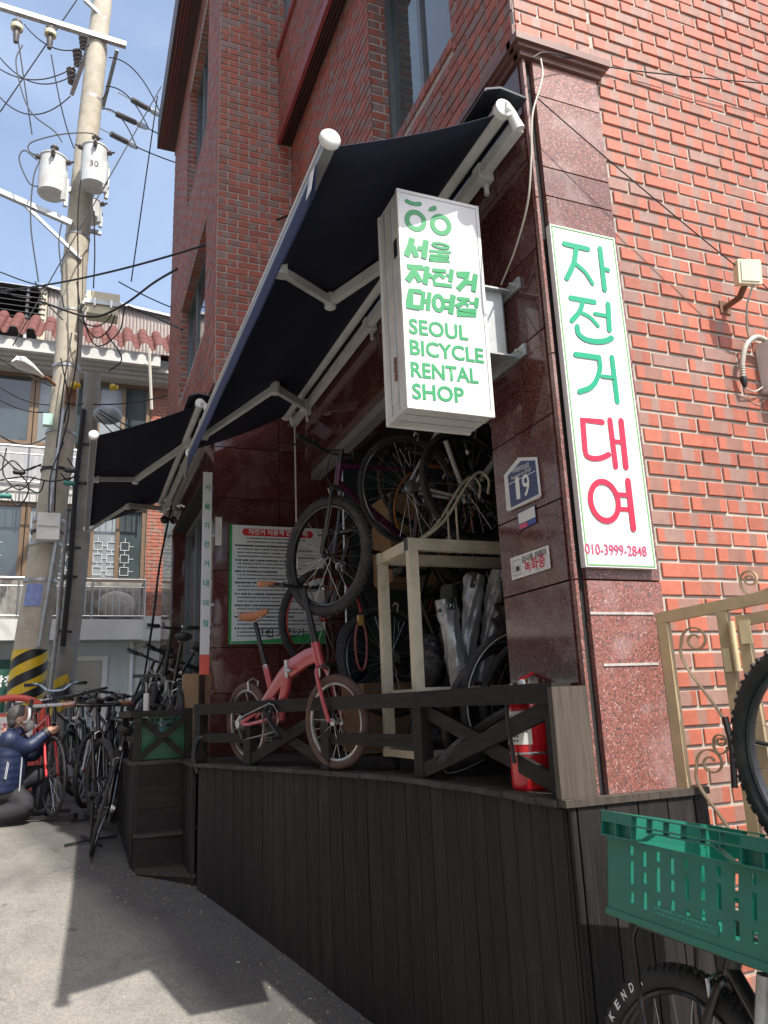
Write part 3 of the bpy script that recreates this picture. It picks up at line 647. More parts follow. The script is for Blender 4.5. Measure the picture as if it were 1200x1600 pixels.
for (yy, zz_) in ((2.52, z0+.02), (2.7, z0+.02), (2.52, z1-.03), (2.7, z1-.03)): MB().lathe((x0+.006, yy, zz_), (-1, 0, 0), [(0, .005), (.004, .004)], 8).build('screw', steel, S)
def zp(x, y): return onY(560+x/3.81, 280+y/3.81, YS)
nY = V((0, -1, 0)); px = 1/3.81*.0022
W = (zp(400, 700)-zp(300, 700)).length/100     # metres per enlarged pixel
g = MB()
def ell(cx, cy, rx, ry, n=28, rot=0): return [zp(cx+rx*math.cos(t)*math.cos(rot)-ry*math.sin(t)*math.sin(rot), cy+.19*rx*math.cos(t)+ry*math.sin(t)) for t in [2*math.pi*i/n for i in range(n)]]
stroke(g, ell(340, 247, 51, 50), 29*W, nY, closed=True); stroke(g, ell(490, 272, 50, 50), 29*W, nY, closed=True)
stroke(g, [zp(288, 130), zp(310, 142), zp(340, 149), zp(366, 147)], 24*W, nY); g2 = [zp(412, 186), zp(425, 168), zp(448, 158), zp(462, 162), zp(466, 180), zp(455, 190), zp(430, 190)]
g.add([p+nY*.0014 for p in g2], [tuple(range(7))]); g.build('logo', greenL, S, smooth=False)
g = MB()
def K(pts, wd=27): stroke(g, [zp(*p) for p in pts], wd*W*1.22, nY, round_=False)
K([(320, 352), (308, 400), (284, 458)], 30); K([(322, 398), (345, 464)], 28); K([(352, 412), (396, 416)], 22); K([(402, 364), (388, 474)], 28)                # seo
stroke(g, ell(489, 397, 48, 13), 14*W, nY, closed=True); K([(420, 427), (553, 437)], 13); K([(486, 432), (484, 452)], 22); K([(424, 452), (540, 461), (537, 476), (424, 468), (421, 484), (545, 492)], 10)  # ul
K([(290, 520), (388, 528)], 24); K([(338, 526), (318, 570), (290, 606)], 30); K([(338, 556), (368, 612)], 28); K([(409, 520), (396, 626)], 26); K([(402, 572), (436, 576)], 24)  # ja
K([(440, 541), (522, 549)], 17); K([(482, 548), (470, 570), (436, 592)], 22); K([(484, 566), (512, 590)], 20); K([(520, 572), (548, 575)], 15); K([(556, 538), (546, 612)], 22); K([(452, 602), (449, 624), (556, 637)], 18)  # jeon
K([(584, 566), (648, 572), (636, 612), (592, 656)], 26); K([(640, 615), (690, 620)], 22); K([(696, 566), (684, 670)], 25)  # geo
K([(376, 672), (312, 664), (300, 756), (366, 768)], 24); K([(388, 668), (376, 778)], 20); K([(424, 674), (412, 782)], 20); K([(382, 724), (418, 728)], 20)  # dae
stroke(g, ell(476, 738, 28, 43), 24*W, nY, closed=True); K([(564, 690), (548, 802)], 27); K([(508, 722), (556, 726)], 17); K([(508, 762), (552, 767)], 17)  # yeo
K([(586, 710), (662, 718)], 16); K([(628, 716), (615, 740), (580, 758)], 20); K([(630, 734), (656, 756)], 18); K([(662, 736), (700, 740)], 14); K([(706, 706), (700, 764)], 22)
K([(594, 778), (702, 788), (698, 812), (588, 800), (593, 778)], 15)  # jeom
g.build('lettering', greenL, S, smooth=False)
for s_, a, b, t in (('SEOUL', (303, 920), (655, 962), 88), ('BICYCLE', (308, 1044), (748, 1098), 86), ('RENTAL', (314, 1176), (716, 1218), 84), ('SHOP', (322, 1308), (632, 1334), 86)):
    letters(s_, greenL, S, zp(*a), zp(*b), nY, bold=.022, tall=t*W*1.02)
# bracket to the pillar
k = MB(); k.prism([(x1, 2.53, 1.4), (x1+.1, 2.53, 1.4), (XF-.005, 2.57, 1.4), (XF-.005, 2.68, 1.4), (x1, 2.68, 1.4)], (0, 0, 1), .29); k.build('bracket', mat('bracket grey', (.5, .54, .56), .4, .2, var=.08, dirt=(.4, .36, .3)), S, smooth=False)
for zz_ in (1.385, 1.69):
    k = MB(); k.box((x1-.001, 2.5, zz_), (XF-.003, 2.7, zz_+.008)); k.beam((XF-.008, 2.43, zz_+.004), (XF-.008, 2.72, zz_+.004), .012, .05); k.build('bracket_flange', galv, S, smooth=False)
    for yy in (2.455, 2.7): MB().lathe((XF-.012, yy, zz_+.004), (-1, 0, 0), [(0, .012), (.01, .012), (.011, .006), (.03, .006)], 6).build('bolt', galv, S, smooth=False)
# ================================================================== TALL SIGN PANEL ON THE PILLAR
P = thing('wall_sign', 'tall white sign panel with green and red Korean lettering on the granite pillar', 'sign', (1.88, 2.25, .46))
ys = 2.245; a, b, c, d = 1.688, 2.008, .452, 1.862
MB().box((a, ys+.0012, c), (b, ys+.03, d)).build('panel', white, P, smooth=False)
e = MB(); q = .0045
for i in (0.006,):
    e.box((a+i, ys-.0012, c+i), (a+i+q, ys+.0014, d-i)); e.box((b-i-q, ys-.0012, c+i), (b-i, ys+.0014, d-i)); e.box((a+i+q, ys-.001, c+i), (b-i-q, ys+.0014, c+i+q)); e.box((a+i+q, ys-.001, d-i-q), (b-i-q, ys+.0014, d-i))
e.build('border', mat('border green', (.16, .42, .14), .5, var=.03), P, smooth=False)
def zq(x, y): return onY(840+x/2.758, 340+y/2.758, ys)
W2 = (zq(300, 700)-zq(200, 700)).length/100
g = MB(); h = MB()
def K2(m, pts, wd=21, sm=True): stroke(m, bez([zq(*p) for p in pts], 5) if len(pts) > 2 and sm else [zq(*p) for p in pts], wd*W2, nY)
K2(g, [(115, 113), (216, 136)]); K2(g, [(166, 126), (158, 185), (142, 228), (125, 261)]); K2(g, [(160, 196), (205, 236), (236, 284)], 17); K2(g, [(268, 134), (288, 310)]); K2(g, [(282, 219), (304, 227)], 17)
K2(g, [(143, 346), (244, 364)]); K2(g, [(197, 357), (180, 405), (147, 444)], 19); K2(g, [(186, 408), (226, 430), (260, 466)], 16); K2(g, [(246, 414), (300, 424)], 15); K2(g, [(303, 373), (309, 484)]); K2(g, [(170, 470), (176, 500), (205, 524), (255, 535), (295, 530), (318, 519)])
K2(g, [(164, 590), (264, 604)]); K2(g, [(264, 604), (268, 650), (250, 705), (222, 735), (180, 750)], 19); K2(g, [(278, 684), (326, 690)], 14); K2(g, [(320, 603), (343, 792)])
g.build('lettering', greenT, P, smooth=False)
K2(h, [(278, 881), (194, 872), (204, 1000)], sm=False); K2(h, [(204, 1000), (212, 1026), (240, 1038), (275, 1035), (306, 1021)], 19); K2(h, [(311, 873), (336, 1072)]); K2(h, [(359, 877), (380, 1074)], 23); K2(h, [(328, 964), (366, 968)], 15)
stroke(h, [zq(287+60*math.cos(t)+6*math.sin(t), 1222+8*math.cos(t)+84*math.sin(t)) for t in [2*math.pi*i/36 for i in range(36)]], 20*W2, nY, closed=True)
K2(h, [(388, 1135), (412, 1340)], 23); K2(h, [(344, 1193), (394, 1197)], 16); K2(h, [(350, 1256), (400, 1258)], 16)
h.build('lettering', redL, P, smooth=False)
letters('010-3999-2848', pinkL, P, zq(206, 1450), zq(472, 1461), nY, bold=.012, tall=36*W2)
# bare adhesive strips and chips left on the pillar front
for i, (p, q_) in enumerate((((922, 958), (1020, 957)), ((943, 1039), (1029, 1039)))):
    a_, b_ = onY(*p, 2.2735), onY(*q_, 2.2735); tag(MB().box((a_.x, 2.271, a_.z-.0045), (b_.x, 2.2748, a_.z+.0045)).build('adhesive_strip', mat('old adhesive', (.4, .375, .35), .8, var=.25, scale=40), None, smooth=False), ['pale strip of old adhesive on the granite pillar, just under the tall sign', 'pale strip of old adhesive on the granite pillar, the lower of two'][i], 'adhesive strip', 'adhesive strips on the pillar')
# ================================================================== PLATES ON THE PILLAR'S STREET FACE
nX = V((-1, 0, 0)); XP = XF-.004
def zr(x, y, X=XP-.012): return onX(760+x/6.667, 680+y/6.667, X)
T = thing('address_plate', 'navy house number plate reading 19 with a pale frame', 'address plate', zr(390, 780))
out = [(207, 420), (355, 235), (530, 230), (575, 630), (560, 655), (245, 795), (232, 780)]
MB().prism([zr(*p, XP-.001) for p in out], nX, .011).build('frame', alum, T, smooth=False)
inn = [(224, 425), (362, 268), (508, 262), (545, 612), (258, 755)]
MB().prism([zr(*p) for p in inn], nX, .0015).build('plate', plateB, T, smooth=False)
letters('1', whiteL, T, zr(322, 672), zr(362, 658), nX, bold=.01, lift=.003, tall=.092); letters('9', whiteL, T, zr(392, 648), zr(466, 622), nX, bold=.01, lift=.003, tall=.092)
letters('이태원로20길', whiteL, T, zr(275, 400), zr(450, 328), nX, bold=.006, lift=.003)
letters('Itaewon-ro 20-gil', whiteL, T, zr(268, 466), zr(470, 364), nX, lift=.003)
g = MB(); stroke(g, [zr(232, 518), zr(518, 372)], .003, nX, round_=False); g.v = [p+nX*.002 for p in g.v]; g.build('divider', whiteL, T, smooth=False)
T = thing('notice_sticker', 'small white information sticker with red and blue footer below the number plate', 'sticker', zr(430, 1000))
MB().prism([zr(*p, XP-.0005) for p in ((322, 815), (505, 722), (525, 912), (340, 1000))], nX, .002).build('card', plateB, T, smooth=False)
MB().prism([zr(*p, XP-.003) for p in ((330, 822), (499, 736), (512, 850), (342, 928))], nX, .001).build('paper', alum, T, smooth=False)
MB().prism([zr(*p, XP-.003) for p in ((342, 940), (424, 902), (430, 946), (348, 984))], nX, .001).build('print', pinkL, T, smooth=False)
MB().prism([zr(*p, XP-.003) for p in ((430, 898), (512, 862), (516, 905), (436, 942))], nX, .001).build('print', mat('print blue', (.05, .09, .3), .5), T, smooth=False)
T = thing('camera_notice', 'white plate with red Korean recording notice low on the dark granite pillar', 'sign', zr(470, 1500))
MB().prism([zr(*p, XP-.0005) for p in ((260, 1285), (648, 1150), (672, 1388), (280, 1512))], nX, .006).build('plate', alum, T, smooth=False)
letters('감시용 카메라', inkL, T, zr(372, 1330, XP-.0065), zr(630, 1240, XP-.0065), nX, bold=.012)
letters('녹화중', redL, T, zr(402, 1425, XP-.0065), zr(618, 1352, XP-.0065), nX, bold=.02)
g = MB()
for a_, b_ in (((278, 1315), (352, 1290)), ((352, 1290), (362, 1445)), ((362, 1445), (288, 1470)), ((288, 1470), (278, 1315))): stroke(g, [zr(*a_, XP-.0065), zr(*b_, XP-.0065)], .0012, nX)
g.prism([zr(*p, XP-.008) for p in ((305, 1375), (340, 1360), (346, 1408), (312, 1420))], nX, .0005); g.build('pictogram', inkL, T, smooth=False)

# ================================================================== WOODEN DECK
D = thing('wooden_deck', 'dark stained timber deck with low cross-braced railing in front of the shop', 'deck', (1.4, 3.9, -1.4))
EDGE = [(1.515, 2.262), (1.505, 2.83), (1.45, 3.42), (1.285, 4.05), (1.02, 4.78), (.76, 5.46)]
def along(pts, step):
    """points each `step` metres along a polyline"""
    p = [V((x, y, 0)) for x, y in pts]; out = [p[0]]; i = 0; t = 0.; cur = p[0]; need = step
    for a, b in zip(p, p[1:]):
        L = (b-a).length; s = need
        while s <= L: out.append(a.lerp(b, s/L)); s += step
        need = s-L
    return out
sm_edge = [(v.x, v.y) for v in bez([(x, y, 0) for x, y in EDGE], 6)]
pts = along(sm_edge, .108)
def plank(name, p, q, zb0, zb1, zt, m, t=.02, gap=.0035, parent=D):
    d = (q-p).normalized(); n = V((d.y, -d.x, 0))*t; p2, q2 = p+d*gap/2, q-d*gap/2; o = random.uniform(-.0015, .0015)*n.normalized()
    # slightly eased edges
    mb = MB(); ch = d*.004
    A = [(p2+n, 0), (p2+ch*0, 0)]
    prof = [p2+n, p2+n*.2, p2+ch, q2-ch, q2+n*.2, q2+n]
    bot = [V((x.x+o.x, x.y+o.y, zb0+(zb1-zb0)*((x-p).length/(q-p).length))) for x in prof]; top = [V((x.x+o.x, x.y+o.y, zt)) for x in prof]; k = len(prof)
    mb.add(bot+top, [tuple(range(k))[::-1], tuple(range(k, 2*k))]+[(i, (i+1) % k, k+(i+1) % k, k+i) for i in range(k)])
    return mb.build(name, m, parent, smooth=False)
for p, q in zip(pts, pts[1:]):
    plank('plank', p, q, ghs(p.x, p.y)-.1, ghs(q.x, q.y)-.1, ZD-.024+random.uniform(-.002, .002), woodV)
nl = MB()
for p, q in zip(pts, pts[1:]):
    d = (q-p).normalized(); n_ = V((-d.y, d.x, 0))
    for t in (.25, .75):
        for zz_ in (ZD-.07, (ZD+ghs(p.x, p.y))/2+random.uniform(-.02, .02)): nl.lathe(p.lerp(q, t)+V((0, 0, zz_+random.uniform(-.01, .01)))+n_*-.001, n_, [(0, .0035), (.003, .0028)], 6)
tag(nl.build('nail_heads', mat('dull nail', (.06, .052, .045), .5, .6), D, smooth=False), kind='stuff')
# planks under the pillar, in the sun
xs = [1.517, 1.545, 1.66, 1.79, 1.915, 2.035, 2.095]
for a, b in zip(xs, xs[1:]): plank('plank', V((b, 2.258, 0)), V((a, 2.258, 0)), -1.6, -1.6, ZD-.022, woodV, t=-.02, gap=.006)
MB().box((1.51, 2.27, -1.6), (1.53, 2.3, ZD-.03)).build('corner_post', woodV, D, smooth=False)
MB().box((1.54, 2.29, -1.6), (2.08, 2.3, ZD-.03)).build('backing', dark, D, smooth=False)
c = MB(); c.box((1.5, 2.228, ZD-.02), (2.1, 2.272, ZD+.003)); c.build('cap_board', woodG, D, smooth=False)
# deck boards, running out from the shop to the edge
def xe(y):
    for (a, b), (c_, d_) in zip(sm_edge, sm_edge[1:]):
        if b <= y <= d_: return a+(c_-a)*(y-b)/(d_-b)
    return sm_edge[-1][0]
y = 2.275
while y < 5.44:
    y2 = min(y+.115, 5.455); ov = .022+random.uniform(0, .012); g = MB(); g2 = .002; dz = random.uniform(-.0015, .0015)
    g.prism([(xe(y+g2)-ov, y+g2, ZD-.022+dz), (XF-.002 if y2 < 2.78 else XF+.001, y+g2, ZD-.022+dz), (XF-.002 if y2 < 2.78 else XF+.001, y2-g2, ZD-.022+dz), (xe(y2-g2)-ov, y2-g2, ZD-.022+dz)], (0, 0, 1), .022)
    g.build('deck_board', woodT, D, smooth=False); y = y2
g = MB(); g.prism([(.74, 5.46, ZD-.022), (XF, 5.46, ZD-.022), (XF, 5.975, ZD-.022), (.74, 5.975, ZD-.022)], (0, 0, 1), .02); g.build('deck_board', woodT, D, smooth=False)
# railing: posts, rails and crossed braces
RZ = .015
def ep(y, off=.035, z=0): return V((xe(y)+off, y, z))
py = [2.30, 3.33, 4.12, 4.86, 5.43]; posts = [ep(v) for v in py]
for i, p in enumerate(posts):
    d = (posts[min(i+1, 4)]-posts[max(i-1, 0)]).normalized()
    MB().beam(p+V((0, 0, ZD)), p+V((0, 0, RZ-.036)), .06, .075, up=d).build('rail_post', woodH, D, smooth=False)
for i in range(4):
    p, q = posts[i], posts[i+1]; d = (q-p).normalized(); n = V((d.y, -d.x, 0))
    MB().beam(p-d*(.03 if i == 0 else -.0015)+V((0, 0, RZ)), q+d*(.03 if i == 3 else -.0015)+V((0, 0, RZ)), .08, .07).build('top_rail', woodH, D, smooth=False)
    if i in (0, 2):
        for k, (za, zb) in enumerate(((ZD+.03, RZ-.05), (RZ-.05, ZD+.03))): MB().beam(p+d*.02+V((0, 0, za))+n*(.0125-.025*k), q-d*.02+V((0, 0, zb))+n*(.012-.024*k)*1.02, .022, .062).build('cross_brace', woodH, D, smooth=False)
    else:
        MB().beam(p+d*.025+V((0, 0, ZD+.16)), q-d*.025+V((0, 0, ZD+.16)),   .03, .058).build('mid_rail', woodH, D, smooth=False)
MB().box((1.5, 2.252, ZD+.004), (1.643, 2.28, RZ+.02)).build('end_panel', woodG, D, smooth=False)
# steps and the landing block in front of the bay
YL = 5.98; XL = .42; XR = .86
L0 = V((XL, YL, 0)); L1 = V((.37, 8.6, 0)); L2 = V((XB, 6.02, 0))
yy = YL; i = 0; dv = (L1-L0).normalized(); n_ = int((L1-L0).length/.11)
for i in range(n_): p = L0+dv*.11*i; q = L0+dv*.11*(i+1); plank('side_plank', p, q, ghs(p.x, p.y)-.1, ghs(q.x, q.y)-.1, ZD-.022, woodV)
for k in range(3):
    za, zb = ZD-.025-.15*k, ZD-.025-.15*(k+1); MB().box((XL+.002, YL-.012-.003*k, zb+.003), (XB-.01, YL+.01, za)).build('riser_board', woodH, D, smooth=False)
MB().box((XL-.002, YL-.02, -1.3), (XL+.035, YL+.02, ZD-.022)).build('corner_post', woodV, D, smooth=False)
for j in range(23):
    ya = YL-.02+j*.115; MB().box((XL-.03-.019*(ya-YL), ya+.002, ZD-.022), (XB-.002, ya+.113, ZD+random.uniform(-.001, .001))).build('deck_board', woodT, D, smooth=False)
MB().prism([(XL+.01, YL-.02, ZD-.5), (XR+.06, YL-.02, ZD-.5), (XR+.06, YL-.13, ZD-.5), (XL+.01, YL-.1, ZD-.5)], (0, 0, 1), .022).build('step_tread', woodT, D, smooth=False)
for k in range(2): MB().box((XL+.012, YL-.095, ZD-.505-.1*(k+1)+.002), (XR+.05, YL-.075, ZD-.505-.1*k)).build('riser_board', woodH, D, smooth=False)
MB().prism([(XL+.02, YL-.07, ZD-.712), (XR+.02, YL-.07, ZD-.712), (.79, 5.44, ZD-.712), (XL+.03, YL-.2, ZD-.712)], (0, 0, 1), .022).build('step_tread', woodT, D, smooth=False)
for p, q in zip(*(lambda L: (L, L[1:]))([V((.45, YL-.19, 0)).lerp(V((.785, 5.455, 0)), i/6) for i in range(7)])): plank('riser_plank', q, p, -1.3, -1.3, ZD-.715, woodV)
MB().box((.76, 5.46, -1.3), (.785, 5.96, ZD-.03)).build('end_board', woodV, D, smooth=False)
# landing railing
lp = [V((XL+.02, YL+.03, 0)), V((.80, 5.99, 0)), V((.40, 6.75, 0))]
LT = .0
MB().beam(lp[0]+V((0, 0, ZD)), lp[0]+V((0, 0, LT-.03)), .05, .05, up=(0, 1, 0)).build('rail_post', woodH, D, smooth=False)
MB().beam(lp[1]+V((0, 0, ZD)), lp[1]+V((0, 0, LT+.03)), .05, .05, up=(0, 1, 0)).build('rail_post', woodH, D, smooth=False)
MB().beam(lp[2]+V((0, 0, ZD)), lp[2]+V((0, 0, LT-.03)), .05, .05, up=(0, 1, 0)).build('rail_post', woodH, D, smooth=False)
MB().beam(V((XL+.0, 6.2, ZD)), V((XL+.04, 6.24, LT-.03)), .04, .02, up=(0, 1, 0)).build('rail_brace', woodH, D, smooth=False)
MB().beam(lp[0]-V((.02, 0, -LT)), lp[1]+V((-.02, 0, LT)), .07, .045).build('top_rail', woodH, D, smooth=False)
MB().beam(lp[0]+V((-.02, -.03, LT+.001)), lp[2]+V((-.02, .03, LT+.001)), .07, .045).build('top_rail', woodH, D, smooth=False)
MB().beam(lp[0]+V((0, .03, ZD+.15)), lp[2]+V((0, -.03, ZD+.15)), .03, .045).build('mid_rail', woodH, D, smooth=False)
for k, (za, zb) in enumerate(((ZD+.03, LT-.04), (LT-.04, ZD+.03))): MB().beam(lp[0]+V((.03, -.012+.022*k, za)), lp[1]+V((-.03, -.012+.022*k, zb)), .018, .045).build('cross_brace', woodH, D, smooth=False)

# ================================================================== BICYCLES
def wheel(parent, c, ax, Rr, tr, tyre=None, rimm=None, knobs=0, spokes=24, rimd=.02, hubw=.06, spm=None, disc=False):
    """wheel > tyre, spokes; c centre, ax axle direction, Rr outer radius, tr tyre half width"""
    c = V(c); ax = V(ax).normalized(); rm = Rr-tr
    w_ = MB(); w_.ring(c, ax, rm-tr*.75-rimd*.5, rimd*.5, 44, 8, flat=max(.5, tr*.62/(rimd*.5)))
    w_.lathe(c-ax*hubw*.6, ax, [(0, .008), (.004, .02), (.01, .02), (.014, .012), (hubw*1.2-.014, .012), (hubw*1.2-.01, .022), (hubw*1.2-.004, .022), (hubw*1.2, .008)], 12)
    if disc: w_.ring(c-ax*hubw*.5, ax, .07, .008, 24, 4, flat=.2)
    wo_ = w_.build('wheel', rimm or blackp, parent)
    t = MB(); t.ring(c, ax, rm, tr, 48, 10)
    if knobs:
        a = ax.orthogonal().normalized(); b = ax.cross(a)
        for i in range(knobs):
            th = 2*math.pi*i/knobs; d = a*math.cos(th)+b*math.sin(th); tg = ax.cross(d)
            for off in ((-.75, .62), (-.3, .95), (.3, .95), (.75, .62)):
                p = c+d*(rm+tr*off[1])+ax*tr*off[0]*.92+tg*((i % 2)*.4+(.5 if abs(off[0]) < .5 else 0))*2*math.pi*Rr/knobs*.5
                nrm = (d*off[1]+ax*off[0]).normalized(); s2 = nrm.cross(tg).normalized()
                u_, v_, n_ = tg*.0065, s2*.0055, nrm*.0065
                t.hexa([p-u_-v_-n_*.4, p+u_-v_-n_*.4, p+u_+v_-n_*.4, p-u_+v_-n_*.4, p-u_*.8-v_*.8+n_, p+u_*.8-v_*.8+n_, p+u_*.8+v_*.8+n_, p-u_*.8+v_*.8+n_])
    t.build('tyre', tyre or rubber, wo_)
    if spokes:
        s = MB(); a = ax.orthogonal().normalized(); b = ax.cross(a)
        for i in range(spokes):
            th = 2*math.pi*i/spokes; th2 = th+(.42 if (i//2) % 2 else -.42); sgn = 1 if i % 2 else -1
            p = c+(a*math.cos(th2)+b*math.sin(th2))*.02+ax*sgn*hubw*.45; q = c+(a*math.cos(th)+b*math.sin(th))*(rm-tr*.7-rimd)
            s.tube([p, q], .0013, 3, cap=False)
        s.build('spokes', spm or steel, wo_)
    return wo_
def rotY(a): return Matrix.Rotation(a, 4, 'Y')
def bike(label, rear, head, pitch=0., lean=0., kind='flat', R_=.34, tr=.016, wb=1.02, frm=None, fork=None, rim=None, tyre=None, bar=None, sad=None, grip=None, knobs=0, steer=0., spokes=24, group=None, sizes=1.0, susp=False, seat_h=.2, stem_h=.08, name='bicycle', barw=.62, fenders=False, bars=True, barup=0.):
    """local: rear contact at origin, x ahead, y to its left, z up"""
    frm = frm or blackp; fork = fork or frm
    M = Matrix.Translation(V(rear)) @ Matrix.Rotation(head, 4, 'Z') @ Matrix.Rotation(-pitch, 4, 'Y') @ Matrix.Rotation(lean, 4, 'X')
    T = local(name, label, 'bicycle', M, group)
    fold = kind == 'fold'
    ra = V((0, 0, R_)); fa = V((wb, 0, R_))
    if fold:
        hb, ht = V((wb-.115, 0, R_+.30)), V((wb-.15, 0, R_+.43)); bb = V((.36, 0, R_+.03)); st = V((.245, 0, R_+.33))
    else:
        hb, ht = V((wb-.13, 0, R_+.385)), V((wb-.17, 0, R_+.515)); bb = V((.415, 0, R_-.055)); st = V((.255, 0, R_+.42))
    ax = (ht-hb).normalized(); S_ = Matrix.Translation(hb) @ Matrix.Rotation(steer, 4, ax) @ Matrix.Translation(-hb)
    f = MB(); tw = .019
    if fold:
        hinge = V((.52, 0, R_+.315)); f2 = MB()
        def flat_tube(m_, pts, wds, hts):
            k = len(m_.v); n = 12
            for p, a_, b_ in zip(pts, wds, hts):
                for j in range(n):
                    t_ = 2*math.pi*j/n; m_.v.append(V(p)+V((0, a_*math.copysign(abs(math.cos(t_))**.6, math.cos(t_)), b_*math.copysign(abs(math.sin(t_))**.6, math.sin(t_)))))
            for i in range(len(pts)-1):
                for j in range(n): j2 = (j+1) % n; m_.f.append((k+i*n+j, k+i*n+j2, k+(i+1)*n+j2, k+(i+1)*n+j))
            m_.f.append(tuple(k+j for j in range(n))); m_.f.append(tuple(k+(len(pts)-1)*n+j for j in range(n))[::-1])
        flat_tube(f, [(wb-.125, 0, R_+.37), (.7, 0, R_+.355), (.53, 0, R_+.305)], [.022, .024, .026], [.045, .05, .055])
        flat_tube(f, [(.515, 0, R_+.30), (.4, 0, R_+.24), (.24, 0, R_+.13), (.12, 0, R_+.05)], [.026, .024, .022, .02], [.055, .05, .042, .035])
        f.tube([ht, hb], .026, 12); f.tube([bb-V((.0, 0, .03)), st], .02, 12); f.tube([(.49, 0, R_+.27), (.42, 0, R_+.12), (.385, 0, R_+.02)], [.03, .03, .026], 12)
        for s in (-1, 1):
            f.tube([(.14, .02*s, R_+.06), (.06, .055*s, R_+.02), (0, .06*s, R_)], .012, 8); f.tube([(.36, .03*s, R_+.03), (.1, .055*s, R_-.005), (0, .06*s, R_)], .011, 8)
        f.lathe(bb-V((0, .04, 0)), (0, 1, 0), [(0, .024), (.08, .024)], 12)
        hj = MB(); hj.box((.505, -.034, R_+.255), (.535, .034, R_+.355)); hj.tube([(.52, -.04, R_+.3), (.6, -.05, R_+.29)], .009, 8)
    else:
        f.tube([bb, st], tw*.85, 10); f.tube([st-V((0, 0, .02)), ht-ax*.02], tw*.9, 10); f.tube([bb, hb+ax*.02], tw*1.15, 10); f.tube([hb, ht], .021, 12)
        for s in (-1, 1):
            f.tube([st-V((-.005, -.015*s, .02)), (.02, .055*s, R_+.02), (0, .06*s, R_)], .0085, 8); f.tube([bb+V((0, .03*s, 0)), (.12, .055*s, R_-.01), (0, .06*s, R_)], .01, 8)
        f.lathe(bb-V((0, .036, 0)), (0, 1, 0), [(0, .022), (.072, .022)], 12)
    fo_ = f.build('frame', frm, T)
    if fold: hj.build('hinge', steel, fo_, smooth=False)
    # seat post, saddle
    sdir = (st-bb).normalized(); sp = st+sdir*seat_h
    MB().tube([st-sdir*.06, sp], .0145, 10).build('seatpost', blackp, T); MB().tube([st-sdir*.015, st+sdir*.012], .02, 10).build('seat_clamp', steel, T)
    k = MB(); prof = [(-.14, .02, .01), (-.12, .066, .03), (-.08, .074, .034), (-.03, .056, .03), (.03, .03, .026), (.09, .02, .022), (.125, .014, .016), (.135, .004, .006)]
    kk = len(k.v); n = 12
    for x, wy, hz in prof:
        for j in range(n):
            t_ = 2*math.pi*j/n; z_ = math.sin(t_)*hz*(.75 if math.sin(t_) > 0 else 1.15); k.v.append(sp+V((x+.02, wy*math.cos(t_), .045+z_+abs(x+.02)*.10)))
    for i in range(len(prof)-1):
        for j in range(n): j2 = (j+1) % n; k.f.append((kk+i*n+j, kk+(i+1)*n+j, kk+(i+1)*n+j2, kk+i*n+j2))
    k.f.append(tuple(kk+j for j in range(n))); k.f.append(tuple(kk+(len(prof)-1)*n+j for j in range(n))[::-1])
    so = k.build('saddle', sad or black, T)
    r_ = MB()
    for s in (-1, 1): r_.tube([sp+V((-.07, .02*s, .03)), sp+V((-.02, .02*s, .008)), sp+V((.04, .02*s, .008)), sp+V((.1, .012*s, .03))], .0035, 6)
    r_.build('saddle_rail', steel, so)
    # fork, front wheel, bars turn together
    g = MB()
    if susp:
        for s in (-1, 1): g.tube([hb+V((0, .05*s, -.01)), hb.lerp(fa, .5)+V((0, .055*s, 0))], .014, 10); g.tube([hb.lerp(fa, .42)+V((0, .055*s, 0)), fa+V((-.005, .055*s, 0))], .02, 10)
        g.beam(hb+V((0, -.065, -.01)), hb+V((0, .065, -.01)), .04, .03)
    else:
        for s in (-1, 1): g.tube(bez([hb, hb+V((.008, .035*s, -.03)), hb.lerp(fa, .5)+V((-.006, .048*s, 0)), fa+V((-.004, .05*s, 0))], 4), .0115, 8)
    g.tube([hb, ht+ax*.01], .015, 8); g.xf(S_); g.build('fork', fork, T)
    stt = ht+ax*stem_h; bc = stt+(V((.0, 0, .0)) if fold else V((.085, 0, .012)))
    if bars:
        g = MB(); g.tube([ht+ax*.0, stt], .0165 if not fold else [.021, .016], 10)
        if not fold: g.tube([stt-ax*.012, bc], .015, 8)
        g.xf(S_).build('stem', blackp if not fold else black, T)
        g = MB(); gr = []
        if kind == 'drop':
            for s in (-1, 1):
                g.tube(bez([bc, bc+V((0, .11*s, 0)), bc+V((.015, .19*s, 0)), bc+V((.09, .2*s, -.005)), bc+V((.115, .205*s, -.06)), bc+V((.075, .21*s, -.125)), bc+V((-.02, .21*s, -.13))], 5), .0145, 8)
                h = MB(); h.tube([bc+V((.08, .2*s, 0)), bc+V((.125, .2*s, .02)), bc+V((.145, .2*s, .06))], [.017, .018, .012], 8); h.tube([bc+V((.14, .2*s, .03)), bc+V((.15, .195*s, -.03)), bc+V((.115, .19*s, -.1))], [.006, .007, .005], 6)
                gr.append(h)
        else:
            hw = barw/2
            g.tube(bez([bc+V((-.05, -hw, .01+barup)), bc+V((-.02, -hw*.55, .008+barup)), bc+V((0, -.07, 0)), bc+V((0, .07, 0)), bc+V((-.02, hw*.55, .008+barup)), bc+V((-.05, hw, .01+barup))], 5), .0115, 8)
        g.xf(S_).build('handlebar', bar or blackp, T)
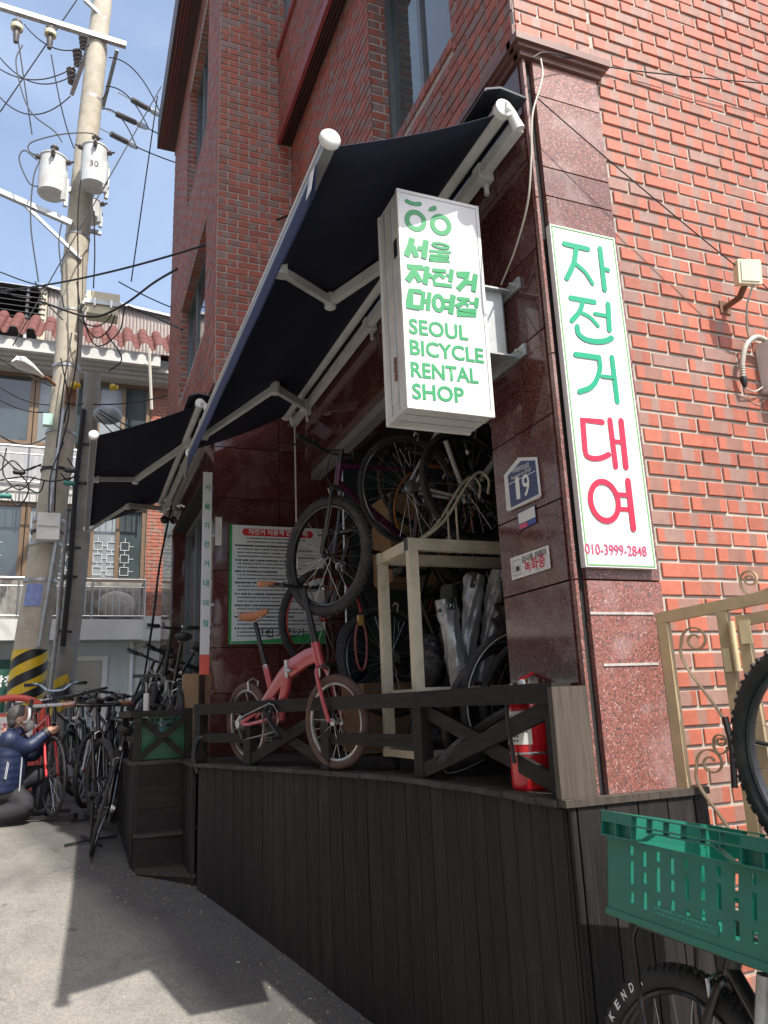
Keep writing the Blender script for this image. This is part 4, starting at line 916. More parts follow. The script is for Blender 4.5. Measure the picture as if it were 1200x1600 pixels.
        if kind == 'drop':
            for h in gr: h.xf(S_).build('brake_hood', black, T)
        else:
            for s in (-1, 1):
                e0, e1 = bc+V((-.05, hw*1.005*s, .01+barup)), bc+V((-.03, (hw-.115)*s, .009+barup))
                MB().tube([e0, e0.lerp(e1, .04), e0.lerp(e1, .96), e1], [.014, .0165, .0165, .015], 10).xf(S_).build('grip', grip or black, T)
                l_ = MB(); l_.tube([e1+V((.0, -.02*s, 0)), e1+V((.035, -.01*s, -.012)), e1+V((.05, .05*s, -.018)), e1+V((.045, .11*s, -.02))], [.011, .008, .0055, .005], 6); l_.box(e1+V((-.015, -.05*s, -.018)), e1+V((.02, -.02*s, .018)))
                l_.xf(S_).build('brake_lever', steel if fold else black, T)
        g = MB()
        for s in (-1, 1):
            w0 = bc+V((.12, .19*s, .04)) if kind == 'drop' else bc+V((.0, (barw/2-.15)*s, .0+barup)); g.tube(bez([w0, w0+V((.1, -.06*s, .03)), hb+V((.09, .02*s, .08)), hb+V((.015, .02*s, -.02))], 6), .0026, 5)
        g.xf(S_).build('brake_cable', cable, T)
    fw_c = S_ @ fa; fw_ax = (S_.to_3x3() @ V((0, 1, 0)))
    wheel(T, fw_c, fw_ax, R_, tr, tyre, rim, knobs, spokes); wheel(T, ra, (0, 1, 0), R_, tr, tyre, rim, knobs, spokes)
    # brakes
    for ctr, MM in ((hb+V((.02, 0, -.015)), S_), (V((.07, 0, R_*2-.0+.0)), Matrix.Identity(4))):
        b_ = MB()
        for s in (-1, 1): b_.tube([ctr+V((.01, 0, .02)), ctr+V((.012, (tr+.014)*s, .0)), ctr+V((.005, (tr+.008)*s, -.045))], .006, 6)
        b_.xf(MM).build('brake', steel, T)
    # drivetrain on the right side (y<0)
    cy = -.055; g = MB(); g.ring(bb+V((0, cy, 0)), (0, 1, 0), .082, .006, 36, 4, flat=.5); g.ring(bb+V((0, cy, 0)), (0, 1, 0), .04, .008, 20, 4, flat=.4)
    for j in range(5): t_ = j*2*math.pi/5; g.beam(bb+V((0, cy, 0)), bb+V((.08*math.cos(t_), cy, .08*math.sin(t_))), .005, .016, up=(0, 1, 0))
    g.build('chainring', blackp if not fold else black, T)
    g = MB(); rc = .036; ca = ra+V((0, cy, 0)); cb = bb+V((0, cy, 0)); u_ = (cb-ca).normalized(); pz = V((-u_.z, 0, u_.x))
    ch = [ca+pz*rc, cb+pz*.084]+[cb+(pz*math.cos(t_)+u_*math.sin(t_))*.084 for t_ in (.6, 1.2, 1.8, 2.5)]+[cb-pz*.084, ca-pz*rc-V((-.03, 0, .06)), ca-pz*rc*1.2]+[ca+(-pz*math.cos(t_)-u_*math.sin(t_))*rc for t_ in (.6, 1.5, 2.4)]
    g.tube(ch, .004, 5, closed=True); g.build('chain', steel, T)
    g = MB()
    for i, rr_ in enumerate((.05, .042, .034, .026)): g.lathe(ra+V((0, cy+.006+.0, 0))+V((0, -.008*i, 0)), (0, -1, 0), [(0, rr_), (.004, rr_)], 20)
    g.build('cassette', steel, T)
    g = MB(); g.beam(ra+V((.0, cy-.01, -.02)), ra+V((.04, cy-.008, -.09)), .018, .022); g.build('derailleur', black, T, smooth=False)
    for s, t_ in ((-1, -.7), (1, math.pi-.7)):
        e_ = bb+V((.165*math.cos(t_), (.062 if s > 0 else -.07), .165*math.sin(t_))); g = MB(); g.beam(bb+V((0, e_.y, 0)), e_, .012, .024, up=(0, 1, 0)); g.build('crank', blackp if not fold else black, T, smooth=False)
        g = MB(); g.box(e_+V((-.045, .01*s, -.011)), e_+V((.045, .085*s, -.003))); g.box(e_+V((-.045, .01*s, .003)), e_+V((.045, .085*s, .011))); g.tube([e_, e_+V((0, .09*s, 0))], .007, 8); g.build('pedal', black, T, smooth=False)
    if fenders:
        for ctr, MM in ((ra, Matrix.Identity(4)), (fa, S_)): g = MB(); g.ring(ctr, (0, 1, 0), R_+.018, .006, 18, 4, flat=4, a0=.2, a1=2.4); g.xf(MM).build('mudguard', black, T)
    return T
def gp(x, y, dz=0): return V((x, y, ghs(x, y)+dz))
def head(a, b): return math.atan2(b[1]-a[1], b[0]-a[0])
# --- the coral folding bicycle on the deck
ra_, fa_ = V((1.035, 4.93, ZD)), V((1.325, 4.04, ZD))
fb = bike('coral pink folding bicycle with brown leather saddle and grips behind the railing', ra_, head(ra_, fa_), kind='fold', R_=.25, tr=.023, wb=(fa_-ra_).length, frm=pinkP, fork=pinkP, tyre=rubberB, rim=mat('silver rim', (.5, .5, .48), .3, .7), sad=brownL, grip=brownL, lean=R(3), seat_h=.3, stem_h=.34, steer=R(6), barw=.56, name='folding_bicycle', fenders=False, spokes=22)
# --- black mountain bicycle with red rims behind it
bike('black mountain bicycle with red rims and white frame lettering behind the folding bicycle', V((2.6, 4.95, ZD+.56)), R(178), R_=.345, tr=.026, wb=1.05, frm=blackp, rim=redrim, steer=R(14), lean=R(-4), susp=True, seat_h=.1, spokes=28)
# --- bicycles hung on and above the rack
bike('dark purple mountain bicycle with knobbly tyre hanging in front of the rules board', V((2.35, 4.35, .76)), R(190), R_=.345, tr=.027, wb=1.03, frm=purpleP, fork=blackp, knobs=64, steer=R(-77), lean=R(-12), seat_h=.08, pitch=R(-14), rim=blackp)
bike('white road bicycle with black wheels resting on top of the cream rack', V((1.8, 4.02, .90)), R(6), R_=.335, tr=.014, wb=.98, frm=whiteP, kind='drop', lean=R(5), seat_h=.05, pitch=R(4), rim=mat('black silver rim', (.12, .12, .12), .25, .7))
bike('black bicycle with one orange rim at the back of the rack', V((2.12, 4.4, .88)), R(4), R_=.335, tr=.016, wb=1.0, frm=blackp, rim=orim, lean=R(8), seat_h=.06)
# --- bicycles on the landing
bike('black folding bicycle with tall handlebar post standing on the landing', V((.74, 6.5, ZD)), R(93), kind='fold', R_=.25, tr=.024, wb=.98, frm=blackp, seat_h=.34, stem_h=.42, lean=R(5), barw=.5, steer=R(14), name='folding_bicycle')
bike('black mountain bicycle leaning on the doorway behind the green crate', V((.56, 6.72, ZD)), R(97), R_=.33, tr=.024, wb=1.03, lean=R(27), steer=R(12), susp=True, knobs=0)
bike('black electric bicycle with thick frame at the far end of the landing', V((.5, 7.45, ZD)), R(92), R_=.31, tr=.03, wb=1.05, lean=R(18), steer=R(-15), susp=True)
# --- bicycles on the street
bike('black road bicycle with drop bars standing tail-on against the landing', gp(.175, 6.37), R(84), kind='drop', R_=.335, tr=.0135, wb=.99, lean=R(13), seat_h=.1, rim=blackp, steer=R(-8))
bike('red racing bicycle with white handlebar tape, its front wheel held by the kneeling man', gp(-.33, 8.55), head((-.33, 8.55), (-.13, 7.66)), kind='drop', R_=.335, tr=.012, wb=.97, frm=redP, bar=whiteP, lean=R(4), seat_h=.12, steer=R(6))
def sb(label, r, f, **k): return bike(label, gp(*r), head(r, f), **k)
sb('white and black bicycle with red and white rims parked in the street row', (.3, 8.95), (.13, 7.98), R_=.335, tr=.02, wb=1.0, frm=whiteP, rim=redrim, steer=R(-10), lean=R(-5), kind='flat', grip=brownL)
sb('pale blue handled bicycle behind the red racing bicycle', (.02, 9.9), (-.16, 8.9), R_=.335, tr=.018, wb=1.0, frm=blackp, bar=bluewP, steer=R(10), lean=R(4), stem_h=.2, barup=.06)
sb('black city bicycle with flat bars in the middle of the street row', (.24, 9.7), (.06, 8.72), R_=.33, tr=.022, wb=1.0, frm=blackp, steer=R(-12), lean=R(7), stem_h=.14)
sb('black mountain bicycle nearest the landing corner in the street row', (.3, 8.2), (.27, 7.2), R_=.335, tr=.026, wb=1.0, frm=blackp, steer=R(20), lean=R(5), susp=True, grip=mat('brown grip', (.15, .06, .04), .6))
sb('black drop-bar bicycle behind the white one in the street row', (.36, 9.6), (.25, 8.62), kind='drop', R_=.335, tr=.014, wb=.99, frm=blackp, steer=R(14), lean=R(-6))
sb('silver and black bicycle at the far end of the street row', (.3, 11.0), (.16, 10.0), R_=.335, tr=.02, wb=1.0, frm=steel, steer=R(-16), lean=R(5), stem_h=.15)
sb('black trekking bicycle at the far end of the street row', (.48, 10.6), (.42, 9.6), R_=.335, tr=.02, wb=1.0, frm=blackp, steer=R(12), lean=R(-7), stem_h=.12, susp=True)
sb('white drop-bar bicycle between the red racing bicycle and the pole', (-.28, 10.3), (-.35, 9.3), kind='drop', R_=.335, tr=.014, wb=.99, frm=whiteP, bar=whiteP, steer=R(8), lean=R(5))
# --- more bicycles crowded inside the shop
bike('black bicycle with large chainring standing on the shop floor behind the rack', V((1.75, 4.28, ZD+.25)), R(8), R_=.335, tr=.022, wb=1.03, frm=blackp, lean=R(-6), seat_h=.1, steer=R(20))
bike('dark bicycle hung upside down deep inside the shop', V((2.2, 4.75, 1.85)), R(8), R_=.335, tr=.018, wb=1.0, frm=steel, lean=R(180), seat_h=.05, kind='drop')
bike('black hybrid bicycle on the rack top, nearest the pillar', V((2.0, 3.62, .84)), R(12), R_=.335, tr=.018, wb=1.0, frm=blackp, lean=R(-4), seat_h=.06)
bike('black bicycle wedged low behind the loose tyres', V((2.1, 3.75, ZD)), R(15), R_=.335, tr=.022, wb=1.02, frm=blackp, lean=R(5), seat_h=.08, steer=R(-20))
# --- bicycles by the gate
c = mat('gate bicycle rim', (.05, .05, .055), .3, .4)
bike('mountain bicycle reared up on its back wheel against the beige iron gate', V((1.93, 1.204, -1.28)), R(90), pitch=R(54), R_=.345, tr=.028, wb=1.08, frm=blackp, knobs=64, rim=c, lean=0, steer=R(4), susp=True, seat_h=.1, bars=False)
cb = bike('black bicycle carrying the green crate, with wide lettered tyre', gp(1.46, 1.85-1.05), R(90), R_=.37, tr=.03, wb=1.05, frm=blackp, rim=blackp, steer=R(0), lean=R(11), susp=False, seat_h=.12, bars=False, knobs=72)
# lettering round the rear tyre's sidewall
LW = Matrix.Translation(V((1.46, 0, ghs(1.46, 1.6)))) @ Matrix.Rotation(R(11), 4, 'Y') @ Matrix.Translation(-V((1.46, 0, ghs(1.46, 1.6))))
cx, cyy, cz = 1.46, 1.85, ghs(1.46, 1.85)+.37
for i, chh in enumerate('KENDA'):
    t_ = R(151-i*7.4); rr_ = .334; d_ = V((0, -math.cos(t_)*-1, math.sin(t_))); d_ = V((0, -math.cos(t_), math.sin(t_)))
    tg_ = V((0, -math.sin(t_), -math.cos(t_))); p_ = V((cx, cyy, cz))+d_*(rr_-.012)
    # letters run along the tangent, their tops outward
    q_ = letters(chh, whiteL, cb, p_-tg_*.0095, p_+tg_*.0095, (-1, 0, 0), bold=.03, lift=.0305, tall=.024, up=d_)
    q_.data.transform(cb.matrix_world.inverted() @ LW)
r_ = MB()
for s in (-1, 1): r_.tube([(1.46+.09*s, 1.85, cz), (1.46+.1*s, 1.93, cz+.24), (1.46+.11*s, 1.96, cz+.41), (1.46+.11*s, 1.94, cz+.445), (1.46+.11*s, 1.44, cz+.45)], .007, 8)
for yy in (1.46, 1.62, 1.78, 1.94): r_.tube([(1.35, yy, cz+.449), (1.57, yy, cz+.449)], .006, 8)
r_.xf(cb.matrix_world.inverted() @ LW); r_.build('front_rack', blackp, cb)
r_ = MB(); r_.tube([(1.37, 1.56, cz+.05), (1.34, 1.5, cz+.44)], .015, 12); r_.xf(cb.matrix_world.inverted() @ LW); r_.build('stay_tube', galv, cb)
# ================================================================== GREEN CRATE ON THE BICYCLE
def crate(label, M, L, Wd, H, m, slots=True, name='plastic_crate', text=False):
    """local: x along the length 0..L, y across 0..Wd, z up; ribbed double rim, slotted walls"""
    T = local(name, label, 'crate', M); t = .004; tap = .011; rimz = H*.74
    def wallx(y_, sgn, nm='side_panel'):
        # long side as a grid of cells with the slots left open
        g = MB(); n = 9; cols = [(.17+.083*i) for i in range(n)] if slots else []
        xs = [0]; hole = set()
        for c_ in cols: xs += [c_*L-.0075, c_*L+.0075]
        xs.append(L)
        pat = [[(.14, .24), (.32, .54), (.6, .69)], [(.12, .28), (.36, .46), (.52, .66)]]
        zs = sorted({0, rimz}|{f_*H for p_ in pat for r__ in p_ for f_ in r__})
        def P_(x, z, o): k_ = tap*(1-z/H); return V((k_+(L-2*k_)*x/L, y_+sgn*(-k_)+sgn*o, z))
        for i in range(len(xs)-1):
            ci = (i-1)//2 if i % 2 == 1 else None
            for j in range(len(zs)-1):
                zc = (zs[j]+zs[j+1])/2/H
                if ci is not None and any(a_ < zc < b_ for a_, b_ in pat[ci % 2]): continue
                x0_, x1_, z0_, z1_ = xs[i], xs[i+1], zs[j], zs[j+1]
                g.hexa([P_(x0_, z0_, 0), P_(x1_, z0_, 0), P_(x1_, z1_, 0), P_(x0_, z1_, 0), P_(x0_, z0_, -t), P_(x1_, z0_, -t), P_(x1_, z1_, -t), P_(x0_, z1_, -t)])
        return g.build(nm, m, T, smooth=False)
    wallx(0, -1); wallx(Wd, 1)
    for x_, s in ((0, -1), (L, 1)):
        g = MB(); k_ = tap; g.hexa([(x_-s*k_, k_, 0), (x_-s*k_, Wd-k_, 0), (x_-s*(k_+t), Wd-k_, 0), (x_-s*(k_+t), k_, 0), (x_-s*k_*.26, k_*.26, rimz), (x_-s*k_*.26, Wd-k_*.26, rimz), (x_-s*(k_*.26+t), Wd-k_*.26, rimz), (x_-s*(k_*.26+t), k_*.26, rimz)]); g.build('end_panel', m, T, smooth=False)
    MB().box((tap, tap, .006), (L-tap, Wd-tap, .012)).build('floor_panel', m, T, smooth=False)
    [MB().box((tap-.004, ya_, -.012), (L-tap+.004, ya_+.024, .0055)).build('base_rail', m, T, smooth=False) for ya_ in (tap-.004, Wd-tap-.02)]
    # rim: three flanges and upright ribs all round, dipping along the middle of the long side
    rim_ = MB(); o = .016
    for s, y_ in ((-1, 0), (1, Wd)):
        def fl(x0_, x1_, za, zb): rim_.hexa([(x0_, y_-s*.004, za), (x1_, y_-s*.004, zb), (x1_, y_+s*o, zb), (x0_, y_+s*o, za), (x0_, y_-s*.004, za+.004), (x1_, y_-s*.004, zb+.004), (x1_, y_+s*o, zb+.004), (x0_, y_+s*o, za+.004)])
        lo, dip = rimz, rimz+.028
        bn = [(0, lo), (.2, lo), (.27, lo+.006), (.33, dip), (.67, dip), (.75, lo+.004), (.8, lo), (1, lo)]
        for (a_, za), (b_, zb) in zip(bn, bn[1:]): fl(a_*L, b_*L, za, zb)
        fl(0, L, (rimz+H)/2+.004, (rimz+H)/2+.004); fl(-.008, L+.008, H-.004, H-.004)
        for i in range(11):
            x_ = L*i/10; zb = rimz if x_ < .25*L or x_ > .75*L else dip
            rim_.box((x_-.0015, y_-s*.003, zb), (x_+.0015, y_+s*(o-.0005), H-.001))
        for (xa, xb) in ((0, .2*L), (.8*L, L)): rim_.box((xa+.0005, y_+s*(o-.005), (rimz+H)/2+.006), (xb-.0005, y_+s*(o-.001), H-.0015)); rim_.box((xa, y_-s*.001, rimz+.001), (xb, y_-s*.0045, H-.002))
    for s, x_ in ((-1, 0), (1, L)):
        for za in (rimz, (rimz+H)/2+.0045, H-.0045): rim_.box((x_-s*.004, .002, za), (x_+s*o, Wd-.002, za+.0038))
        for i in range(8): rim_.box((x_-s*.003, Wd*i/7-.0015, rimz+.0005), (x_+s*(o-.0006), Wd*i/7+.0015, H-.0012))
        rim_.box((x_-s*.001, .003, rimz+.0015), (x_-s*.0045, Wd-.003, H-.0025))
    rim_.build('rim', m, T, smooth=False)
    if text:
        g = MB(); g.box((.3*L, tap*.9-.0025, .012*2), (.66*L, tap*.9+.002, .05)); g.build('embossed_plate', m, T, smooth=False)
        rr = random.Random(3); g = MB()
        for k_ in range(2):
            x_ = .32*L
            while x_ < .63*L: w_ = rr.uniform(.006, .016); g.box((x_, tap*.9-.0036, .03+.011*(1-k_)), (x_+w_, tap*.9-.0024, .036+.011*(1-k_))); x_ += w_+.003
        g.build('embossed_marks', mat('crate emboss', (.03, .24, .17), .5), T, smooth=False)
    return T
# its length runs along the kerb towards the viewer; local x -> -Y, local y -> +X
zc = cz+.471
Mx = LW @ Matrix.Translation(V((1.46-.19, 2.0, zc))) @ Matrix(((0, 1, 0, 0), (-1, 0, 0, 0), (0, 0, 1, 0), (0, 0, 0, 1)))
crate('green plastic crate with slotted sides and ribbed rim on the bicycle rack', Mx, .65, .39, .262, crateG, text=True)
# emerald crate on the landing
Mx = Matrix.Translation(V((.47, 6.12, ZD+.016))) @ Matrix.Rotation(R(-3), 4, 'Z')
ec = crate('emerald green drinks crate behind the landing railing', Mx, .34, .28, .285, crateG2, slots=False)
for i, zt in enumerate((.06, .1)):
    g = MB(); rr = random.Random(i); x_ = .09
    while x_ < .3: w_ = rr.uniform(.008, .02); g.box((x_, .012-.02*0, .045+zt*.4), (x_+w_, .0135, .06+zt*.4)); x_ += w_+.006
    g.build('print', whiteL, ec, smooth=False)
MB().box((.12, -.003, .155), (.155, .004, .2)).build('sticker', mat('sky blue print', (.1, .4, .65), .5), ec, smooth=False)

# ================================================================== RACK WITH BICYCLE PARTS
xr0, xr1, yr0, yr1 = 1.53, 2.5, 3.42, 3.82; zt = .80
K_ = thing('storage_rack', 'cream painted timber rack on castors under the hung bicycles', 'rack', (2, 3.6, ZD))
for (x_, y_) in ((xr0, yr0), (xr0, yr1), (xr1, yr0), (xr1, yr1)): MB().box((x_-.024, y_-.024, ZD+.11), (x_+.024, y_+.024, zt-.061)).build('post', cream, K_, smooth=False)
for y_ in (yr0, yr1):
    MB().box((xr0-.03, y_-.02, zt-.06), (xr1+.03, y_+.02, zt)).build('top_beam', cream, K_, smooth=False)
    MB().box((xr0+.0245, y_-.018, ZD+.34), (xr1-.0245, y_+.018, ZD+.4)).build('mid_beam', cream, K_, smooth=False)
    MB().box((xr0-.03, y_-.022, ZD+.07), (xr1+.03, y_+.022, ZD+.109)).build('base_beam', cream, K_, smooth=False)
for x_ in (xr0, xr1):
    MB().box((x_-.02, yr0+.0245, zt-.058), (x_+.02, yr1-.0245, zt-.002)).build('end_beam', cream, K_, smooth=False); MB().box((x_-.018, yr0+.0245, ZD+.345), (x_+.018, yr1-.0245, ZD+.395)).build('end_beam', cream, K_, smooth=False)
    MB().box((x_-.02, yr0+.0225, ZD+.072), (x_+.02, yr1-.0225, ZD+.107)).build('end_beam', cream, K_, smooth=False)
MB().box((xr0-.033, yr0-.022, zt-.062), (xr0-.0305, yr0+.022, zt+.001)).build('end_cap', black, K_, smooth=False)
for (x_, y_) in ((xr0+.03, yr0), (xr0+.03, yr1), (xr1-.03, yr0), (xr1-.03, yr1)):
    g = MB(); g.lathe((x_-.012, y_, ZD+.028), (1, 0, 0), [(0, .02), (.002, .028), (.022, .028), (.024, .02)], 16); g.box((x_-.016, y_-.012, ZD+.03), (x_-.013, y_+.012, ZD+.069)); g.box((x_+.013, y_-.012, ZD+.03), (x_+.016, y_+.012, ZD+.069)); g.build('castor', black, K_)
for i in range(4):   # slanting wire wheel-holders on the shelf
    y_ = yr0+.05+i*.1; g = MB(); g.tube(bez([(1.6, y_, zt), (1.75, y_, zt+.12), (1.9, y_, zt+.33), (1.98, y_, zt+.4), (2.03, y_, zt+.36), (2.02, y_, zt+.28)], 6), .008, 8)
    if i < 2: g.tube([(1.82, y_, zt), (1.82, y_, zt+.22)], .006, 8); g.build('wheel_holder', cream, K_)
# loose tyres under the shelf
for i, (x_, y_, z_, rr_, tl, hd, lb) in enumerate(((1.93, 3.2, -.0, .325, 10, 10, 'black tyre with pale sidewall line leaning in the middle of the tyre pile'), (2.02, 3.12, -.01, .315, 16, -6, 'black slick tyre leaning right beside the pillar'), (1.84, 3.3, -.02, .31, 24, 22, 'treaded tyre at the back of the tyre pile'), (1.76, 3.12, -.08, .3, 58, 35, 'thin tyre lying slanted across the rack base'))):
    d_ = Matrix.Rotation(R(hd), 3, 'Z') @ Matrix.Rotation(R(tl), 3, 'X') @ V((0, 1, 0)); bz = ZD+rr_*math.cos(R(tl))+.02
    g = MB(); g.ring((x_, y_, bz), d_, rr_-.02, .021, 52, 8); o = g.build('loose_tyre', rubber); tag(o, lb, 'tyre', 'loose tyres by the rack')
    if i in (0, 3): g = MB(); g.ring(V((x_, y_, bz))-d_*.02, d_, rr_-.022, .0028, 48, 5); g.build('sidewall_line', whiteL, o)
# rolled tarpaulins
for i, (b_, t_, r0, m_, lb) in enumerate((((1.78, 3.45, .08), (1.72, 3.47, .5), .05, silverP, 'folded grey tarpaulin with dark hem on the shelf, leaning outward'), ((1.82, 3.5, .08), (1.93, 3.52, .64), .047, silverP, 'silver tarpaulin roll with dark eyelet hem standing on the shelf'), ((1.93, 3.52, .08), (2.09, 3.54, .66), .045, silverP, 'plain silver tarpaulin roll beside the pillar'), ((1.80, 3.62, .08), (1.84, 3.64, .6), .045, darkG, 'dark green tarpaulin roll behind the silver ones'))):
    b_, t_ = V(b_), V(t_); d_ = t_-b_; g = MB(); n = 14; rr = random.Random(i); kk = 0
    prof = [(f_, r0*(1+.08*math.sin(f_*9+i)+rr.uniform(-.05, .05))) for f_ in [j/8 for j in range(9)]]
    g.lathe(b_, d_, [(f_*d_.length, r_) for f_, r_ in [(j/26, prof[min(8, int(j/26*8))][1]) for j in range(27)]], 30)
    dn = d_.normalized()
    for q_ in range(len(g.v)):
        w_ = g.v[q_]-b_; ax_ = dn*w_.dot(dn); rd = w_-ax_; th = math.atan2(rd.y, rd.x); hh = w_.dot(dn)
        g.v[q_] = b_+ax_+rd*(1+.1*math.sin(th*3+hh*7+i)+.07*math.sin(th*7-hh*23)+.05*math.sin(hh*61+th*2))
    o = tag(g.build('tarpaulin_roll', m_), lb, 'tarpaulin', 'tarpaulins on the rack')
    if i < 3: g = MB(); g.lathe(b_+d_*.86, d_, [(0, prof[7][1]*1.03), (d_.length*.15, prof[8][1]*1.04)], n); g.build('hem', darkG if i != 2 else silverP, o); MB().ring(b_+d_*.92+V((-.01, -r0*1.07, 0)), (0, -1, 0), .011, .0035, 16, 5).build('eyelet', steel, o)
# odds and ends inside
for i, (c_, r_, lb) in enumerate((((2.12, 3.42, .36), (.13, .1, .2), 'crumpled black plastic sheet beside the tarpaulin rolls'), ((1.68, 3.62, .2), (.09, .1, .14), 'black saddle bag on the rack shelf behind its outer posts'), ((2.25, 3.3, .05), (.14, .14, .3), 'heap of black inner tubes at the foot of the pillar'), ((1.75, 3.7, -.1), (.14, .12, .18), 'dark holdall on the rack base'))):
    g = MB(); g.ball(c_, r_, 26, 18); rr = random.Random(i+50); c_ = V(c_)
    for q_ in range(len(g.v)): w_ = g.v[q_]-c_; f_ = 1+.16*math.sin(w_.x*47+w_.z*31+i)*math.sin(w_.y*53-w_.z*23)+.08*math.sin(w_.z*90+w_.x*70); g.v[q_] = c_+w_*f_
    tag(g.build('plastic_bundle', mat('black plastic film', (.02, .02, .022), .25, var=.3, scale=20, bmp=.01)), lb, 'bundle')
tag(MB().box((3.1, 3.3, .55), (3.14, 4.6, 1.35)).build('green_panel', mat('green panel', (.03, .3, .05), .5, var=.2)), 'bright green panel on the wall deep inside the shop', 'panel')
tag(MB().box((2.2, 5.3, .9), (2.6, 5.7, 1.6)).build('cardboard_box', card), 'brown cardboard box high up inside the shop', 'box')
tag(MB().box((1.9, 5.2, ZD), (2.5, 5.7, .15)).build('cardboard_box', card), 'brown cardboard box on the shop floor behind the folding bicycle', 'box')
bp = MB(); bp.ball((1.6, 4.55, .32), (.11, .09, .2), 14, 12); bp.ball((1.56, 4.5, .24), (.08, .06, .12)); bp.tube(bez([(1.56, 4.5, .45), (1.52, 4.42, .35), (1.55, 4.45, .15)], 5), .012, 6)
tag(bp.build('backpack', mat('navy nylon', (.012, .014, .025), .7, var=.2)), 'dark navy backpack hanging between the folding bicycle and the red-rimmed wheel', 'backpack')
g = MB(); g.tube([(1.5+.035*math.sin(t), 4.12, .33+.14*math.cos(t)) for t in [2*math.pi*i/24 for i in range(24)]], .008, 8, closed=True); o = tag(g.build('cable_lock', mat('maroon cable', (.16, .03, .02), .45)), 'maroon cable lock hanging in a loop beside the rack post', 'lock')
MB().box((1.485, 4.105, .44), (1.515, 4.135, .5)).build('lock_barrel', mat('brass', (.5, .32, .08), .35, .8), o, smooth=False)
g = MB(); g.tube(bez([(.79, 5.4, ZD-.06), (.76, 5.4, ZD+.04), (.78, 5.4, ZD+.15), (.85, 5.38, ZD+.16)], 6), .017, 10); g.tube([(.85, 5.38, ZD+.16), (.9, 5.36, ZD+.145)], .021, 10)
tag(g.build('rubber_hose', black), 'short black rubber hose hooked over the railing by the steps', 'hose')
# floor pump on the landing
g = thing('floor_pump', 'white floor pump with black T handle behind the emerald crate', 'pump', (.545, 6.62, ZD))
MB().tube([(.545, 6.62, ZD+.02), (.545, 6.62, .16)], .024, 14).build('barrel', white, g); MB().tube([(.545, 6.62, .15), (.54, 6.62, .29)], .008, 8).build('rod', steel, g)
q = MB(); q.beam((.43, 6.62, .3), (.65, 6.62, .3), .028, .026); q.tube([(.54, 6.62, .25), (.54, 6.62, .3)], .016, 10); q.build('handle', black, g); MB().box((.47, 6.56, ZD), (.62, 6.68, ZD+.02)).build('foot_plate', black, g, smooth=False)
tag(MB().box((.82, 6.42, ZD), (.93, 6.6, .3)).build('cardboard_box', card), 'tall brown cardboard box propped in the far doorway', 'box')
# ================================================================== FIRE EXTINGUISHER
ex = V((1.607, 2.6, ZD)); X_ = thing('fire_extinguisher', 'red fire extinguisher with white label standing behind the railing by the pillar', 'fire extinguisher', ex)
MB().lathe(ex, (0, 0, 1), [(0, .066), (.006, .072), (.012, .074), (.29, .074), (.32, .068), (.345, .05), (.36, .024), (.372, .022)], 28).build('cylinder', extR, X_)
MB().lathe(ex+V((0, 0, .128)), (0, 0, 1), [(0, .0745), (.001, .0752), (.008, .0752), (.009, .0745)], 28).build('band', steel, X_)
g = MB(); n = 14
for j in range(n+1):
    t = R(150+100*j/n); d_ = V((math.cos(t), math.sin(t), 0))*.0752; g.v += [ex+d_+V((0, 0, .165)), ex+d_+V((0, 0, .285))]
for j in range(n): g.f.append((2*j, 2*j+2, 2*j+3, 2*j+1))
lb = g.build('label', whiteL, X_)
rr = random.Random(4); g = MB()
for k in range(6):
    z_ = .175+.016*k
    for j in range(9):
        if rr.random() < .75:
            t0 = R(158+9.3*j); t1 = t0+R(6); P_ = [ex+V((math.cos(t)*.0757, math.sin(t)*.0757, z_+dz)) for t, dz in ((t0, 0), (t1, 0), (t1, .006 if k < 4 else .012), (t0, .006 if k < 4 else .012))]; g.add(P_, [(0, 1, 2, 3)])
g.build('print', inkL, lb, smooth=False)
MB().lathe(ex+V((0, 0, .37)), (0, 0, 1), [(0, .016), (.03, .016), (.034, .012)], 14).build('valve', mat('brass valve', (.5, .33, .12), .35, .8), X_)
MB().lathe(ex+V((-.018, -.016, .385)), (-.6, -.8, 0), [(0, .016), (.012, .016), (.013, .014)], 16).build('gauge', steel, X_)
MB().beam(ex+V((-.02, 0, .4)), ex+V((.1, .0, .445)), .022, .008).build('lever', extR, X_, smooth=False); MB().beam(ex+V((-.01, 0, .385)), ex+V((.115, 0, .365)), .024, .01).build('carry_handle', extR, X_, smooth=False)
MB().tube(bez([ex+V((-.02, 0, .385)), ex+V((-.075, -.01, .37)), ex+V((-.095, -.02, .27)), ex+V((-.085, -.03, .1))], 6), .008, 8).build('hose', black, X_)
MB().ring(ex+V((-.0, -.005, .4)), (.2, 1, 0), .022, .0015, 18, 5).build('pin_ring', steel, X_)
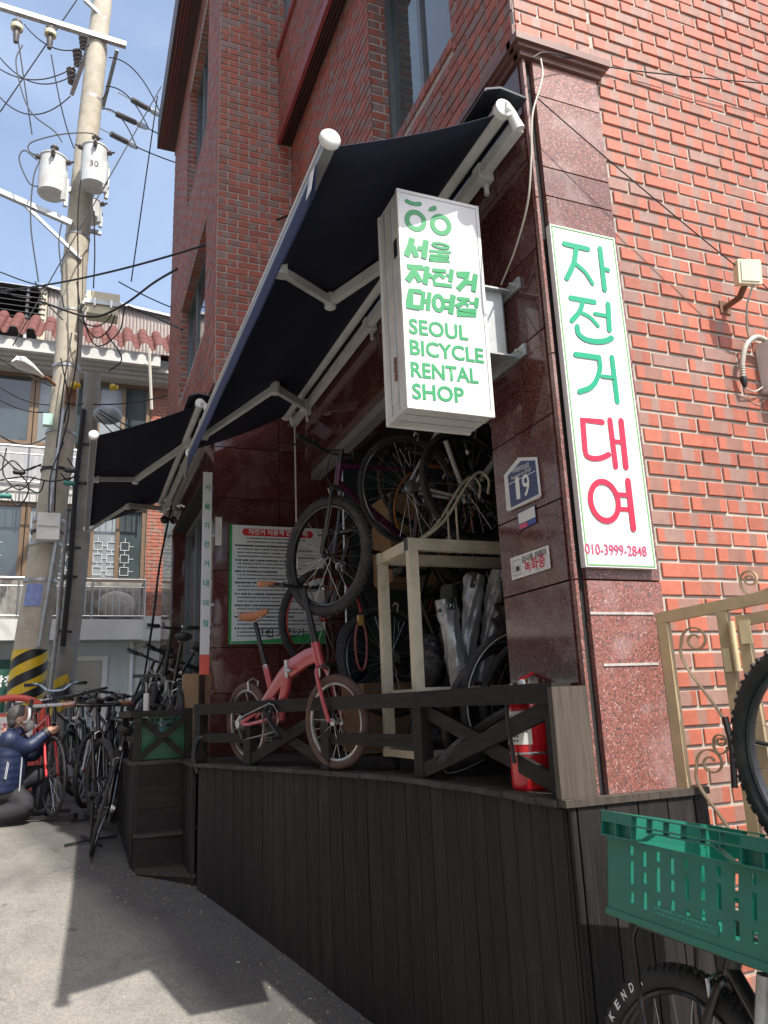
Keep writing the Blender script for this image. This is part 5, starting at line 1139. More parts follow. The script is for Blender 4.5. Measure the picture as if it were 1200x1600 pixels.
# ================================================================== RULES BOARD AND STRIP SIGN
yb_ = 5.945; Rb = thing('rules_board', 'white Korean cycling rules board with red heading and green edge on the granite wall', 'notice board', (1.45, 5.95, .5))
MB().box((1.085, yb_, .495), (1.86, yb_+.012, 1.44)).build('board', mat('board white', (.62, .66, .68), .35, var=.03), Rb, smooth=False)
MB().box((1.08, yb_-.0015, .49), (1.1, yb_+.011, 1.442)).build('edge_strip', mat('edge green', (.02, .25, .06), .5), Rb, smooth=False)
g = MB(); g.prism([(1.103, yb_-.0015, .497)]+[(1.103+.755*t, yb_-.0015, .515+.09*t*t) for t in [i/10 for i in range(11)]]+[(1.858, yb_-.0015, .497)], (0, 1, 0), .001); g.build('green_wave', mat('wave green', (.03, .3, .08), .5), Rb, smooth=False)
g = MB(); g.prism([(1.21+.03*math.cos(t), yb_-.0015, 1.385+.03*math.sin(t)) for t in [R(90+18*i) for i in range(11)]]+[(1.74+.03*math.cos(t), yb_-.0015, 1.385+.03*math.sin(t)) for t in [R(-90+18*i) for i in range(11)]], (0, 1, 0), .001); g.build('heading_bar', mat('heading red', (.5, .015, .02), .4), Rb, smooth=False)
letters('자전거 이용객 안전수칙', whiteL, Rb, (1.23, yb_-.0015, 1.37), (1.72, yb_-.0015, 1.37), nY, bold=.02, lift=.001)
letters('그린 자전거', inkL, Rb, (1.29, yb_-.0015, .55), (1.68, yb_-.0015, .55), nY, bold=.01, lift=.002)
g = MB(); rr = random.Random(11); z_ = 1.33
for row in range(27):
    hd_ = row in (2, 6, 9, 12, 15, 18, 21, 24); x_ = 1.125 if hd_ else (1.22 if row < 2 else 1.145); end = rr.uniform(1.4, 1.6) if hd_ else rr.uniform(1.6, 1.82)
    while x_ < end: w_ = rr.uniform(.008, .016); g.box((x_, yb_-.0012, z_), (x_+w_, yb_+.001, z_+(.014 if hd_ else .01))); x_ += w_+(.003 if rr.random() < .75 else .009)
    z_ -= .029 if not hd_ else .026
    if row in (1, 5, 8, 11, 14, 17, 20, 23): z_ -= .006
g.build('small_print', inkL, Rb, smooth=False)
Ss = thing('strip_sign', 'narrow upright white sign with green lettering on the corner of the bay', 'sign', (.91, 5.95, .4))
MB().box((.868, 5.965, .42), (.94, 5.98, 1.87)).build('panel', signwhite, Ss, smooth=False); MB().box((.868, 5.964, .27), (.94, 5.98, .419)).build('red_panel', redplas, Ss, smooth=False)
for i, ch in enumerate('서울자전거대여점'):
    if ch: letters(ch, greenT, Ss, (.882, 5.964, 1.72-i*.155), (.926, 5.964, 1.72-i*.155), nY, bold=.02, lift=.0015)
MB().beam((.94, 5.972, 1.35), (.97, 5.972, 1.35), .01, .02).build('bracket', galv, Ss, smooth=False); MB().beam((.94, 5.972, .8), (.97, 5.972, .8), .01, .02).build('bracket', galv, Ss, smooth=False)
tag(MB().box((.97, 5.96, 1.27), (1.02, 5.975, 1.5)).build('switch_plate', alum, None, smooth=False), 'pale metal switch plate on the granite beside the rules board', 'switch plate')
# ================================================================== IRON GATE
G = thing('iron_gate', 'beige painted iron fence panel and gate with scrollwork beside the brick wall', 'gate', (2.03, 2.25, -1.45))
GE = V((.41, -.912, .0)).normalized(); GO = V((2.03, 2.25, 0)); GN = V((-GE.y, GE.x, 0)); GN = -GN if GN.x > 0 else GN
def pg(px, py): d = ray(px, py); return d*(GO.dot(GN)/d.dot(GN))            # a point of the gate's plane
def gs(px, py=1050): return (pg(px, py)-GO).dot(GE)                          # metres out from the wall
def gP(s_, z): return GO+GE*s_+V((0, 0, z))
def gt(s_, z=0): return z+.085*s_                                            # the rails climb a little
def gb(name, a, b, w_=.036, h_=.036, m=beige): return MB().beam(a, b, w_, h_, up=GN).build(name, m, G, smooth=False)
s1, s2, s3 = gs(1047), gs(1143), gs(1173); zt0 = .272; se = 1.15
gb('post', gP(s1, -1.5), gP(s1, gt(s1, zt0)-.021)); gb('top_rail', gP(s1-.02, gt(s1-.02, zt0)), gP(se, gt(se, zt0)), .04, .034); gb('post', gP(s2, -1.5), gP(s2, gt(s2, zt0)-.021))
gb('leaf_stile', gP(s3, -1.4), gP(s3, gt(s3, zt0)-.045)); gb('leaf_rail', gP(s3+.019, gt(s3, zt0)-.062), gP(se-.05, gt(se, zt0)-.062)); gb('leaf_rail', gP(s3+.019, -1.32), gP(se-.05, -1.32)); gb('leaf_stile', gP(se-.03, -1.4), gP(se-.03, gt(se, zt0)-.045))
for k in range(4): sk = s3+.16+.17*k; gb('bar', gP(sk, -1.3), gP(sk, gt(sk, zt0)-.081), .015, .015)
hs = (s2+s3)/2; h = MB(); zh = pg(1148, 1010).z; h.tube([gP(hs, zh-.085)+GN*.024, gP(hs, zh+.085)+GN*.024], .011, 10); h.beam(gP(hs+.024, zh+.045)+GN*.0205, gP(hs+.06, zh+.045)+GN*.0205, .003, .08, up=(0, 0, 1)); h.beam(gP(hs-.02, zh-.045)+GN*.0205, gP(hs-.045, zh-.045)+GN*.0205, .003, .08, up=(0, 0, 1)); h.build('hinge', mat('cream hinge', (.58, .48, .28), .5), G)
def ribbon(p, name='scroll'):
    g = MB()
    for i in range(len(p)):
        t = (p[min(i+1, len(p)-1)]-p[max(i-1, 0)]).normalized(); n_ = GN.cross(t)*.0025; b_ = GN*.009; g.v += [p[i]-n_-b_, p[i]-n_+b_, p[i]+n_+b_, p[i]+n_-b_]
    for i in range(len(p)-1):
        for j in range(4): j2 = (j+1) % 4; g.f.append((4*i+j, 4*i+j2, 4*i+4+j2, 4*i+4+j))
    g.f += [(0, 1, 2, 3), tuple(len(g.v)-4+j for j in range(4))[::-1]]
    return g.build(name, beige, G)
def curl(px, py, rad, start, turns, tail):
    c = pg(px, py); n = 26; out = []
    for i in range(n+1): f_ = i/n; th = start+turns*2*math.pi*f_; r_ = rad*(.28+.72*f_); out.append(c+GE*r_*math.cos(th)+V((0, 0, r_*math.sin(th))))
    return out+bez([out[-1]]+[pg(*q) for q in tail], 6)[1:]
E4 = R(180-1.45*360)
ribbon(curl(1086, 1000, .05, E4, 1.45, [(1064, 1022), (1078, 1050), (1118, 1104), (1138, 1136)]))
ribbon(curl(1126, 1158, .024, E4, 1.45, [(1116, 1168), (1124, 1178), (1136, 1172), (1142, 1155)]))
ribbon(curl(1111, 1192, .05, E4, 1.45, [(1088, 1216), (1100, 1240), (1126, 1276), (1146, 1306)]))
ribbon(curl(1171, 905, .032, E4, 1.45, [(1160, 920), (1172, 929), (1205, 918)]))
g = MB(); g.tube(bez([pg(1135, 1120)+GN*.012, pg(1140, 1140)+GN*.015, pg(1146, 1165)+GN*.015, pg(1150, 1230)+GN*.012], 5), .011, 8); g.tube([pg(1142, 1150)+GN*.015, pg(1215, 1165)+GN*.02], .007, 8)
tag(g.build('cable_lock', black), 'black cable lock wrapped around the iron gate scroll', 'lock')
# ================================================================== THINGS FIXED TO THE SIDE WALL
A_ = thing('antenna_box', 'small square cream antenna box on a wall bracket', 'antenna box', (2.63, 2.28, 1.66))
ctr = V((2.622, 2.145, 1.755)); rot = Matrix.Translation(ctr) @ Matrix.Rotation(R(-14), 4, 'Z') @ Matrix.Rotation(R(8), 4, 'X')
g = MB(); g.prism([(-.052, -.018, -.055), (.052, -.018, -.055), (.055, -.018, -.05), (.055, -.018, .05), (.05, -.018, .055), (-.05, -.018, .055), (-.055, -.018, .05), (-.055, -.018, -.05)], (0, 1, 0), .036); g.xf(rot); g.build('case', creamP, A_, smooth=False)
g = MB(); g.box((-.042, -.0215, -.044), (.042, -.017, .044)); g.xf(rot); g.build('cover', mat('cream cover', (.7, .66, .52), .5), A_, smooth=False)
g = MB(); g.tube([ctr+V((0, .02, -.04)), ctr+V((0, .06, -.085)), (ctr.x, YW-.008, ctr.z-.09)], .014, 10); g.box((ctr.x-.03, YW-.012, ctr.z-.12), (ctr.x+.03, YW-.006, ctr.z-.06)); g.build('bracket', rust, A_)
g = MB(); g.tube(bez([ctr+V((.02, .0, -.055)), ctr+V((.01, .04, -.14)), ctr+V((.06, .1, -.23)), (2.78, YW-.012, 1.52), (2.95, YW-.012, 1.53)], 7), .0045, 6); g.build('cable', cablew, A_)
U_ = thing('wall_box', 'white utility box with ribbed grey conduit loop at the edge of the brick wall', 'utility box', (2.8, 2.25, 1.25))
bc_ = onY(1204, 575, 2.24); MB().box((bc_.x-.01, 2.2, bc_.z-.1), (bc_.x+.2, YW-.006, bc_.z+.13)).build('case', white, U_, smooth=False)
pts_ = bez([onY(1203, 535, 2.24), onY(1182, 527, 2.24), onY(1166, 540, 2.24), onY(1160, 565, 2.25), onY(1161, 590, 2.26)], 12)
g = MB(); g.tube(pts_, [.0105+.0022*(i % 2) for i in range(len(pts_))], 10); g.build('conduit', conduit, U_)
g = MB(); g.lathe(onY(1161, 588, 2.26), (.02, .0, -1), [(0, .013), (.012, .016), (.03, .014), (.05, .008)], 12); g.build('gland', black, U_)
g = MB(); g.tube(bez([onY(1164, 606, 2.26), onY(1178, 612, 2.27), onY(1190, 606, 2.27), onY(1206, 596, 2.27)], 6), .0035, 6); g.tube(bez([onY(1163, 606, 2.27), onY(1172, 625, 2.29), onY(1185, 632, 2.29), onY(1195, 625, 2.29)], 6), .0018, 6); g.build('cable', cablew, U_)
wc = 'cables on the brick wall'
def wire(pts, r, label, m=None, group=None, cat='cable', name='cable', n=6): return tag(MB().tube(pts, r, n).build(name, m or cable), label, cat, group)
wire(bez([onY(832, 90, 2.2), onY(860, 83, 2.22), onY(960, 106, 2.27), onY(1100, 122, 2.24), onY(1240, 134, 2.2)], 8), .0032, 'black cable running level from the capital across the bricks', group=wc)
wire(catenary(onY(838, 152, 2.2), ctr+V((-.05, .01, .03)), .01), .0028, 'black cable slanting from the pillar top to the antenna box', group=wc)
wire(catenary(ctr+V((.055, .01, -.005)), onY(1260, 500, 2.2), .01), .0028, 'black cable leaving the antenna box towards the edge', group=wc)
wire(bez([onY(845, 92, 2.21), onY(848, 115, 2.2), onY(843, 140, 2.19), onY(832, 180, 2.19), onY(830, 250, 2.2), onY(824, 320, 2.25), onY(805, 390, 2.4), onY(783, 445, 2.55)], 8), .004, 'cream cable trailing from the capital down to the sign box', cablew, wc)
wire([onX(762, 196, 1.635), onX(700, 205, 1.6)], .002, 'thin wire stretched over the awning hood', group=wc)
# ================================================================== OPPOSITE HOUSE
YO = 15.0; H = thing('white_house', 'white house across the street with terracotta tiled eave and balconies', 'house', (-1, YO, -.6))
def hb_(name, a, b, m, par=None): return MB().box(a, b).build(name, m, par or H, smooth=False)
def oz(py, px=100): return onY(px, py, YO).z
XH0, XH1 = -7.5, 2.6
hb_('wall', (XH0, YO+.05, -.8), (XH1, YO+.4, 1.3), stuccoB); hb_('floor_band', (XH0, YO-.55, 1.3), (1.08, YO+.3, 1.66), stucco); hb_('corner_pier', (1.02, YO-.05, -.8), (1.62, YO+.049, 1.299), stucco); hb_('corner_pier', (1.081, YO-.3, 1.3), (1.62, YO+.3, 1.75), stucco)
hb_('wall', (XH0, YO+.051, 1.67), (XH1, YO+.4, 6.5), mortar)
ob = brick_rects(1.13, 1.62, 1.75, 6.4, 1.2, 1.75)
tag(obj('brick_pier', brick_mesh('brick_pier', ob, (0, YO+.0, 0), (1, 0, 0), (0, 0, 1), (0, -1, 0), off=OFF[H.name], proud=.01, inset=.05), brickM, H), kind='stuff')
hb_('pier_backing', (1.12, YO+.001, 1.751), (1.62, YO+.05, 6.4), mortar)
ob = brick_rects(1.66, 2.6, -.5, 6.4, 1.7, 1.75)
tag(obj('brick_wing', brick_mesh('brick_wing', ob, (0, YO+.045, 0), (1, 0, 0), (0, 0, 1), (0, -1, 0), off=OFF[H.name], proud=.01, inset=.05), brickD, H), kind='stuff')
# floors of glazed balconies: windows, white lattice, rails
def ofl(zb, zt_, lat, gm):
    fr_ = [(-6.2, -4.2), (-4.2, -2.4), (-2.4, -1.02), (-1.0, .08), (.1, 1.1)]
    for i, (a_, b_) in enumerate(fr_):
        window(H, 'window', (a_, YO+.02, zb), (1, 0, 0), (0, 0, 1), (0, -1, 0), b_-a_, zt_-zb, browna, gm, (.5,), bar=.07, depth=.06)
        if lat:
            g = MB(); y_ = YO-.012; nx = max(2, int((b_-a_-.2)/.24)); nz = int((zt_-zb-.5)/.24)
            for ix in range(nx):
                for iz in range(nz):
                    cx_, cz_ = a_+.16+ix*.24, zb+.2+iz*.24; q = .075
                    for p1, p2 in (((cx_-q, cz_-q), (cx_+q, cz_-q)), ((cx_+q, cz_-q), (cx_+q, cz_+q)), ((cx_+q, cz_+q), (cx_-q, cz_+q)), ((cx_-q, cz_+q), (cx_-q, cz_-q)), ((cx_+q, cz_), (cx_+.165, cz_)), ((cx_, cz_+q), (cx_, cz_+.165))): g.beam((p1[0], y_, p1[1]), (p2[0], y_, p2[1]), .008, .011, up=(0, 1, 0))
            tag(g.build('lattice', white, H, smooth=False), kind='stuff')
ofl(2.42, 3.85, True, [glassC, glassD]); ofl(4.98, 6.4, False, [glassC, glassD, glassC])
hb_('wall_panel', (XH0, YO-.1, 3.86), (1.12, YO+.05, 4.2), stucco); hb_('wall_panel', (XH0, YO-.04, 4.2), (1.12, YO+.05, 4.97), mat('balcony back', (.35, .36, .37), .6)); hb_('wall_panel', (XH0, YO-.04, 1.68), (1.12, YO+.05, 2.41), mat('balcony clutter', (.2, .19, .17), .8, var=.6, scale=5))
for zb in (1.72, 4.12):
    zt_ = zb+.66; g = MB(); y_ = YO-.5
    for z_, r_ in ((zb, .018), (zt_, .024), (zt_-.14, .014)): g.tube([(XH0, y_, z_), (1.1, y_, z_)], r_, 8)
    x_ = XH0
    while x_ < 1.1: g.tube([(x_, y_, zb), (x_, y_, zt_-.14)], .009, 5); x_ += .115
    for x_ in (-5, -3, -1, .2, 1.1): g.tube([(x_, y_, zb-.06), (x_, y_, zt_)], .02, 8)
    g.tube([(1.1, y_, zt_), (1.1, YO+.03, zt_)], .022, 8)
    for y2 in (YO-.35, YO-.2, YO-.05): g.tube([(1.1, y2, zb), (1.1, y2, zt_)], .009, 5)
    g.build('balcony_railing', steel, H)
g = MB(); g.ball((.62, YO-.25, 1.95), (.34, .2, .26)); tag(g.build('bundle', mat('grey bundle', (.4, .38, .34), .9)), 'rounded pale bundle stored on the lower balcony across the street', 'bundle')
g = MB(); g.ball((-.1, YO-.28, 2.0), (.2, .12, .28)); g.tube(bez([(-.28, YO-.3, 2.26), (-.1, YO-.32, 2.3), (.08, YO-.3, 2.24)], 5), .05, 8); tag(g.build('clothes_bundle', mat('patterned cloth', (.3, .28, .2), .9, var=.7, scale=9)), 'patterned clothes draped on the lower balcony across the street', 'clothes')
# cornice and tiles
for i, (z0_, z1_, o_) in enumerate(((6.4, 6.47, .35), (6.47, 6.54, .42), (6.54, 6.61, .5))): hb_('cornice', (XH0, YO-o_, z0_+.001), (1.9, YO+.3, z1_), stonet)
hb_('fascia', (XH0, YO-.62, 6.612), (1.22, YO+.3, 6.86), stucco); hb_('fascia', (1.221, YO-.4, 6.612), (2.4, YO+.3, 6.84), stucco)
tm = MB(); n = 10; m1 = n+1     # one pantile: a raised barrel, then a sagging pan
for (y_, dz, sc_) in ((0, 0, 1.), (.4, .3, .93)):
    for r0, r1 in ((.1, .1), (.078, .078)):
        for i in range(m1): t = math.pi*i/n; tm.v.append(V((-r0*math.cos(t)*sc_, y_, dz+r1*math.sin(t)*sc_)))
for i in range(n): tm.f += [(i, i+1, 2*m1+i+1, 2*m1+i), (m1+i, 3*m1+i, 3*m1+i+1, m1+i+1), (i, m1+i, m1+i+1, i+1)]
pan = [(.078, 0), (.115, -.045), (.145, -.055), (.175, -.045), (.212, 0)]; k_ = len(tm.v)
tm.v += [V((x_, y_, z_+dz)) for (y_, dz) in ((0, 0), (0, -.022), (.4, .3)) for x_, z_ in pan]
for i in range(4): tm.f += [(k_+i, k_+i+1, k_+10+i+1, k_+10+i), (k_+i, k_+5+i, k_+6+i, k_+i+1)]
tme = tm.mesh('roof_tile'); tme.materials.append(tilered)
rf = hb_('roof', (XH0, YO-.5, 6.9), (2.3, YO+1.2, 6.92), tilered)
for row in range(3):
    x_ = XH0
    while x_ < 2.2:
        o = obj('roof_tile', tme, None, rf); o.location = V((x_, YO-.74+.33*row+random.uniform(-.012, .012), 6.93+.26*row-(.03 if x_ > 1.22 else 0)))-OFF[H.name]; o.rotation_euler = (0, 0, R(random.uniform(-1.5, 1.5))); x_ += .29
# ground floor: shopfront windows, green banner, drain pipe
window(H, 'window', (-.62, YO-.0, -.3), (1, 0, 0), (0, 0, 1), (0, -1, 0), 1.15, 1.36, white, glassG, (), bar=.09, depth=.05)
window(H, 'window', (-3.4, YO-.0, -.4), (1, 0, 0), (0, 0, 1), (0, -1, 0), 2.1, 1.5, white, glassG, (.5,), bar=.09, depth=.05)
MB().tube([(.93, YO-.08, -.7), (.93, YO-.08, 1.29)], .035, 10).build('drain_pipe', white, H)
bn_ = thing('shop_banner', 'dark green shop banner with white Korean lettering behind the striped pole', 'banner', (-1.5, YO-.2, .4)); MB().box((-2.6, YO-.25, .12), (-.93, YO-.2, 1.0)).build('panel', mat('banner green', (.015, .075, .05), .6), bn_, smooth=False)
letters('소막창', whiteL, bn_, (-1.5, YO-.252, .56), (-.95, YO-.252, .56), nY, bold=.03, lift=.004)
# rooftop shed with corrugated walls
sh = thing('rooftop_shed', 'corrugated metal rooftop shed behind the tiled eave', 'shed', (.5, YO+1.0, 7.1)); g = MB(); n = 150
for i in range(n+1): x_ = -.95+3.6*i/n; g.v += [V((x_, YO+.85+.018*math.sin(i*2.1), 6.9)), V((x_, YO+.85+.018*math.sin(i*2.1), 8.72-.11*(x_+.9)))]
for i in range(n): g.f.append((2*i, 2*i+2, 2*i+3, 2*i+1))
g.build('corrugated_wall', corr, sh); MB().hexa([(-1.1, YO+.75, 8.74), (2.7, YO+.75, 8.33), (2.7, YO+3, 8.33), (-1.1, YO+3, 8.74), (-1.1, YO+.75, 8.79), (2.7, YO+.75, 8.38), (2.7, YO+3, 8.38), (-1.1, YO+3, 8.79)]).build('roof_sheet', galv, sh, smooth=False)
MB().box((-.95, YO+.9, 6.9), (-.94, YO+3, 8.7)).build('side_wall', corr, sh, smooth=False)
pg_ = thing('roof_pergola', 'dark slatted canopy frame on the roof beside the corrugated shed', 'pergola', (-2, YO+1, 7.1))
for x_ in (-3.6, -2.5, -1.35, -1.05): MB().tube([(x_, YO+.9, 6.95), (x_, YO+.9, 8.7)], .035 if x_ != -1.05 else .09, 8).build('post', white if x_ != -1.05 else cream, pg_)
for i in range(9): MB().box((-4.2, YO+.8, 7.75+.12*i), (-1.0, YO+2.6, 7.765+.12*i)).build('slat', black if i < 8 else galv, pg_, smooth=False)
hb_('parapet_wall', (-4.2, YO+2.6, 6.95), (-1, YO+2.7, 8.2), dark, pg_)
# ================================================================== UTILITY POLES
def PP(px, py, Y=10.): return onY(px, py, Y)
pl = [V((-.575, 10, -.85)), PP(50, 1000), PP(93, 700), PP(125, 330), PP(160, 0), PP(160, 0)+(PP(160, 0)-PP(125, 330))*.35]
U1 = thing('utility_pole', 'tall leaning concrete utility pole with transformers and street lamp', 'utility pole', pl[0])
MB().tube(bez(pl, 4), [.205-.085*i/20 for i in range(21)], 22).build('shaft', concrete, U1)
def pat(z):
    for a_, b_ in zip(pl, pl[1:]):
        if a_.z <= z <= b_.z: return a_.lerp(b_, (z-a_.z)/(b_.z-a_.z))
    return pl[-1]
def prad(z): return .205-.085*(z-pl[0].z)/(pl[-1].z-pl[0].z)
def band(par, z, m=galv, h=.04, o=.006): MB().lathe(pat(z)-V((0, 0, h/2)), (0, 0, 1), [(0, prad(z)+o), (h, prad(z)+o)], 20).build('band', m, par)
for z in (1.6, 2.05, 2.2, 2.35, 3.0, 3.5, 4.4, 5.2, 6.35, 8.6, 9.55, 9.75): band(U1, z, galv if z not in (2.2, 3.0) else cable, .035)
# hazard stripes wrap
ct = .0
for i in range(9):
    g = MB(); n = 12; z0_ = .16+.12*i
    for j in range(n+1):
        th = R(178+180*j/n); z_ = z0_-.26+.30*j/n; zc0, zc1 = max(.02, min(z_, .78)), max(.02, min(z_+.12, .78)); d_ = V((math.cos(th), math.sin(th), 0)); g.v += [pat(zc0)+d_*(prad(zc0)+.006), pat(zc1)+d_*(prad(zc1)+.006)]
    g.f = [(2*j, 2*j+2, 2*j+3, 2*j+1) for j in range(n)]; g.build('hazard_stripe', yellow if i % 2 == 0 else black, U1)
g = MB()
for j in range(9):
    th = R(225+60*j/8); d_ = V((math.cos(th), math.sin(th), 0)); g.v += [pat(1.28)+d_*(prad(1.28)+.004), pat(1.55)+d_*(prad(1.55)+.004)]
g.f = [(2*j, 2*j+2, 2*j+3, 2*j+1) for j in range(8)]; nb = g.build('notice', mat('blue notice', (.2, .26, .5), .6, var=.5, scale=60), U1)
# crossarms
def arm(a_, b_, w_=.075): return MB().beam(a_, b_, w_, w_).build('crossarm', galv, U1, smooth=False)
ta = PP(-60, -8, 9.86); tb = PP(197, 71, 9.86); arm(ta, tb)
arm(PP(143, 60, 10.2), PP(143, 60, 10.2)+V((-.24, 1.05, -.02))*1.15, .06); arm(PP(183, 78, 10.15), PP(160, 170, 10.9), .05)
la, lb_ = PP(-50, 278, 9.8), PP(113, 350, 9.8); arm(la, lb_, .07); MB().beam(PP(30, 312, 9.8), PP(127, 405, 9.83), .04, .04).build('brace', galv, U1, smooth=False)
MB().beam(PP(113, 345, 9.9), PP(97, 425, 10.6), .05, .05).build('brace', galv, U1, smooth=False); MB().beam(PP(138, 360, 9.95), PP(158, 365, 10.), .05, .05).build('step_bolt', galv, U1, smooth=False)
MB().beam(PP(132, 0, 9.85), PP(164, 30, 9.9), .05, .04).build('brace', galv, U1, smooth=False)
def insul(p, ax, n_, r_, L_, m=porc, par=U1, name='insulator'):
    prof = []
    for i in range(n_): h_ = L_*i/n_; prof += [(h_, r_*.45), (h_+L_*.12/n_*3, r_), (h_+L_*.5/n_, r_), (h_+L_*.55/n_, r_*.45)]
    return MB().lathe(p, ax, prof+[(L_, r_*.4)], 12).build(name, m, par)
d0 = PP(149, 57, 10.2)
for t in (.22, .52, .85): p = PP(143, 60, 10.2)+V((-.24, 1.05, -.02))*1.15*t+V((-.03, 0, .035)); insul(p, (-.15, 0, 1), 4, .075, .3)
for px_ in (28, 80):
    p = PP(px_, 28 if px_ == 28 else 38, 9.86); MB().lathe(p+V((0, 0, -.42)), (0, 0, 1), [(0, .03), (.12, .045), (.22, .04), (.26, .07), (.34, .07), (.36, .015), (.45, .012)], 12).build('cutout_switch', porc, U1)
    MB().lathe(p+V((0, 0, -.2)), (0, 0, 1), [(0, .08), (.06, .085), (.07, .03)], 12).build('cutout_cap', creamP, U1)
def strain(p, q):
    d_ = (q-p); insul(p.lerp(q, .3), d_, 10, .045, d_.length*.42); MB().tube([p, p.lerp(q, .3)], .012, 6).build('insulator_rod', steel, U1); MB().tube([p.lerp(q, .72), p.lerp(q, .8), p.lerp(q, .97), q], [.02, .05, .045, .012], 8).build('clamp', galv, U1)
for (a_, b_) in (((186, 145), (250, 180)), ((160, 168), (230, 200)), ((155, 200), (214, 230))): strain(PP(*a_, 10.3), PP(*b_, 11.2))
def trafo_(cx_, cy_, w_, h_, Y, tilt=0, txt=None):
    c_ = PP(cx_, cy_, Y); r_ = w_; t0 = c_-V((0, 0, h_/2)); tr_ = MB().lathe(t0, (.0, 0, 1), [(0, r_*.9), (.015, r_), (h_*.93, r_), (h_*.94, r_*1.06), (h_*.97, r_*1.06), (h_, r_*.8), (h_+.02, r_*.3)], 26).build('transformer', trafo, U1)
    insul(c_+V((0, 0, h_/2)), (0, 0, 1), 3, .055, .2)
    for j in range(3): MB().lathe(c_+V((r_*math.cos(R(200+70*j)), r_*math.sin(R(200+70*j)), h_*.36)), (math.cos(R(200+70*j)), math.sin(R(200+70*j)), .15), [(0, .03), (.05, .035), (.06, .015), (.1, .012)], 10).build('bushing', porc, U1)
    for j in (-30, 12): MB().beam(c_+V((r_*.9*math.cos(R(j)), r_*.9*math.sin(R(j)), -h_*.3)), c_+V((r_*1.18*math.cos(R(j)), r_*1.18*math.sin(R(j)), -h_*.3)), .05, h_*.75).build('lug', trafo, U1, smooth=False)
    MB().beam(c_+V((0, r_*.9, 0)), pat(c_.z), .06, .09).build('hanger', galv, U1, smooth=False)
    if txt: letters(txt, inkL, U1, c_+V((-.055, -r_-.002, -.1)), c_+V((.055, -r_-.002, -.1)), nY, bold=.005, lift=.002)
    return tr_
trafo_(82, 276, .175, .58, 9.75); trafo_(147, 262, .17, .62, 9.62, txt='30'); trafo_(140, 330, .15, .3, 10.25)
# boxes on the pole
def pbox(name, px0, py0, px1, py1, Y, dep, m): a_, b_ = PP(px0, py0, Y), PP(px1, py1, Y); return MB().box((a_.x, Y, a_.z), (b_.x, Y+dep, b_.z)).build(name, m, U1, smooth=False)
pbox('meter_box', 59, 800, 92, 843, 9.63, .15, white); pbox('meter_lid', 60, 801, 91, 822, 9.61, .019, alum); pbox('junction_box', 68, 645, 82, 664, 9.72, .1, mint); pbox('rusty_guard', 103, 604, 118, 630, 9.78, .1, rust)
MB().tube([PP(99, 640, 9.76), PP(88, 720, 9.74), PP(77, 800, 9.72)], .03, 8).build('riser_pipe', galv, U1); MB().tube([PP(88, 843, 9.7), PP(70, 950, 9.72), PP(60, 1010, 9.75)], .022, 8).build('riser_pipe', galv, U1)
# lamp
MB().tube(bez([PP(86, 602, 9.85), PP(75, 592, 9.75), PP(66, 588, 9.65)], 5), .022, 8).build('lamp_arm', rust, U1)
lh = MB(); a_, b_ = PP(68, 589, 9.62), PP(18, 568, 9.2); d_ = b_-a_
for i, (f_, r_) in enumerate(((0, .03), (.12, .05), (.35, .1), (.6, .14), (.85, .12), (1, .03))):
    c_ = a_+d_*f_+V((0, 0, .04*math.sin(f_*3)))
    for j in range(14): t = 2*math.pi*j/14; lh.v.append(c_+V((0, 1, 0))*r_*math.cos(t)+V((.0, 0, 1))*(r_*.75*math.sin(t) if math.sin(t) > 0 else r_*.25*math.sin(t)))
for i in range(5):
    for j in range(14): j2 = (j+1) % 14; lh.f.append((i*14+j, i*14+j2, (i+1)*14+j2, (i+1)*14+j))
lh.f += [tuple(range(14)), tuple(70+j for j in range(14))[::-1]]; lh.build('lamp_head', white, U1)
# thinner second pole
p2 = [V((-.2, 11, -.8)), PP(100, 1060, 11), PP(125, 850, 11), PP(145, 585, 11)]
U2 = thing('utility_pole', 'thin grey concrete pole with cables and grey street lamp behind the awning', 'utility pole', p2[0]); MB().tube(bez(p2, 4), [.15-.035*i/12 for i in range(13)], 18).build('shaft', concrete2, U2)
for py_ in (700, 760, 860, 905, 990): c_ = PP(145-(py_-585)*.098, py_, 11); MB().lathe(c_, (.08, 0, 1), [(0, .142), (.03, .142)], 16).build('band', black, U2)
MB().tube([PP(131, 640, 10.86), PP(118, 760, 10.85), PP(109, 900, 10.84), PP(98, 1010, 10.83)], .035, 8).build('cable_bundle', cable, U2)
MB().tube([PP(78, 1090, 10.8), PP(92, 960, 10.84), PP(105, 800, 10.85)], .028, 8).build('riser_pipe', galv, U2)
for i in range(3):
    g = MB(); n = 8; z0_ = .28+.16*i
    for j in range(n+1): th = R(185+140*j/n); c_ = p2[0].lerp(p2[1], .7); d_ = V((math.cos(th), math.sin(th), 0))*.147; g.v += [V((c_.x, c_.y, z0_-.3+.02*j))+d_, V((c_.x, c_.y, z0_-.18+.02*j))+d_]
    g.f = [(2*j, 2*j+2, 2*j+3, 2*j+1) for j in range(n)]; g.build('hazard_stripe', yellow if i % 2 == 0 else black, U2)
lh = MB(); c_ = PP(168, 655, 10.7); lh.ball(c_+V((0, 0, .06)), (.2, .16, .13), 16, 8); lh.build('lamp_head', mat('lamp grey', (.3, .33, .35), .4), U2); MB().ball(c_+V((0, 0, 0)), (.17, .13, .05), 14, 6).build('lamp_glass', alum, U2)
MB().tube([c_+V((-.1, .05, .1)), PP(141, 665, 11)], .025, 8).build('lamp_arm', mat('lamp grey', (.3, .33, .35), .4), U2)
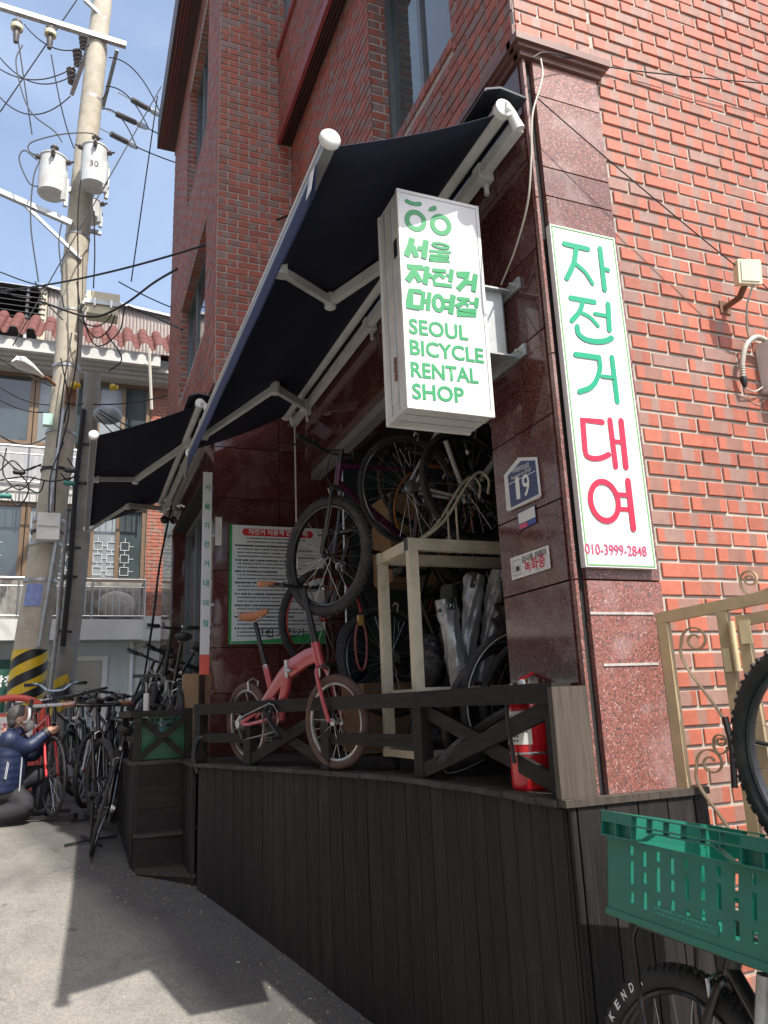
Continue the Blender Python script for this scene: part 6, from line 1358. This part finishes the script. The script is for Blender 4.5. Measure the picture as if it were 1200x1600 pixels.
# splice cabinet hung on the cables
cabn = thing('cable_cabinet', 'cream cable splice box hung from the cables beside the tall pole', 'splice box', PP(160, 495, 9.7))
a_, b_ = PP(136, 453, 9.6), PP(186, 494, 9.6); mid = (a_.z+b_.z)/2; MB().box((a_.x, 9.6, mid+.01), (b_.x, 9.85, a_.z)).build('lid', creamP, cabn, smooth=False); MB().box((a_.x+.01, 9.61, b_.z), (b_.x-.01, 9.84, mid-.01)).build('case', creamP, cabn, smooth=False); MB().box((a_.x-.03, 9.58, mid-.03), (b_.x+.03, 9.6, mid+.03)).build('strap', galv, cabn, smooth=False)
for x_ in (.25, .75): MB().box((a_.x+(b_.x-a_.x)*x_-.012, 9.575, mid-.06), (a_.x+(b_.x-a_.x)*x_+.012, 9.59, mid+.05)).build('latch', steel, cabn, smooth=False)
MB().beam((a_.x-.03, 9.65, mid), pat(mid)+V((.1, -.1, 0)), .04, .04).build('hanger', galv, cabn, smooth=False)

# ================================================================== OVERHEAD CABLES
gw = 'overhead cables between the poles and houses'
def sky_wire(a, b, sag, r=.009, lab='thin black overhead cable crossing the sky beside the tall pole', m=None): return wire(catenary(a, b, sag, 16), r, lab, m, gw, name='overhead_cable', n=5)
# named, single ones first
wire(catenary(PP(0, 455, 9.3), onY(455, 335, 5.9), .12, 20), .011, 'black cable strung from the tall pole to the brick bay below the window', name='overhead_cable')
wire(bez([PP(60, 470, 9.4), PP(140, 495, 9.5), PP(190, 478, 9.2), PP(240, 442, 8.6), onY(277, 420, 8.2)], 8), .014, 'thick black cable sweeping from the splice box up to the bay wall', name='overhead_cable')
wire(bez([PP(200, 478, 9.6), PP(240, 495, 9.2), onX(285, 515, .94)], 8), .012, 'thick black cable from the splice box dipping to the bay wall', name='overhead_cable')
wire(bez([onX(268, 790, .9), onX(250, 880, .75), onX(240, 960, .6), PP(225, 1060, 9.6), PP(214, 1120, 9.6)], 8), .011, 'black cable hanging down from the small awning to the landing', name='overhead_cable')
wire(catenary(PP(252, 135, 9.7), PP(20, 540, 9.2), .0), .008, 'guy wire slanting down behind the transformers', name='guy_wire')
SKYL = ['lowest of three conductors running from the insulators to the brick bay', 'topmost of three conductors running from the insulators to the brick bay', 'middle one of three conductors running from the insulators to the brick bay', 'long thin cable dropping from the insulators beside the bay to the splice box', 'cable crossing the corner of the sky behind the top crossarm',
        'topmost curved jumper between the tall pole and the strain insulators', 'middle curved jumper between the tall pole and the strain insulators', 'lowest curved jumper between the tall pole and the strain insulators', 'jumper cable sagging under the top crossarm to the left switch', 'sagging cable leading out of frame from the topmost pin insulator', 'deepest sagging cable leading out of frame from the pin insulators', 'sagging cable leading out of frame from the lowest pin insulator', 'short jumper crossing the tall pole above the transformers',
        'thin cable running from the splice box down to the brick bay', 'upper of two level cables crossing the white street lamp arm', 'lower of two level cables running to the thin pole top', 'cable rising from the thin pole top towards the brick bay', 'uppermost of three cables slanting down from the thin pole to the bay', 'middle one of three cables slanting down from the thin pole to the bay', 'lowest of three cables slanting down from the thin pole to the bay', 'slack cable meeting the tall pole just below the mint box', 'cable slanting past the white street lamp from above', 'short dropper hanging under the left switch of the top crossarm', 'dropper hanging from the right switch down to the transformers', 'short cable end beside the dark roof canopy']
for (a, b, sag) in (((214, 230), (300, 262), .02), ((250, 180), (330, 205), .02), ((230, 200), (310, 235), .02), ((246, 150), (205, 440), 0), ((120, 0), (0, 175), 0),
                    ((170, 90), (250, 175), -.25), ((165, 135), (232, 200), -.2), ((160, 170), (214, 232), -.2), ((140, 70), (38, 38), .25), ((130, 95), (0, 108), .25), ((118, 115), (0, 90), .3), ((110, 150), (0, 152), .3), ((170, 140), (125, 180), .1),
                    ((185, 440), (272, 482), .02), ((0, 605), (115, 628), .12), ((0, 625), (130, 630), .15), ((145, 632), (272, 615), .05), ((155, 640), (272, 690), .06), ((155, 645), (272, 715), .05), ((150, 650), (250, 735), .05), ((0, 680), (100, 660), .2), ((0, 560), (115, 615), .05),
                    ((28, 60), (50, 210), 0), ((80, 85), (116, 232), .15), ((0, 450), (50, 465), .05)):
    sky_wire(PP(*a, 9.9), PP(*b, 10.1), sag, lab=SKYL.pop(0))
# droppers and loops round the transformers and along the pole
gl = 'cable loops hanging on the utility poles'
LOOPL = ['cable curving from the left switch down to the left transformer', 'cable looped across the tops of both transformers', 'round cable loop bulging left of the left transformer', 'long cable hanging straight down from the left transformer', 'long cable running down the face of the tall pole past the splice box', 'short cable hanging by the lower crossarm brace', 'short cable hanging below the right transformer', 'cable coming in over the roof canopy to the tall pole', 'cable curving from the canopy corner into the tall pole', 'smallest loop tucked under the splice box', 'second loop hanging under the splice box', 'cable tail hanging from the splice box over the tiled eave', 'widest loop slung beneath the splice box', 'cable crossing the tall pole beside the street lamp', 'cable down the middle of the tall pole to the meter box', 'cable bending into the top of the meter box',
         'topmost wavy cable in the tangle before the upper balcony', 'long level cable in the tangle crossing both poles', 'low wavy cable at the bottom of the balcony tangle', 'largest loop of the balcony tangle at the picture edge', 'small round loop hanging lowest in the balcony tangle', 'short slack cable strung between the two poles', 'short humped cable over the top of the balcony tangle', 'cable bulging out between the two poles']
def loop(pts, r=.009, Y=9.55, lab=''): return wire(bez([PP(x, y, Y) for x, y in pts], 7), r, lab, None, gl, name='pole_cable', n=5)
for pts_ in ([(35, 70), (25, 100), (45, 170), (85, 205), (97, 222)], [(60, 245), (45, 235), (50, 222), (95, 210), (140, 208), (160, 218)], [(58, 250), (38, 235), (30, 250), (45, 285), (60, 292)], [(62, 250), (52, 280), (48, 350), (60, 440)], [(130, 250), (122, 330), (122, 440), (120, 560), (100, 660)], [(97, 345), (92, 380), (98, 440)], [(147, 330), (148, 400), (146, 450)],
              [(0, 425), (40, 440), (90, 455), (100, 480)], [(55, 440), (70, 470), (98, 500)], [(135, 480), (125, 500), (150, 510), (168, 500), (175, 490)], [(130, 505), (150, 528), (170, 515), (180, 492)], [(165, 520), (190, 560), (170, 580)], [(120, 440), (128, 490), (150, 540), (185, 520), (195, 480)], [(112, 520), (100, 600), (88, 700)], [(95, 560), (108, 640), (90, 720), (85, 800)], [(100, 690), (80, 740), (76, 800)],
              [(0, 710), (30, 735), (60, 728), (90, 735)], [(0, 750), (40, 745), (80, 752), (120, 745)], [(0, 770), (30, 758), (60, 770), (70, 750)], [(10, 700), (5, 740), (30, 765), (55, 745)], [(20, 730), (45, 760), (30, 790), (10, 770)], [(95, 740), (110, 755), (125, 745)], [(0, 735), (20, 720), (40, 735), (65, 725)], [(105, 715), (118, 740), (100, 755)]):
    loop(pts_, lab=LOOPL.pop(0))
for i, (x_, y_) in enumerate(((30, 738), (8, 775), (110, 735), (108, 755))):
    p = PP(x_, y_, 9.5); tag(MB().lathe(p-V((.07, 0, 0)), (1, 0, 0), [(0, .012), (.02, .03), (.12, .03), (.14, .012)], 10).build('cable_joint', mat('teal joint', (.03, .2, .17), .5) if i % 2 else black), ['black cable joint among the cables left of the tall pole', 'teal cable joint among the lowest cables left of the tall pole', 'black cable joint between the two poles', 'teal cable joint between the two poles'][i], 'cable joint')
for i, (x_, y_) in enumerate(((117, 602), (177, 605))):
    p = PP(x_, y_, 9.7 if i == 0 else 10.8); tag(MB().lathe(p-V((.05, 0, 0)), (1, 0, 0), [(0, .02), (.02, .05), (.06, .05), (.08, .025), (.1, .04), (.12, .02)], 10).build('spool_insulator', yellow), ['yellow spool insulator on the tall pole above the rusty guard', 'yellow spool insulator beside the thin pole top'][i], 'insulator')
g = MB(); g.tube([PP(82, 448, 14.8), PP(92, 520, 14.6)], .012, 6); 
wire(catenary(onY(233, 545, 14.2), onY(237, 640, 14.2), 0), .03, 'pale conduit running down the corner of the white house', cablew, name='conduit')
# dome camera below the small awning
dc = thing('security_camera', 'black dome security camera hanging under the small awning', 'camera', onX(257, 812, .93)); c_ = onX(257, 812, .9)
MB().ball(c_, .05, 12, 8).build('dome', black, dc); MB().tube([c_+V((0, 0, .03)), c_+V((.0, .0, .14)), c_+V((.05, 0, .16))], .018, 8).build('bracket', white, dc)
# ================================================================== KNEELING MAN
YM = 7.72
def pm(px, py, dy=0): return onY(px, py, YM+dy)
MAN = thing('person', 'man in navy quilted jacket and white mask kneeling to fix a red bicycle', 'person', (-.5, YM, ghs(-.5, YM)))
def remeshed(name, mb, m, vox, parent=MAN, it=6, fac=.5):
    o = mb.build(name, m, parent); a = o.modifiers.new('r', 'REMESH'); a.mode = 'VOXEL'; a.voxel_size = vox; b = o.modifiers.new('s', 'SMOOTH'); b.iterations = it; b.factor = fac
    dg = bpy.context.evaluated_depsgraph_get(); me = bpy.data.meshes.new_from_object(o.evaluated_get(dg)); o.modifiers.clear(); old = o.data; o.data = me; bpy.data.meshes.remove(old); me.name = name
    me.materials.clear(); me.materials.append(m); me.shade_smooth(); return o
def limb(mb, pts, rs, n=14, k=5):
    p = bez(pts, k); m_ = len(rs)-1; rr = []
    for i in range(len(p)):
        t = i/(len(p)-1)*m_; j = min(int(t), m_-1); rr.append(rs[j]+(rs[j+1]-rs[j])*(t-j))
    mb.tube(p, rr, n); mb.ball(p[0], rs[0]*.98); mb.ball(p[-1], rs[-1]*.98)
hd = pm(33, 1124); hip = pm(4, 1232); sh = pm(12, 1156); kn = pm(37, 1266, -.12); kf = pm(68, 1213, .16)
# body: head, neck and hands in one surface
b = MB(); b.ball(hd+V((-.012, 0, .025)), (.1, .078, .1), 18, 14); b.ball(hd+V((.035, 0, -.05)), (.062, .058, .075), 16, 12); b.tube([hd+V((.085, 0, .0)), hd+V((.108, 0, -.03)), hd+V((.09, 0, -.04))], [.012, .017, .014], 8)
b.ball(hd+V((.07, .0, .03)), (.03, .055, .018)); limb(b, [hd+V((-.02, 0, -.06)), sh+V((.03, .05, .06))], [.056, .062])
for s in (-1, 1): b.ball(hd+V((-.01, .079*s, -.012)), (.022, .012, .034))
limb(b, [sh+V((.03, .05, .05)), sh+V((.05, .05, -.15)), pm(10, 1215)], [.09, .11, .12])
hr, hl = pm(79, 1142, -.04), pm(73, 1155, .1)
el_n = pm(46, 1166, -.1); wr_n = pm(73, 1145, -.06); el_f = pm(52, 1178, .14); wr_f = pm(68, 1158, .12)
limb(b, [sh+V((.02, -.15, 0)), el_n, wr_n, hr], [.05, .042, .03, .034]); limb(b, [sh+V((.08, .2, -.02)), el_f, wr_f, hl], [.05, .042, .03, .034])
for hnd, w0, sy in ((hr, wr_n, -1), (hl, wr_f, 1)):
    d_ = (hnd-w0).normalized(); b.ball(hnd, (.045, .032, .042))
    for j in range(4):
        o_ = V((0, (j-1.5)*.0195, .012-.006*abs(j-1.5))); L_ = (.062, .07, .067, .054)[j]
        limb(b, [hnd+d_*.03+o_, hnd+d_*(.03+L_*.6)+o_+V((0, 0, .008)), hnd+d_*(.03+L_*.8)+o_+V((0, 0, -.025)), hnd+d_*(.02+L_*.5)+o_+V((0, 0, -.045))], [.0098, .0092, .0088, .008], 8, 4)
    limb(b, [hnd+V((0, -.03*sy*-1, .01)), hnd+d_*.035+V((0, .042*sy, .0)), hnd+d_*.065+V((0, .03*sy, -.012))], [.012, .0105, .009], 8, 4)
remeshed('body', b, skin, .0075, it=4)
# hair, eyes, mask
h_ = MB(); h_.ball(hd+V((-.024, 0, .038)), (.098, .083, .094), 18, 14); h_.ball(hd+V((-.062, 0, -.02)), (.05, .072, .06)); ho = remeshed('hair', h_, hairM, .008, it=4)
for v_ in ho.data.vertices:
    w_ = v_.co+OFF[ho.name]-hd
    if w_.x > .03: v_.co.x -= (w_.x-.03)*.9
for s in (-1, 1): MB().ball(hd+V((.082, .03*s, .012)), .009, 8, 6).build('eye', inkL, MAN); MB().tube([hd+V((.089, .015*s, .03)), hd+V((.083, .045*s, .03))], .004, 6).build('eyebrow', hairM, MAN)
g = MB(); g.ball(hd+V((.062, 0, -.055)), (.055, .062, .052), 16, 12); remeshed('mask', g, maskM, .007, it=3)
for s in (-1, 1): MB().tube(bez([hd+V((.04, .066*s, -.04)), hd+V((.015, .084*s, -.01)), hd+V((-.012, .094*s, .012)), hd+V((-.022, .092*s, -.02)), hd+V((.03, .07*s, -.075))], 5), .0022, 5).build('mask_loop', maskM, MAN)
# jacket: quilted rings on torso and sleeves
j_ = MB(); path = bez([pm(4, 1238), pm(8, 1215), pm(12, 1190), pm(14, 1165), sh+V((.035, .05, .045))], 8); m_ = len(path)
for i, p in enumerate(path):
    t = i/(m_-1); rx = (.2, .205, .2, .19, .16, .1)[min(5, int(t*5.99))]; 
ks = len(j_.v); n = 26
for i, p in enumerate(path):
    t = i/(m_-1); r_ = (.195+.02*math.sin(t*3))*(1 if t < .72 else 1-.62*((t-.72)/.28)**1.6)*(.9+.025*abs(math.sin(t*math.pi*9)))
    for k2 in range(n): th = 2*math.pi*k2/n; j_.v.append(p+V((r_*.82*math.cos(th), r_*1.12*math.sin(th), 0)))
for i in range(m_-1):
    for k2 in range(n): k3 = (k2+1) % n; j_.f.append((ks+i*n+k2, ks+i*n+k3, ks+(i+1)*n+k3, ks+(i+1)*n+k2))
j_.f += [tuple(ks+k2 for k2 in range(n))[::-1], tuple(ks+(m_-1)*n+k2 for k2 in range(n))]
for a_, e_, w_ in ((sh+V((.02, -.16, -.0)), el_n, wr_n), (sh+V((.07, .2, -.02)), el_f, wr_f)):
    p = bez([a_, a_.lerp(e_, .55)+V((-.01, 0, -.02)), e_, e_.lerp(w_, .55), w_], 7); rr = []
    for i in range(len(p)): t = i/(len(p)-1); rr.append((.085-.04*t)*(1+.03*abs(math.sin(t*math.pi*9))))
    j_.tube(p, rr, 16); j_.ball(a_, .085)
j_.lathe(hd+V((-.03, 0, -.13)), (-.1, 0, 1), [(0, .085), (.06, .078), (.065, .07)], 18)
remeshed('jacket', j_, jackM, .0085, it=2, fac=.4)
g = MB(); g.tube([pm(33, 1165, -.13), pm(34, 1190, -.15), pm(30, 1236, -.14)], .006, 6); g.build('zip', mat('zip grey', (.4, .42, .45), .4), MAN)
g = MB(); g.tube([pm(12, 1190, -.22), pm(7, 1217, -.235)], .004, 6); g.tube([pm(14, 1191, -.215), pm(9, 1218, -.23)], .004, 6); g.build('pocket_zip', mat('zip grey', (.4, .42, .45), .4), MAN)
for w_, e_ in ((wr_n, el_n), (wr_f, el_f)): d_ = (w_-e_).normalized(); MB().lathe(w_-d_*.02, d_, [(0, .052), (.004, .056), (.036, .054), (.04, .046)], 16).build('cuff', inkL, MAN)
# trousers and shoes
t_ = MB(); t_.ball(hip+V((.01, .05, .0)), (.17, .2, .15))
ftn = pm(-34, 1272, -.12); limb(t_, [hip+V((0, -.08, -.02)), hip.lerp(kn, .5)+V((-.01, 0, .03)), kn+V((0, 0, .03)), kn.lerp(ftn, .5)+V((0, 0, -.02)), ftn], [.115, .105, .085, .075, .06])
ffl = pm(60, 1268, .2); limb(t_, [hip+V((.06, .14, .0)), hip.lerp(kf, .55)+V((0, .03, .03)), kf, kf.lerp(ffl, .5)+V((-.015, 0, 0)), ffl+V((0, 0, .06))], [.11, .1, .082, .07, .062])
remeshed('trousers', t_, trouM, .01, it=5)
for f_, d_ in ((ffl, V((1, 0, 0))), (ftn, V((-.6, 0, -.5)))):
    g = MB(); g.ball(f_+d_*.05+V((0, 0, .0)), (.12, .045, .05)); g.ball(f_+V((-.02, 0, .02)), (.06, .045, .06)); remeshed('shoe', g, black, .009, it=3)
# red plastic notice board behind him, repair stand, and stand feet on the road
rs = thing('parking_sign', 'red plastic no parking board with white face behind the kneeling man', 'sign', (-.75, 9.0, ghs(-.75, 9.0))); c_ = onY(18, 1118, 9.0)
g = MB(); op = [V((.3*math.cos(t), 0, .16*math.sin(t)+.02)) for t in [math.pi*i/16 for i in range(17)]]; g.tube([c_+V((-.3, 0, -.75))]+[c_+q for q in op[::-1]]+[c_+V((.3, 0, -.75))], .035, 10); g.build('frame', redplas, rs)
MB().box(c_+V((-.26, -.02, -.75)), c_+V((.26, .02, .02))).build('board', redplas, rs, smooth=False); MB().box(c_+V((-.21, -.024, -.4)), c_+V((.21, -.0205, -.01))).build('face', whiteL, rs, smooth=False); letters('주차금지', redL, rs, c_+V((-.17, -.0245, -.15)), c_+V((.17, -.0245, -.15)), nY, bold=.02, lift=.002)
st_ = thing('bicycle_stand', 'black metal floor stand under the red racing bicycle', 'stand', gp(-.2, 7.9)); 
for i, (a_, b_) in enumerate((((-.42, 7.75), (.05, 7.6)), ((-.45, 8.1), (.02, 7.95)))): MB().beam(gp(*a_, .03), gp(*b_, .03), .03, .03).build('bar', black, st_, smooth=False)
MB().beam(gp(-.2, 7.69, .03), gp(-.2, 8.03, .03), .03, .03).build('bar', black, st_, smooth=False); MB().beam(gp(.03, 7.62, .035), gp(.07, 7.6, .035), .06, .05).build('end_cap', black, st_, smooth=False)
for i, (x_, y_) in enumerate(((.18, 6.75), (.22, 7.55))):
    f_ = thing('bicycle_stand', ['black star-footed stand under the road bicycle nearest the steps', 'black star-footed stand further along the street row'][i], 'stand', gp(x_, y_))
    for k2 in range(4): t = R(20+90*k2); MB().beam(gp(x_, y_, .02), gp(x_+.2*math.cos(t), y_+.2*math.sin(t), .014), .018, .014).build('foot', black, f_, smooth=False)
    MB().tube([gp(x_, y_, .015), gp(x_, y_, .3)], .012, 8).build('post', black, f_)
# chips, leaves and grit along the foot of the deck
g = MB(); rr = random.Random(21)
for i in range(560):
    k2 = rr.random(); e_ = rr.choice(sm_edge[8:]) if rr.random() < .6 else (rr.uniform(.2, .7), rr.uniform(5.2, 6.2)); q = abs(rr.gauss(0, .13)); x_ = e_[0]-.03-q; y_ = e_[1]+rr.uniform(-.25, .25)-q*.3
    s_ = rr.uniform(.002, .006)*(1 if rr.random() < .9 else 2); t = rr.uniform(0, 6.3); p = V((x_, y_, ghs(x_, y_)+.0015)); u_ = V((math.cos(t), math.sin(t), rr.uniform(-.1, .1)))*s_; v_ = V((-math.sin(t), math.cos(t), 0))*s_*rr.uniform(.3, .8); n_ = V((0, 0, s_*rr.uniform(.25, .6)))
    g.add([p-u_-v_, p+u_-v_, p+u_+v_, p-u_+v_, p-u_*.6-v_*.6+n_, p+u_*.6-v_*.6+n_, p+u_*.6+v_*.6+n_, p-u_*.6+v_*.6+n_], [(4, 5, 6, 7), (0, 1, 5, 4), (1, 2, 6, 5), (2, 3, 7, 6), (3, 0, 4, 7)])
tag(g.build('grit', pebble, None, smooth=False), 'scattered pale chips and grit along the foot of the deck', 'grit', kind='stuff')

# ================================================================== HOUSES ALONG THE OTHER SIDE OF THE STREET (out of view, added to block sky light and deepen the shade)
for i, (y0, y1, zt_, lab, wm) in enumerate(((-9, -1.2, 7.6, 'unseen grey rendered house added across the street to block sky light', mat('grey render', (.33, .32, .3), .85, var=.1, scale=2, bmp=.004)), (-1.1, 8.6, 8.8, 'unseen brown brick house added opposite the shop to block sky light', mat('brown render', (.25, .16, .12), .85, var=.15, scale=3, bmp=.004)))):
    xw = -4.7; Hn = thing('unseen_house', lab, 'house', (xw, (y0+y1)/2, -1.4)); MB().box((xw-6, y0, -1.8), (xw, y1, zt_)).build('wall', wm, Hn, smooth=False); MB().box((xw-6.1, y0-.05, zt_+.002), (xw+.15, y1+.05, zt_+.25)).build('roof', concrete2, Hn, smooth=False)
    for fl in range(3):
        for k in range(int((y1-y0)/2.3)):
            yy = y0+.6+2.3*k; window(Hn, 'window', (xw+.0, yy, -.6+2.9*fl), (0, 1, 0), (0, 0, 1), (1, 0, 0), 1.4, 1.5, white, glassD, (.5,), bar=.06, depth=.06)
